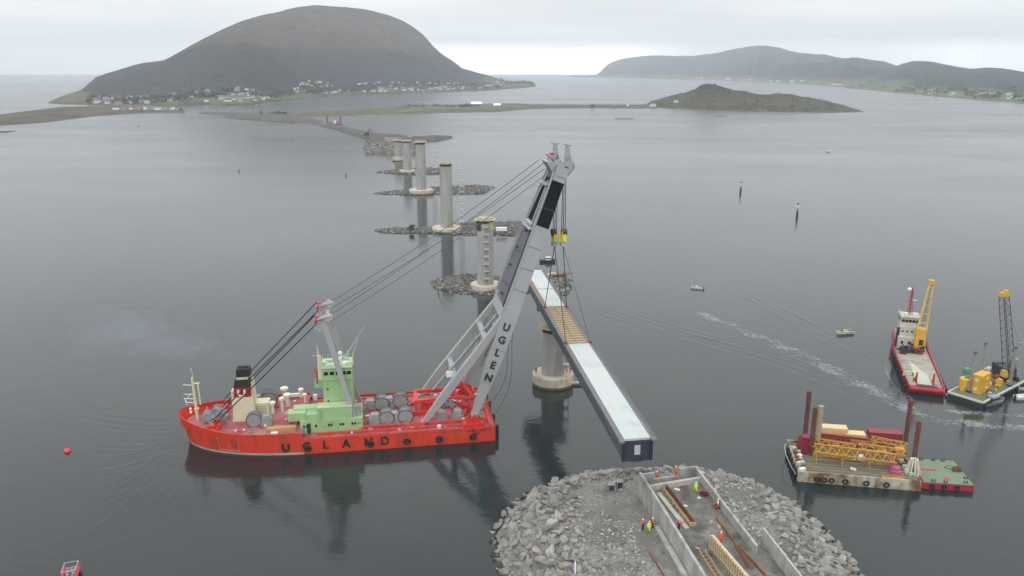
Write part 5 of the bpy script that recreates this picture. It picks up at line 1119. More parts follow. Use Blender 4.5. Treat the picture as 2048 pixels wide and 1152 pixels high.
def motorboat(px, py, L, B, rz, cols, lab, cabin=None, people=0, engine=True):
    e = empty('motorboat', P(px, py, 0), rz, lab, 'boat'); H = .16*L if L < 8 else .9
    boat_hull(L, B, H).build('hull', cols, e)
    b = MB(); b.box((.05*L, 0, H*.35), (.16*L, .4*B, H*1.0), z0=True, tx=.8); b.box((-.2*L, 0, H*.35), (.08*L, .7*B, H*.35), z0=True); b.build('console', cols[0], e)
    if cabin:
        b = MB(); b.box((.02*L, 0, H*.9), (.34*L, .66*B, 1.3), z0=True, tx=.75, ty=.85); b.box((.02*L, 0, H*.9+.5), (.335*L, .69*B, .45), z0=True, m=1); b.box((.02*L, 0, H*.9+1.3), (.32*L, .6*B, .1), z0=True); b.build('cabin', [cabin, glass], e)
    else:
        b = MB(); b.beam((.14*L, -.2*B, H*1.25), (.14*L, .2*B, H*1.25), .05, .5); b.build('windscreen', glass, e)
    if engine: b = MB(); b.box((-L/2-.15, 0, .1), (.45, .45, 1.2), z0=True, tx=.8, ty=.8); b.build('outboard_motor', dark, e)
    return e
motorboat(1394, 577, 5.2, 2.0, 2.7, [white, gdeck, white], 'small white motorboat on open water above the long foam wake')
motorboat(1689, 667, 6.2, 2.2, 3.35, [bcream, gdeck, white], 'small cream motorboat between the foam wake and the red workship')
motorboat(1096, 524, 7.2, 2.6, .1, [dark, boatred, mgrey], 'dark motorboat with white cabin top and red bow right of the crane boom', cabin=white)
motorboat(1159, 769, 4.6, 1.9, .1, [alu, white, alu], 'small white boat moored at the base of the nearest pier')
b_ = motorboat(1984, 807, 9.0, 3.0, .42, [alu, gdeck, alu], 'grey aluminium workboat lying under the fendered edge of the crane barge', cabin=alu)
motorboat(2037, 777, 9.5, 3.2, 2.8, [white, gdeck, white], 'long white open boat moored beyond the crane barge at the right edge', engine=False)
motorboat(2048, 797, 5.6, 2.2, .2, [white, white, white], 'small white boat cut off by the right edge below the long white boat')
motorboat(1658, 304, 7, 2.8, .4, [white, white, white], 'tiny white boat far out on the empty water at upper right')
# rescue boat lower left
e = empty('rescue_boat', P(140, 1163, 0), -1.25, 'red rescue boat with grey framed open cockpit at the lower left corner', 'boat')
boat_hull(6.6, 2.7, .9, wall=.3).build('hull', [boatred, gdeck, boatred], e)
b = MB(); b.lathe([(.28, -2.0), (.30, 1.2), (.1, 2.0)], (-1, 1.15, .95), 10, axis='x'); b.lathe([(.28, -2.0), (.30, 1.2), (.1, 2.0)], (-1, -1.15, .95), 10, axis='x'); b.build('tube_collar', boatred, e)
b = MB()
for p_, q_ in (((-3, -1.1, 2.0), (-3, 1.1, 2.0)), ((-3, 1.1, 2.0), (.2, 1.1, 2.1)), ((.2, 1.1, 2.1), (.2, -1.1, 2.1)), ((.2, -1.1, 2.1), (-3, -1.1, 2.0))): b.beam(p_, q_, .16, .12)
for x_ in (-3, .2):
    for y_ in (-1.1, 1.1): b.beam((x_, y_, .8), (x_, y_, 2.05), .1, .1)
b.build('cockpit_frame', alu, e)
for x_, y_ in ((-2.0, -.6), (-2.0, 0), (-2.0, .6), (-.9, -.5), (-.9, .5)):
    b = MB(); b.box((x_, y_, .5), (.5, .45, .5), z0=True); b.box((x_-.22, y_, .9), (.12, .42, .55), z0=True); b.build('seat', mat('seat_grey', (.35, .36, .38), .7, .05), e)
b = MB(); b.box((.9, .45, 1.0), (1.0, .4, .25), z0=True); b.box((.9, -.5, 1.0), (.5, .4, .25), z0=True); b.build('deck_box', white, e)

# ================================================================== red workship with yellow crane
T0 = (P(1812, 786, 0)+P(1893, 792, 0))/2; T1 = P(1806, 652, 3.5)
T = Frame(T0, (T1.x-T0.x, T1.y-T0.y)); TL = hypot(T1.x-T0.x, T1.y-T0.y); TB = (P(1893, 792, 0)-P(1812, 786, 0)).length*1.0
tug = empty('workship', (T0.x, T0.y, 0), T.rz, 'red hulled workship with pale wheelhouse and tall yellow crane on its deck', 'ship')
wred = mat('workship_red', (.33, .014, .035), .5, .12, .4, dirt=(.28, .02, .03), dscale=.4, damt=.6)
wdeck = mat('worn_deck', (.34, .33, .27), .85, .2, .8, dirt=(.24, .20, .15), dscale=.4, damt=.54)
b = MB(); o = [(x+TL/2, y) for x, y in boat_outline(TL, TB, bow=.36, stern=.88)]; n_ = len(o)
shr = lambda x: 2.2+max(0, (x/TL-.5)/.5)**1.5*2.8
R_ = [[(x*.97+.3, y*.88, -1.2) for x, y in o], [(x, y*.96, .3) for x, y in o], [(x, y, shr(x)) for x, y in o], [(x*.99+.12, y*.93, shr(x)) for x, y in o], [(x*.99+.12, y*.93, 1.4+max(0, (x/TL-.62)/.3)*1.8) for x, y in o]]
b.v += [p for r in R_ for p in r]
for j in range(4):
    for i in range(n_): b.f.append((j*n_+i, j*n_+(i+1) % n_, (j+1)*n_+(i+1) % n_, (j+1)*n_+i)); b.m.append(1 if j == 0 else 0); b.sm.append(False)
b.f.append(tuple(4*n_+i for i in range(n_))); b.m.append(2); b.sm.append(False); b.build('hull', [wred, black, wdeck], tug)
b = MB(); b.prism([(1.0, -TB*.40), (TL*.55, -TB*.43), (TL*.55, TB*.43), (1.0, TB*.40)], 1.0, 1.55)
for i in range(9): b.box((2+i*2.6, 0, 1.55), (.1, TB*.8, .04), z0=True, m=1)
b.box((TL*.28, 0, 1.55), (TL*.48, TB*.34, .05), z0=True, m=2); b.build('work_deck', [wdeck, dark, mat('light_planking', (.46, .45, .38), .85, .1, 1)], tug)
for i in range(10):
    for sg in (1, -1):
        x = 2+i*2.9; b = MB(); b.torus((x, sg*(TB*.5+.1), 1.0), .5, .25, 'y', 12, 6); b.build('tyre_fender', black, tug)
b = MB(); b.tube((-.3, -TB*.42, 1.5), (-.3, TB*.42, 1.5), .7, n=12); b.build('stern_fender', mat('fender_red', (.36, .015, .035), .6, .1), tug)
b = MB(); b.box((.6, 0, 1.5), (1.5, TB*.5, .9), z0=True); b.build('stern_roller', dark, tug)
for sg in (1, -1): b = MB(); b.beam((4, sg*2.2, 1.5), (4.6, sg*2.2, 4.6), .4, .4); b.beam((6, sg*2.2, 1.5), (4.6, sg*2.2, 4.6), .3, .3); b.build('tow_post', wred, tug)
bw = mat('wheelhouse_white', (.48, .48, .43), .55, .08, .8, dirt=(.42, .36, .28), damt=.62, dscale=.5)
hx = TL*.70; hs = empty('wheelhouse', (hx, 1.2 if False else .8, 2.2)); hs.parent = tug
b = MB(); b.box((0, 0, -.4), (9, TB*.60, 4.0), z0=True); b.box((.6, 0, 3.6), (7, TB*.53, 3), z0=True); b.box((1, 0, 6.6), (5.4, TB*.52, 2.8), z0=True, tx=.95); b.build('house', bw, hs)
for c_, d_ in [((-1.78, (i-2)*1.0, 8.3), (.1, .8, .8)) for i in range(5)]+[((-2.95, (i-1.5)*1.3, 5.2), (.1, .5, .5)) for i in range(4)]+[((-4.55, (i-1)*2, 2.0), (.1, .6, .9)) for i in range(3)]+[((-.5+i*1.5, sg*TB*.262, 8.3), (1.0, .12, .8)) for sg in (1, -1) for i in range(3)]:
    b = MB(); b.box(c_, d_); b.build('window', glass, hs)
b = MB(); b.box((1, 0, 9.4), (6, TB*.56, .25), z0=True); b.rail([(-1.8, -3, 9.6), (-1.8, 3, 9.6), (4, 3, 9.6)], step=1.2, r=.05); b.box((0, 1.2, 9.6), (1.4, 1, .8), z0=True, m=1); b.box((1.5, -1.6, 9.6), (1, 1.4, .6), z0=True, m=1); b.build('roof', [bw, white], hs)
b = MB(); b.lattice((1.5, 0, 9.6), (1.7, 0, 17.5), 1.0, 6, .09, w2=.4); b.tube((1.7, 0, 9.6), (1.7, 0, 18.6), .16, n=6); b.beam((1.6, -1.4, 14), (1.6, 1.4, 14), .14, .14); b.build('mast', wred, hs)
b = MB(); b.lathe([(.1, 0), (.6, .3), (.6, .8), (.15, 1.2)], (1.7, .9, 17.2), 10); b.box((1.6, -.9, 14.3), (.3, 1.6, .25)); b.build('radar_dome', white, hs)
b = MB(); rd = random.Random(9)
for i in range(26): b.beam((TL*rd.uniform(.52, .62), rd.uniform(-3.5, 4), 1.5), (TL*rd.uniform(.52, .62), rd.uniform(-3.5, 4), rd.uniform(2.2, 4.6)), rd.uniform(.2, .9), rd.uniform(.2, .7), m=rd.randrange(3))
b.lathe([(.3, -1.4), (1.5, -1.4), (1.5, -1.2), (1, -1.1), (1, 1.1), (1.5, 1.2), (1.5, 1.4), (.3, 1.4)], (TL*.56, 1.5, 3), 16, axis='y'); b.beam((TL*.66, TB*.38, 2), (TL*.66, TB*.38, 8.2), .9, .9, m=0); b.build('towing_winch', [dark, mat('workship_brown', (.10, .05, .04), .8, .3, 1), wred], tug)
b = MB(); b.rail([(TL*.62, -TB*.47, 2.8), (TL*.8, -TB*.45, 3.8)], step=1.2, r=.06); b.rail([(TL*.62, TB*.47, 2.8), (TL*.8, TB*.45, 3.8)], step=1.2, r=.06); b.build('railing', wred, tug)
# crane of the workship
cx, cy = T.L(1836, 706, 1.5).xy; cr_ = empty('deck_crane', (cx, cy, 1.5)); cr_.parent = tug
b = MB(); b.box((0, 0, 0), (3.2, 3.2, .8), z0=True); b.box((0, 0, .8), (3.0, 3.4, 6.6), z0=True, tx=.72, ty=.72); b.box((0, 0, 7.4), (2.4, 2.8, .8), z0=True); b.build('crane_tower', yellow, cr_)
b = MB(); b.box((-1.45, -.2, 4.0), (.5, 1.1, 1.6)); b.build('cab_opening', dark, cr_)
tipz = None; base_ = Vector((.4, -.1, 6.8)); wb = T.W(cx, cy, 0)
tip_w = P(1863, 566, 0); d_ = (tip_w-Vector((0, 0, CAMH))).normalized(); bw0 = T.W(cx, cy, 8.3)
kk = (bw0.y+2.5)/d_.y; tip_w = Vector((d_.x*kk, d_.y*kk, CAMH+d_.z*kk)); tl = T.loc(tip_w)-Vector((cx, cy, 1.5))
b = MB(); sdv_ = Vector((sin(-T.rz)*0+cos(-T.rz), sin(-T.rz), 0))
for s_ in (-1, 1):
    p_, q_ = base_+sdv_*1.5*s_, tl+sdv_*.55*s_; b.beam(p_, q_, .35, .5, side=sdv_)
    p2, q2 = p_+Vector((-1.2, 0, 0)), q_+Vector((-.5, 0, 0)); b.tube(p2, q2, .12, n=4)
    for i in range(8): a_, c_ = p_.lerp(q_, i/8), p2.lerp(q2, (i+1)/8); b.tube(a_, c_, .07, n=3)
for i in range(1, 6): a_ = (base_+sdv_*1.5).lerp(tl+sdv_*.55, i/5.5); c_ = (base_-sdv_*1.5).lerp(tl-sdv_*.55, i/5.5); b.beam(a_, c_, .3, .3)
b.build('crane_boom', mat('pale_yellow_paint', (.62, .44, .12), .5, .1), cr_)
b = MB(); b.box(tuple(tl+Vector((0, 0, .3))), (1.3, 1.8, 1.3)); b.build('boom_tip', yellow, cr_)
b = MB(); b.tube(base_+Vector((-1, 0, 1)), tl, .05, n=4); b.tube(tl, tl.lerp(base_, .75)+Vector((.3, -.2, 0)), .05, n=4); b.build('luffing_wire', dark, cr_)
for k, (px, py, lab, m_) in enumerate(((1806, 757, 'crewman in yellow standing at the port rail of the red workship near its crane', hiyel), (1827, 762, 'left crewman in yellow near the stern of the red workship', hiyel), (1825, 752, 'crewman in yellow on the work deck of the red workship forward of the stern pair', hiyel))):
    person(px, py, 1.6, .5+k, ('stand', 'walk', 'bend')[k], m_, navy, lab, 1.0).__setitem__('group', 'crewmen on the red workship')

# ================================================================== crane barge at the right edge
c0 = P(1966, 805, 1.6); c1 = P(2046, 763, 1.6); BGF = Frame(c0, (c1.x-c0.x, c1.y-c0.y)); c3 = BGF.L(1898, 783, 1.6)
bw_ = c3.y if c3.y > 0 else 11; BLn = 30
barge = empty('crane_barge', (c0.x, c0.y, 0), BGF.rz, 'flat green decked barge with white edge at the stern of the red workship', 'barge')
bgreen = mat('barge_green', (.09, .15, .08), .85, .2, .8, dirt=(.14, .12, .08), dscale=.3, damt=.5)
b = MB(); b.box((BLn/2, bw_/2, -1), (BLn, bw_, 2.35), z0=True, m=1); b.box((BLn/2, bw_/2, 1.35), (BLn-.3, bw_-.3, .25), z0=True); b.build('deck', [bgreen, dark], barge)
b = MB(); b.box((BLn/2, -.1, 1.3), (BLn, .3, .55), z0=True); b.box((-.1, bw_/2, 1.3), (.3, bw_, .55), z0=True); b.box((BLn/2, bw_+.1, 1.3), (BLn, .3, .4), z0=True); b.build('edge_strip', mat('barge_white', (.55, .56, .50), .6, .1, 1), barge)
for i in range(11): b = MB(); b.torus((1+i*2.4, -.45, .75), .5, .24, 'y', 12, 6); b.build('tyre_fender', black, barge)
def onb(px, py, z=1.6): return BGF.W(*BGF.L(px, py, z))
def place(name, px, py, z, F_, lab, cat, grp=None, rz=0): return empty(name, P(px, py, z), F_.rz+rz, lab, cat, grp)
for k, (zz, lab) in enumerate(((1.6, 'lower of two stacked yellow containers on the green barge'), (4.25, 'upper of two stacked yellow containers on the green barge'))):
    e = empty('container', P(1968, 785, 1.6)+Vector((0, 0, zz-1.6)), BGF.rz, lab, 'container', 'yellow containers on the green barge'); b = MB(); b.box((0, 1.2, 0), (5.4, 2.5, 2.6), z0=True)
    for i in range(12): b.box((-2.5+i*.45, -.08, .1), (.16, .07, 2.4), z0=True)
    for i in range(5): b.box((-2.73, .2+i*.5, .1), (.07, .16, 2.4), z0=True)
    b.build('container_body', yellow, e); b = MB(); b.box((-2.78, 1.2, 1.3), (.08, .8, .9)); b.box((.4, -.14, 1.5), (1.0, .06, .7)); b.build('painted_mark', mat('mark_pale', (.66, .62, .45), .6, .15, 3), e)
e = place('tank', 1930, 777, 1.6, BGF, 'round yellow tank at the left corner of the green barge', 'tank'); b = MB(); b.lathe([(1.7, 0), (1.7, 2.9), (1.5, 3.1), (.3, 3.2)], n=20); b.box((0, -1.75, 1.4), (.9, .2, .8)); b.build('tank_body', yellow, e)
b = MB(); b.lathe([(.5, 3.2), (.5, 3.7), (.3, 3.8)], n=10); b.box((.8, 0, 3.1), (.6, .8, .5), z0=True); b.build('hatch', mat('tarp_green', (.10, .26, .14), .8, .15), e)
for px, py, m_, d_, lab in ((1934, 748, 'g', (2.6, 2, 1.6), 'green tarpaulin covered crate behind the round yellow tank'), (1925, 781, 'y', (1, .9, .9), 'small yellow box in front of the round yellow tank'), (1997, 772, 'y', (1.5, 1.2, 2.0), 'narrow pale yellow cabinet right of the stacked containers'), (1964, 752, 'r', (3.0, 1.4, 1.6), 'rusty red crate behind the stacked yellow containers'), (1978, 742, 'w', (3.4, 1.8, .9), 'pile of white pipes at the back edge of the green barge'), (1994, 758, 'r', (2.2, 1.4, 1), 'brown crate left of the crawler crane')):
    mm_ = {'g': mat('tarp_green', (1, 1, 1)), 'y': yellow, 'r': rust, 'w': galv}[m_]; e = place('crate', px, py, 1.6, BGF, lab, 'crate'); b = MB(); b.box((0, 0, 0), d_, z0=True, tx=.94); b.box((0, 0, d_[2]), (d_[0]*.6, d_[1]*.7, .2), z0=True)
    for i in (-.3, 0, .3): b.box((d_[0]*i, -d_[1]/2-.03, 0), (.12, .08, d_[2]), z0=True)
    b.build('crate_body', mm_, e)
for px, py, top_, lab in ((1938, 784, 705, 'left thin grey lattice mast on the green barge'), (1958, 768, 687, 'right and taller thin grey lattice mast on the green barge'), (2019, 772, 695, 'pale post beside the crawler crane')):
    p_ = P(px, py, 1.6); hh = top_z(p_.x, p_.y, top_)-1.6; e = place('lattice_mast', px, py, 1.6, BGF, lab, 'mast', 'masts on the green barge'); b = MB(); b.lattice((0, 0, 0), (0, 0, hh), .7, 9, .07, w2=.4); b.tube((0, 0, 0), (0, 0, hh), .12, n=6); b.build('lattice', mat('mast_grey', (.30, .29, .27), .6, .2), e)
    b = MB(); b.box((0, 0, 0), (1.2, 1.2, .4), z0=True); b.build('foot_plate', dark, e); b = MB(); b.box((0, 0, hh), (1.0, .5, .35)); b.build('mast_head', dark, e)
p_ = P(2010, 756, 1.6); e = empty('crawler_crane', p_, .15, 'crawler crane with slim black lattice boom and yellow tip at the right edge', 'crane')
b = MB(); b.box((-1.6, 0, 0), (1.0, 6, 1.2), z0=True); b.box((1.6, 0, 0), (1.0, 6, 1.2), z0=True); b.build('crawler_track', dark, e)
b = MB(); b.box((0, .4, 1.2), (3.2, 5.2, 2.2), z0=True, ty=.9); b.box((0, 3.2, 1.3), (3.2, 1.2, 2.4), z0=True); b.build('engine_house', dark, e)
b = MB(); b.box((-1.9, -1.6, 1.2), (1.1, 1.8, 1.9), z0=True, ty=.85); b.box((1.2, -1.2, 1.2), (1.3, 1.4, .9), z0=True); b.build('operator_cab', yellow, e)
d_ = (P(2008, 592, 0)-Vector((0, 0, CAMH))).normalized(); kk = (p_.y-2)/d_.y; TIP = Matrix.Rotation(-.15, 3, 'Z') @ (Vector((d_.x*kk, d_.y*kk, CAMH+d_.z*kk))-p_); b = MB(); b.lattice((0, -1.4, 1.6), tuple(TIP), 2.2, 22, .085, side=(1, 0, 0), w2=1.8); b.build('lattice_boom', mat('boom_black', (.03, .032, .036), .6, .15), e)
b = MB(); b.box(tuple(TIP+Vector((0, 0, .5))), (2.2, 1.4, 1.1)); b.box(tuple(TIP+Vector((.4, 0, 1.3))), (1.0, 1.0, .7)); b.build('boom_tip', yellow, e)
b = MB(); b.beam((1.6, 1.8, 3.4), (4.2, 1.4, 9.5), .3, .3); b.beam((3, 3.0, 2), (4.2, 1.4, 9.5), .2, .2); b.box((4.4, 1.4, 9.8), (1.6, .5, .3)); b.box((4.0, 2.6, 2.2), (2.4, 1.8, 2.6), z0=True); b.tube((4.2, 1.4, 9.6), tuple(TIP), .05, n=3); b.build('gantry', mgrey, e)
b = MB()
for i in range(44): rd = random.Random(i); e_ = (rd.uniform(8, 25), rd.uniform(1, bw_-1)); b.box((e_[0], e_[1], 1.6), (rd.uniform(.4, 2.2), rd.uniform(.3, 1), rd.uniform(.2, .9)), rz=rd.uniform(0, 1), z0=True, m=rd.randrange(4))
b.build('deck_fittings', [rust, galv, yellow, dark], barge)

# ================================================================== jack-up barge with stacked steelwork
j0, j1 = P(1597, 944, 2.3), P(1838, 963, 2.3); JF = Frame(j0, (j1.x-j0.x, j1.y-j0.y)); JL, JW = 25.2, 16.0
jb = empty('jackup_barge', (j0.x, j0.y, 0), JF.rz, 'rust stained pontoon barge with four dark red legs and a worn plank deck', 'barge')
jside = mat('stained_barge_side', (.42, .39, .31), .8, .2, .6, dirt=(.15, .08, .045), dscale=.35, damt=.49, stretch=(1, 1, .5))
jdeck = mat('plank_deck', (.17, .18, .13), .85, .3, 1, dirt=(.16, .075, .04), dscale=.3, damt=.55, stretch=(.25, 2, 1), det=8)
b = MB(); b.box((JL/2, JW/2, -1), (JL, JW, 2.7), z0=True); b.box((JL/2, .15, 1.7), (JL, .3, .7), z0=True); b.box((JL/2, JW-.15, 1.7), (JL, .3, .7), z0=True); b.box((.15, JW/2, 1.7), (.3, JW-.62, .7), z0=True); b.box((JL-.15, JW/2, 1.7), (.3, JW-.62, .7), z0=True); b.build('pontoon', jside, jb)
b = MB()
for i in range(18): b.box((JL/2, .6+i*.84, 1.7), (JL-1.4, .74, .14+.05*(i % 3)), z0=True, m=i % 2)
b.build('plank_deck', [jdeck, mat('plank_deck_brown', (.15, .11, .075), .85, .3, 1, dirt=(.17, .18, .13), dscale=.3, damt=.5, stretch=(.25, 2, 1))], jb)
for x in (5.2, 6.6, 8.2, 11.0, 15.3, 19.4): b = MB(); b.torus((x-1.2, -.3, 1.0), .5, .19, 'y', 14, 6); b.build('tyre_fender', black, jb)
for k in range(5): b = MB(); b.torus((-.3, 2+k*2.6, 1.1), .7, .3, 'x', 12, 6); b.build('tyre_fender', black, jb)
legm = mat('leg_oxide_red', (.15, .045, .035), .75, .3, .6, dirt=(.09, .035, .03), damt=.52)
for k, (px, py, tpy, tint) in enumerate(((1609, 878, 782, 0), (1621, 910, 815, 0), (1810, 888, 800, 0), (1825, 938, 842, 0), (1633, 900, 812, 1))):
    p_ = P(px, py, 1.9); q_ = JF.loc(p_); hh = top_z(p_.x, p_.y, tpy); b = MB(); b.tube((q_.x, q_.y, -2), (q_.x, q_.y, hh), .52 if not tint else .62, n=14)
    o = b.build('leg', legm if not tint else mat('leg_khaki', (.33, .28, .19), .8, .15), jb); 
    if tint: o['label'] = 'pale khaki leg'
b = MB(); q_ = JF.L(1825, 945, 2)
for i in range(12): t_ = 2*pi*i/12; b.beam((q_.x+1.5*cos(t_), q_.y+1.5*sin(t_), 1.8), (q_.x+.6*cos(t_), q_.y+.6*sin(t_), 5.2), .25, .45)
b.build('leg_guide', mat('guide_pale', (.56, .54, .46), .7, .15, 1), jb)
b = MB(); q_ = JF.L(1607, 900, 2); b.box((q_.x, q_.y, 1.8), (2.2, 4.4, 3.0), z0=True, tx=.8); b.box((q_.x, q_.y-.5, 4.6), (1.6, 2.2, 1.2), z0=True); b.build('leg_winch', mat('winch_maroon', (.22, .01, .04), .6, .2), jb)
rd = random.Random(21); b = MB()
for k in range(16): b.box((rd.uniform(.5, 1.6), 1+k*.78, 1.9), (rd.uniform(.5, 1.1), rd.uniform(.4, .8), rd.uniform(.5, 1.3)), rz=rd.uniform(0, 1), z0=True, m=rd.randrange(3))
for k in range(16): b.box((rd.uniform(JL-1.9, JL-.6), 3.5+k*.7, 1.9), (rd.uniform(.5, 1.1), rd.uniform(.4, .8), rd.uniform(.4, 1.1)), rz=rd.uniform(0, 1), z0=True, m=rd.randrange(3))
b.build('deck_fittings', [mat('mint_paint', (.40, .52, .44), .6, .15), white, rust], jb)
b = MB(); b.path([(-.4, 0.5, 1.4), (-1.3, 2, 2.6), (-1.8, 6, 3.2), (-1.4, 11, 3.0), (-.3, 14, 2.4)], .07, 4); b.build('side_rail', galv, jb)
# long lattice boom lying across
yb = mat('boom_yellow', (.46, .26, .045), .6, .12, 1, dirt=(.25, .12, .05), damt=.62, dscale=.8)
def jl(px, py, z): return JF.L(px, py, z)
p_, q_ = jl(1627, 898, 5.2), jl(1790, 920, 4.2); e = empty('lattice_boom', JF.W(*p_), JF.rz, 'long yellow lattice crane boom lying across the rust stained barge', 'crane boom')
d_ = q_-p_; b = MB(); b.lattice((0, 0, 0), tuple(d_), 1.9, 18, .19, h=1.9); b.build('lattice', yb, e)
for t_ in (.03, .35, .68, .97):
    b = MB()
    for s_ in (-.9, .9): b.beam(tuple(d_*t_+Vector((0, s_, .8))), tuple(Vector((d_.x*t_+.2, d_.y*t_+s_, -p_.z+1.9))), .22, .22)
    b.beam(tuple(d_*t_+Vector((0, -1.0, -1.0))), tuple(d_*t_+Vector((0, 1.0, -1.0))), .2, .2); b.build('trestle', yb, e)
b = MB(); b.box(tuple(d_*.57+Vector((0, -.95, 0))), (1.0, .2, 1.2)); b.build('sign_board', white, e)
for k, (px0, py0, px1, py1, z, lab) in enumerate(((1626, 868, 1800, 888, 4.4, 'rear dark red steel beam lying behind the long yellow boom'), (1630, 880, 1805, 903, 4.0, 'front dark red steel beam lying just behind the long yellow boom'), (1632, 872, 1725, 886, 2.6, 'short rust red beam under the cream container'))):
    p_, q_ = JF.W(*jl(px0, py0, z)), JF.W(*jl(px1, py1, z)); d_ = q_-p_; b = MB(); b.beam((0, 0, 0), tuple(d_), .22, .8); b.beam((0, 0, .4), tuple(d_+Vector((0, 0, .4))), .6, .1); b.beam((0, 0, -.4), tuple(d_+Vector((0, 0, -.4))), .6, .1)
    o = b.build('steel_beam', mat('beam_oxide', (.26, .035, .025), .75, .2, 1)); o.location = p_; tag(o, lab, 'beam', 'red beams on the rust stained barge')
p_, q_ = JF.W(*jl(1700, 888, 3.4)), JF.W(*jl(1810, 900, 3.4)); e = empty('lattice_section', p_, 0, 'yellow lattice section lying behind the long boom on its right half', 'crane boom'); b = MB(); b.lattice((0, 0, 0), tuple(q_-p_), 1.5, 9, .11); b.build('lattice', yb, e)
p_, q_ = JF.W(*jl(1640, 878, 2.8)), JF.W(*jl(1722, 894, 2.8)); e = empty('lattice_section', p_, 0, 'pale yellow lattice section lying below the cream container', 'crane boom'); b = MB(); b.lattice((0, 0, 0), tuple(q_-p_), 1.6, 7, .12); b.build('lattice', yb, e)
for px0, py0, px1, py1, z, w_, lab in ((1632, 884, 1712, 897, 4.6, 1.2, 'small yellow lattice section between the red beams on the left half of the barge'), (1716, 893, 1812, 908, 4.6, 1.3, 'yellow lattice section directly behind the right half of the long boom'), (1650, 908, 1700, 915, 2.4, 1.0, 'low yellow lattice section below the left half of the long boom'), (1742, 878, 1815, 893, 4.6, 1.1, 'yellow lattice section in front of the crimson container')):
    p_, q_ = JF.W(*jl(px0, py0, z)), JF.W(*jl(px1, py1, z)); e = empty('lattice_section', p_, 0, lab, 'crane boom'); b = MB(); b.lattice((0, 0, 0), tuple(q_-p_), w_, 8, .13)
    b.box(tuple((q_-p_)*.5+Vector((0, 0, -.35))), (1.8, .9, .5)); b.build('lattice', yb, e)
ccream = mat('cream_container', (.66, .50, .27), .6, .08, 1, dirt=(.4, .28, .14), damt=.64); cred = mat('crimson_container', (.26, .03, .045), .6, .12, 1)
def container(px, py, z, L_, W_, H_, m_, lab):
    e = empty('container', JF.W(*jl(px, py, z)), JF.rz, lab, 'container', 'containers on the rust stained barge'); b = MB(); b.box((L_/2, W_/2, 0), (L_, W_, H_), z0=True)
    for i in range(int(L_/.5)): b.box((.25+i*.5, -.04, .12), (.22, .1, H_-.25), z0=True)
    b.build('container_body', m_, e); b = MB()
    for x in (.1, L_-.1):
        for y in (.1, W_-.1): b.box((x, y, -.02), (.24, .24, H_+.06), z0=True)
    b.build('corner_post', m_, e); return e
container(1640, 868, 3.6, 6.2, 2.4, 1.7, ccream, 'higher cream container at the back left of the rust stained barge')
container(1690, 878, 3.0, 4.6, 2.4, 1.3, ccream, 'lower cream container right of the higher one')
container(1738, 876, 2.6, 7.4, 2.4, 1.5, cred, 'crimson container at the back right of the rust stained barge')
p_ = JF.W(*jl(1797, 918, 2)); e = empty('winch_house', p_, JF.rz, 'yellow box cabinet on legs at the right end of the long boom', 'cabinet'); b = MB(); b.box((0, 0, 1.0), (1.8, 1.6, 1.6), z0=True); b.build('cabinet', yellow, e); b = MB()
for x, y in ((-.8, -.7), (.8, -.7), (-.8, .7), (.8, .7)): b.beam((x, y, 0), (x*.9, y*.9, 1.0), .15, .15)
b.beam((-.9, -.8, 1), (-2.8, -5, .1), .15, .15); b.beam((.9, -.8, 1), (2.2, -5, .1), .15, .15); b.build('leg_frame', yb, e)
p_ = JF.W(*jl(1790, 944, 2)); e = empty('pulley_drum', p_, JF.rz, 'pink drum on a disc base with an upright arm on the barge deck', 'drum'); pk = mat('pink_primer', (.42, .09, .19), .6, .12); b = MB(); b.lathe([(1.2, 0), (1.2, .5), (.9, .6), (.9, 1.2), (.3, 1.3)], n=20); b.build('drum', pk, e)
b = MB(); b.beam((-.8, .2, .3), (-1.2, .8, 3.6), .3, .4); b.beam((0, .3, .3), (-1.0, .8, 3.4), .2, .3); b.build('arm', pk, e)
p_ = JF.W(*jl(1785, 955, 2)); b = MB(); b.box((0, 0, .1), (4.6, 2.0, .25)); b.box((0, .5, .3), (4.4, .2, .4)); o = b.build('timber_raft', mat('brown_timber', (.30, .16, .06), .8, .25, 1)); o.location = p_; o.rotation_euler = (0, 0, JF.rz); tag(o, 'brown timber pad below the pink drum', 'timber')
e = empty('skiff', JF.W(*jl(1716, 921, 2.05)), JF.rz, 'small grey white skiff lying on the plank deck', 'boat'); boat_hull(3.9, 1.25, .5, wall=.08, drop=.02).build('hull', [mat('skiff_grey', (.48, .47, .40), .6, .1), mat('skiff_inside', (.30, .29, .24), .7, .1), white], e); b = MB(); b.box((-.8, 0, .3), (.3, 1.0, .06)); b.box((.4, 0, .32), (.3, 1.0, .06)); b.build('thwart', timber, e)
for k, (px, py) in enumerate(((1703, 939), (1709, 941))):
    b = MB(); b.box((0, 0, 0), (.55, .45, .4), z0=True); b.box((0, 0, .4), (.4, .3, .12), z0=True); o = b.build('crate', white); o.location = JF.W(*jl(px, py, 2)); tag(o, ('left' if k == 0 else 'right')+' of two small white boxes near the front edge of the plank deck', 'box', 'white boxes on the plank deck')
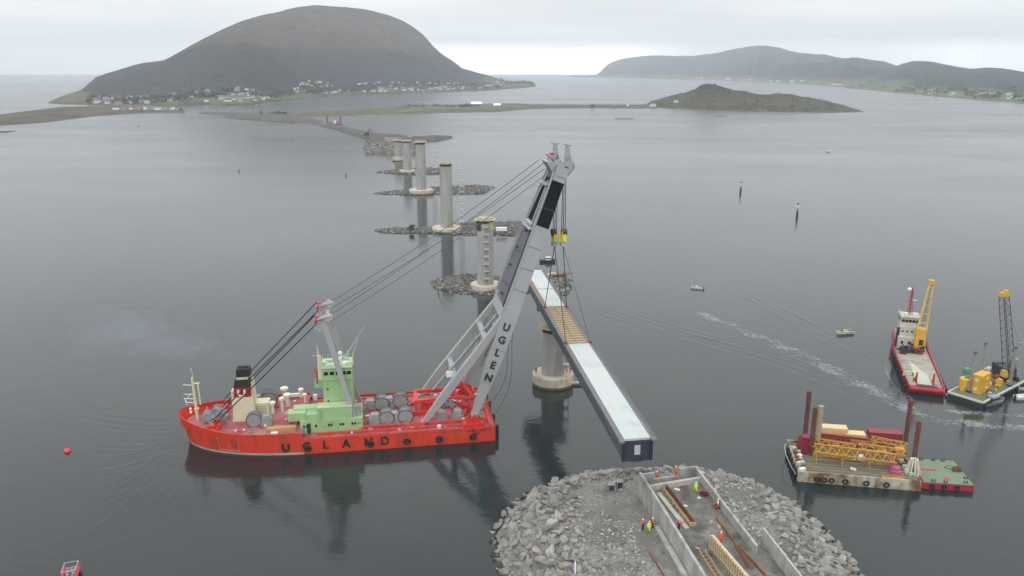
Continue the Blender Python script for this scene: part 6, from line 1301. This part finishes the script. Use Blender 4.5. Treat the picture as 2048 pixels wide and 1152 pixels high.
# green pontoon
k0, k1 = P(1843, 964, 1.5), P(1949, 971, 1.5); KF = Frame(k0, (k1.x-k0.x, k1.y-k0.y)); k2 = KF.L(1933, 923, 1.5); KL = hypot(k1.x-k0.x, k1.y-k0.y); KW = k2.y
gp = empty('pontoon', (k0.x, k0.y, 0), KF.rz, 'low crimson pontoon with pale green deck moored right of the barge', 'pontoon')
b = MB(); b.box((KL/2, KW/2, -.8), (KL, KW, 2.2), z0=True); b.build('pontoon_body', mat('pontoon_red', (.36, .02, .05), .6, .2, .6, dirt=(.1, .03, .03), damt=.58, dscale=.6), gp)
b = MB(); b.box((KL/2, KW/2, 1.4), (KL-.2, KW-.2, .1), z0=True); b.build('deck', mat('pontoon_green', (.15, .205, .14), .8, .12, .7, dirt=(.30, .28, .2), damt=.64, dscale=.8), gp)
b = MB(); b.box((KL*.24, KW*.53, 1.5), (KL*.48, .5, .12), z0=True); b.box((KL*.55, KW*.22, 1.5), (1.2, .8, .05), z0=True); b.box((.15, KW/2, 1.45), (.3, KW, .5), z0=True, m=1); b.build('deck_stripe', [mat('stripe_red', (.48, .02, .03), .6, .1), mat('end_maroon', (.12, .02, .03), .7, .2)], gp)
for x, y in ((2.6, .6), (5, .5), (9.2, .8), (10, 3), (9.9, 6), (8, KW-.7), (2, KW-.7), (3.4, KW-.6), (6, KW-.6)):
    b = MB(); b.box((x, y, 1.5), (.9, .25, .12), z0=True)
    for dx in (-.28, .28): b.tube((x+dx, y, 1.5), (x+dx, y, 2.1), .11, n=8)
    b.build('bollard', dark, gp)
for x in (2.2, 4.6, 7.2): b = MB(); b.torus((x, -.25, .8), .42, .2, 'y', 12, 6); b.build('tyre_fender', black, gp)
q_ = KF.L(1911, 941, 1.5); b = MB(); rd = random.Random(4)
for i in range(7): b.torus((q_.x+rd.uniform(-.4, .4), q_.y+rd.uniform(-.3, .3), 1.6+i*.1), rd.uniform(.4, .8), .1, 'z', 12, 5)
b.path([(q_.x, q_.y, 1.6), (q_.x-2, q_.y+1, 1.56), (q_.x-1, q_.y+2.2, 1.56), (q_.x+1.4, q_.y+1.8, 1.56), (q_.x+1.8, q_.y+.5, 1.56)], .06, 4)
o = b.build('rope_coil', mat('rope_brown', (.15, .075, .04), .9, .3)); o.location = (k0.x, k0.y, 0); o.rotation_euler = (0, 0, KF.rz); tag(o, 'brown coiled rope heap on the pale green pontoon deck', 'rope')

# ================================================================== marks, buoys, fish farm, far equipment
def navmark(px, py, tpy, lab, top=True, r=.9):
    p_ = P(px, py, 0); hh = max(3, top_z(p_.x, p_.y, tpy)); e = empty('navigation_mark', p_, 0, lab, 'sea mark', 'pole marks standing in the water')
    b = MB(); b.tube((0, 0, -2), (0, 0, hh*.42), r, r*.8, n=12); b.build('dark_base', mat('mark_black', (.02, .022, .022), .7, .2), e)
    b = MB(); b.tube((0, 0, hh*.42), (0, 0, hh*.72), r*.7, r*.6, n=12); b.build('shaft', mgrey, e)
    if top: b = MB(); b.tube((0, 0, hh*.66), (0, 0, hh*.8), r*1.0, n=12); b.build('white_band', white, e); b = MB(); b.tube((0, 0, hh*.8), (0, 0, hh), r*.25, n=6); b.lathe([(r*.9, -.3), (r*.9, 0), (r*.1, .5)], (0, 0, hh*.93), 10); b.build('top_mark', dark, e)
navmark(1481, 384, 363, 'left of two dark pole marks with white band on the right water', r=.8)
navmark(1594, 433, 405, 'right of two dark pole marks with white band on the right water', r=.75)
navmark(478, 343, 334, 'thin dark pole mark left of the piers, nearest the ship funnel', r=.55, top=False)
navmark(692, 351, 342, 'thin dark pole mark just left of the pier row', r=.55, top=False)
navmark(582, 282, 277, 'tiny pole mark below the rock causeway', r=.7, top=False)
navmark(277, 253, 248, 'tiny pole mark off the left shore', r=.8, top=False)
b = MB(); b.lathe([(.1, -.6), (.7, -.3), (.8, .2), (.5, .7), (.12, .9)], n=14); b.torus((0, 0, 1.0), .18, .06, 'x', 8, 4); o = b.build('buoy', mat('buoy_red', (.65, .03, .02), .4, .06)); o.location = P(135, 903, 0); tag(o, 'round red buoy floating left of the crane ship', 'buoy')
def ringcage(px, py, R, lab):
    b = MB(); b.torus((0, 0, .2), R, .35, 'z', 28, 5)
    for i in range(12): t_ = 2*pi*i/12; b.tube((R*cos(t_), R*sin(t_), .2), (R*cos(t_), R*sin(t_), 1.6), .12, n=3)
    o = b.build('fish_cage', mat('cage_grey', (.10, .10, .10), .8, .2)); o.location = P(px, py, 0); tag(o, lab, 'fish cage', 'floating fish cages')
ringcage(1249, 237.5, 18, 'ring shaped fish cage in the water in front of the island')
ringcage(1440, 233, 13, 'faint thin ring cage close to the island shore')
for k, px in enumerate((1150, 1182, 1206, 1240, 1262, 1285, 1325)): ringcage(px, 173.6+(k % 2)*.5, 26, 'dark ring cage in the row beyond the island causeway')
for k, (px, py, L_, W_) in enumerate(((952, 188.5, 20, 7), (150, 203, 22, 6))): pass
# far jack-up by the causeway
p_ = P(668, 249, 0); e = empty('jackup_barge', p_, .05, 'small red jack-up barge with thin legs beside the far causeway', 'barge'); b = MB(); b.box((0, 0, -.5), (26, 10, 2.2), z0=True); b.box((-7, 0, 1.7), (6, 6, 2.2), z0=True); b.box((6, 1, 1.7), (6, 5, 2.4), z0=True); b.build('pontoon', mat('far_red', (.24, .085, .05), .7, .2, .2), e)
for x in (-11, 11):
    for y in (-4, 4): b = MB(); b.tube((x, y, -2), (x, y, 14), .5, n=6); b.build('leg', dark, e)
b = MB(); b.box((2, 0, 1.6), (3, 3, 5), z0=True); b.build('cabin', white, e)
def excavator(px, py, z, s, lab, rz=0):
    e = empty('excavator', P(px, py, z), rz, lab, 'excavator'); b = MB(); b.box((-1.3*s, 0, 0), (.7*s, 4*s, .9*s), z0=True); b.box((1.3*s, 0, 0), (.7*s, 4*s, .9*s), z0=True); b.build('track', dark, e)
    b = MB(); b.box((0, 0, .9*s), (2.8*s, 3.6*s, 1.5*s), z0=True); b.box((-.8*s, -1.2*s, 2.4*s), (1.1*s, 1.4*s, 1.1*s), z0=True); b.build('house', mat('machine_dark', (.06, .05, .04), .7, .2), e)
    b = MB(); b.beam((.3*s, -1*s, 2*s), (.3*s, -3.8*s, 6.4*s), .5*s, .5*s); b.beam((.3*s, -3.8*s, 6.4*s), (.3*s, -6*s, 3*s), .35*s, .4*s); b.box((.3*s, -6*s, 2.5*s), (1*s, .9*s, 1*s)); b.build('arm', mat('machine_dark', (1, 1, 1)), e)
excavator(733, 271, 5, 1.4, 'dark excavator with raised arm on the rock causeway near the far abutment', 1.2)
excavator(522, 228.5, 3.5, 1.5, 'small dark excavator on the causeway near the grassy spit', .6)
excavator(363, 222, 3, 1.8, 'dark excavator on the harbour ground below the village', .2)
# slender stacks of harbour material
for k in range(14):
    px = 232+k*9.5+random.uniform(-2, 2); b = MB(); b.box((0, 0, 0), (random.uniform(8, 16), 6, random.uniform(2, 4.5)), z0=True); b.box((random.uniform(-3, 3), 0, 2), (4, 4, random.uniform(2, 4)), z0=True); o = b.build('container_stack', (white, mgrey, jside)[k % 3]); o.location = P(px, 219.6+random.uniform(-.4, .6), 2.4)
    tag(o, ('white', 'grey', 'brown')[k % 3]+' stack of goods on the harbour quay below the village', 'container stack', 'goods stacked along the harbour quay')
for k, (px, L_) in enumerate(((1185, 11), (1255, 6), (1230, 8))):
    b = MB(); b.box((0, 0, 0), (L_, 4, 3), z0=True); b.box((L_*.2, 0, 3), (L_*.4, 3.5, 2), z0=True); o = b.build('site_hut', (dark, white, mgrey)[k]); o.location = P(px, 212.5, 3.4); tag(o, ('dark', 'white', 'grey')[k]+' site hut on the causeway left of the island', 'hut', 'site huts on the island causeway')
# objects at the right hand rock heap behind the span
b = MB(); b.add([(-4, -1.5, 0), (4.5, -.2, .9), (5, 0, 1.0), (-2, 2.6, 0), (-4, -1.5, .4), (4.5, -.2, 1.2), (5, 0, 1.3), (-2, 2.6, .5)], [(0, 1, 2, 3), (4, 7, 6, 5), (0, 4, 5, 1), (1, 5, 6, 2), (2, 6, 7, 3), (3, 7, 4, 0)]); o = b.build('ramp', rust); o.location = P(1122, 551, 1.8); tag(o, 'rusty steel ramp flap lying on the rock heap behind the slings', 'ramp')
b = MB(); b.box((0, 0, .2), (7, 1.6, .5)); b.box((1, .2, .6), (3, 1, .5)); o = b.build('work_float', white); o.location = P(1104, 550, .6); tag(o, 'white work float beside the rock heap behind the slings', 'float')
b = MB(); b.box((0, 0, 0), (6, 2.4, 1.6), z0=True); b.box((0, 0, 1.6), (5.6, 2, .15), z0=True); o = b.build('site_container', white); o.location = P(1003, 461, 2.2); tag(o, 'white container on the flat rock berm right of the yellow banded pier', 'container')
b = MB(); b.box((0, 0, 0), (2.6, 2.2, 2.2), z0=True); b.box((.8, 0, 2.2), (3.2, .6, .5), z0=True); o = b.build('compressor', dark); o.location = P(823, 459, 1.6); tag(o, 'small black machine on the left part of the flat rock berm', 'machine')
# workers on the near pier base
pb = P(1106, 745, 3.2)
person(1072, 745, 3.2, .4, 'stand', redp, navy, 'worker standing at the left rim of the nearest pier base', 1.0)
person(1134, 744, 3.2, -.5, 'bend', redp, redp, 'worker in red bending at the right rim of the nearest pier base', 1.0)
person(1141, 741, 3.2, -1.5, 'stand', hiyel, navy, 'worker in yellow at the right rim of the nearest pier base', 1.0)
b = MB(); b.beam((0, 0, 0), (.3, .1, 2.2), .2, .25); b.beam((.3, .1, 2.2), (-.9, -.3, 1.2), .15, .2); b.box((-.4, 0, 0), (1.4, .7, .5), z0=True); o = b.build('jack_stand', redp); o.location = P(1131, 737, 3.2); tag(o, 'red jack stand on the nearest pier base', 'machine')

# ================================================================== wakes
def resample(pts, n):
    out_ = []; 
    for i in range(n+1):
        u = i/n*(len(pts)-1); k = min(len(pts)-2, int(u)); t = u-k
        p0, p1, p2, p3 = [Vector(pts[max(0, min(len(pts)-1, k+d))]) for d in (-1, 0, 1, 2)]
        out_.append(.5*((2*p1)+(-p0+p2)*t+(2*p0-5*p1+4*p2-p3)*t*t+(-p0+3*p1-3*p2+p3)*t**3))
    return out_
def ridges(name, lines, lab, wd=2.2, h=.14, k=3, gap=2.6):
    b = MB()
    for ln in lines:
        c = resample([P(x, y, 0).xy for x, y in ln], 60)
        for j in range(k):
            o = len(b.v); m_ = 7
            for i, p in enumerate(c):
                q = c[min(len(c)-1, i+1)]-c[max(0, i-1)]; q = Vector((q.x, q.y)).normalized(); nrm = Vector((-q.y, q.x)); fade = sin(pi*i/(len(c)-1))**.6*max(.12, .5+.9*noise.noise(Vector((p.x*.07, p.y*.07, j*3.1))))
                for s in range(m_):
                    t = s/(m_-1)*2-1; pp = Vector((p.x, p.y))+nrm*(t*wd/2+(j-(k-1)/2)*gap+1.3*noise.noise(Vector((p.x*.03, p.y*.03, j*5.3)))); b.v.append((pp.x, pp.y, .004+h*fade*(.5+.5*cos(pi*t))*(1 if j % 2 == 0 else .7)))
            for i in range(len(c)-1):
                for s in range(m_-1): b.f.append((o+i*m_+s, o+(i+1)*m_+s, o+(i+1)*m_+s+1, o+i*m_+s+1)); b.m.append(0); b.sm.append(True)
    bm_ = b.build(name, WATER, recalc=False)
    for p in bm_.data.polygons:
        if p.normal.z < 0: p.flip()
    return tag(bm_, lab, 'waves', kind='stuff')
ridges('wake_wave', [[(1150, 606), (1230, 625), (1330, 655), (1450, 690), (1570, 725), (1700, 775), (1790, 825)]], 'long parallel wake waves running from the span to lower right', 2.6, .11, 4, 3.4)
ridges('wake_wave', [[(1455, 575), (1500, 590), (1560, 622), (1620, 655), (1680, 690), (1745, 735)]], 'parallel wake waves behind the white motorboat', 2.4, .09, 3, 3.4)
ridges('wake_wave', [[(372, 868), (330, 880), (270, 885), (200, 882)], [(370, 880), (320, 905), (250, 925), (160, 940)], [(372, 893), (320, 935), (250, 975), (170, 1005)], [(376, 900), (335, 955), (285, 1010), (225, 1060)], [(362, 850), (310, 853), (240, 848), (160, 835)]], 'fan of low waves spreading from the bow of the crane ship', 1.8, .045, 4, 2.6)
ridges('wake_wave', [[(1775, 700), (1740, 740), (1765, 790), (1820, 825)], [(860, 560), (870, 610), (900, 650)]], 'low ripples around moored vessels', 1.6, .06, 3, 2)
fm = bpy.data.materials.new('foam'); fm.use_nodes = True; n = fm.node_tree.nodes; l = fm.node_tree.links; bb = n['Principled BSDF']; bb.inputs['Base Color'].default_value = (.62, .64, .65, 1); bb.inputs['Roughness'].default_value = .7
t = n.new('ShaderNodeTexCoord'); x = n.new('ShaderNodeTexNoise'); x.inputs['Scale'].default_value = .8; x.inputs['Detail'].default_value = 10; x.inputs['Roughness'].default_value = .8; l.new(t.outputs['Object'], x.inputs[0])
vc = n.new('ShaderNodeAttribute'); vc.attribute_name = 'edge'; x2 = n.new('ShaderNodeTexNoise'); x2.inputs['Scale'].default_value = .13; x2.inputs['Detail'].default_value = 4; l.new(t.outputs['Object'], x2.inputs[0]); e2 = n.new('ShaderNodeMapRange'); e2.inputs[1].default_value = .35; e2.inputs[2].default_value = .62; e2.inputs[3].default_value = .35; e2.inputs[4].default_value = 1.15; l.new(x2.outputs[0], e2.inputs[0]); em = n.new('ShaderNodeMath'); em.operation = 'MULTIPLY'; l.new(vc.outputs['Fac'], em.inputs[0]); l.new(e2.outputs[0], em.inputs[1]); mu = n.new('ShaderNodeMath'); mu.operation = 'MULTIPLY_ADD'; l.new(em.outputs[0], mu.inputs[0]); mu.inputs[1].default_value = .25; l.new(x.outputs[0], mu.inputs[2])
r = n.new('ShaderNodeMapRange'); r.inputs[1].default_value = .64; r.inputs[2].default_value = .86; r.inputs[3].default_value = 0; r.inputs[4].default_value = .32; l.new(mu.outputs[0], r.inputs[0]); l.new(r.outputs[0], bb.inputs['Alpha'])
def foam(lines, lab):
    b = MB(); dens = []
    for ln, w0, w1, dn in lines:
        c = resample([P(x_, y_, 0).xy for x_, y_ in ln], 50); o = len(b.v); m_ = 7
        for i, p in enumerate(c):
            q = c[min(len(c)-1, i+1)]-c[max(0, i-1)]; q = Vector((q.x, q.y)).normalized(); nrm = Vector((-q.y, q.x)); w_ = w0+(w1-w0)*i/(len(c)-1)
            for s in range(m_): t_ = s/(m_-1)*2-1; pp = Vector((p.x, p.y))+nrm*t_*w_/2; b.v.append((pp.x, pp.y, .20)); dens.append((1-abs(t_)**2)*dn*min(1, i/6, (len(c)-1-i)/4))
        for i in range(len(c)-1):
            for s in range(m_-1): b.f.append((o+i*m_+s, o+(i+1)*m_+s, o+(i+1)*m_+s+1, o+i*m_+s+1)); b.m.append(0); b.sm.append(True)
    o = b.build('wake_foam', fm, recalc=False); at_ = o.data.attributes.new('edge', 'FLOAT', 'POINT'); at_.data.foreach_set('value', dens)
    return tag(o, lab, 'foam', kind='stuff')
foam([([(1365, 612), (1420, 636), (1480, 660), (1560, 692), (1640, 727), (1720, 768), (1790, 806), (1850, 832)], 9, 10, 1.0), ([(1500, 675), (1600, 715), (1700, 765), (1780, 800)], 6, 7, .9)], 'broken white foam wake curving from open water towards the barges')
foam([([(1790, 812), (1850, 835), (1930, 848), (2070, 856)], 7, 8, 1.1), ([(1880, 822), (1950, 828), (2070, 836)], 4, 5, 1)], 'white foam streaks below the green barge at the right edge')
foam([([(1910, 793), (1930, 802), (1955, 811), (1975, 813)], 1.6, 2.2, 1.9)], 'bright foam patch along the front edge of the green barge')
foam([([(1776, 700), (1772, 740), (1790, 775), (1830, 802)], 1, 1.3, .9)], 'thin foam trace along the left side of the red workship')
# thin exhaust smoke drifting left from the funnel
sm_ = bpy.data.materials.new('smoke'); sm_.use_nodes = True; n = sm_.node_tree.nodes; l = sm_.node_tree.links; n.remove(n['Principled BSDF']); pv = n.new('ShaderNodeVolumePrincipled'); pv.inputs['Color'].default_value = (.60, .72, .95, 1); pv.inputs['Density'].default_value = .0042; l.new(pv.outputs[0], n['Material Output'].inputs['Volume'])
fw = S0.W(60, 0, 19)
rd = random.Random(77)
for k in range(16):
    u = (k+.5)/16; s_ = 1.2+6.5*u; c_ = fw+Vector((-3-38*u**1.2, 2+9*u, 1+5*u))+Vector((rd.uniform(-1, 1)*s_*.6, rd.uniform(-1, 1)*s_*.5, rd.uniform(-1, 1)*s_*.45))
    if u > .6 and k % 2: continue
    bb_ = bmesh.new(); bmesh.ops.create_icosphere(bb_, subdivisions=3, radius=1)
    for v in bb_.verts: v.co *= 1+.45*noise.noise(v.co*1.3+Vector((k*5, 0, 0)))
    me = bpy.data.meshes.new('smoke'); bb_.to_mesh(me); bb_.free(); me.materials.append(sm_); o = bpy.data.objects.new('smoke', me); COL.objects.link(o); o.location = c_; o.scale = (s_*1.5, s_, s_*.7); tag(o, 'thin blue exhaust smoke drifting left from the ship funnel', 'smoke', kind='stuff')
# ------------------------------------------------------------------ haze: one closed box of even thin air
hz = MB(); hz.box((0, 8000, 309), (25600, 17400, 630)); HZ = bpy.data.materials.new('haze_air'); HZ.use_nodes = True
n = HZ.node_tree.nodes; l = HZ.node_tree.links; n.remove(n['Principled BSDF']); pv = n.new('ShaderNodeVolumePrincipled')
pv.inputs['Color'].default_value = (.86, .92, 1, 1); pv.inputs['Density'].default_value = 8.5e-5; l.new(pv.outputs[0], n['Material Output'].inputs['Volume'])
tag(hz.build('haze', HZ), 'thin pale haze over the fjord', 'haze', kind='stuff')
scn.cycles.volume_bounces = 2
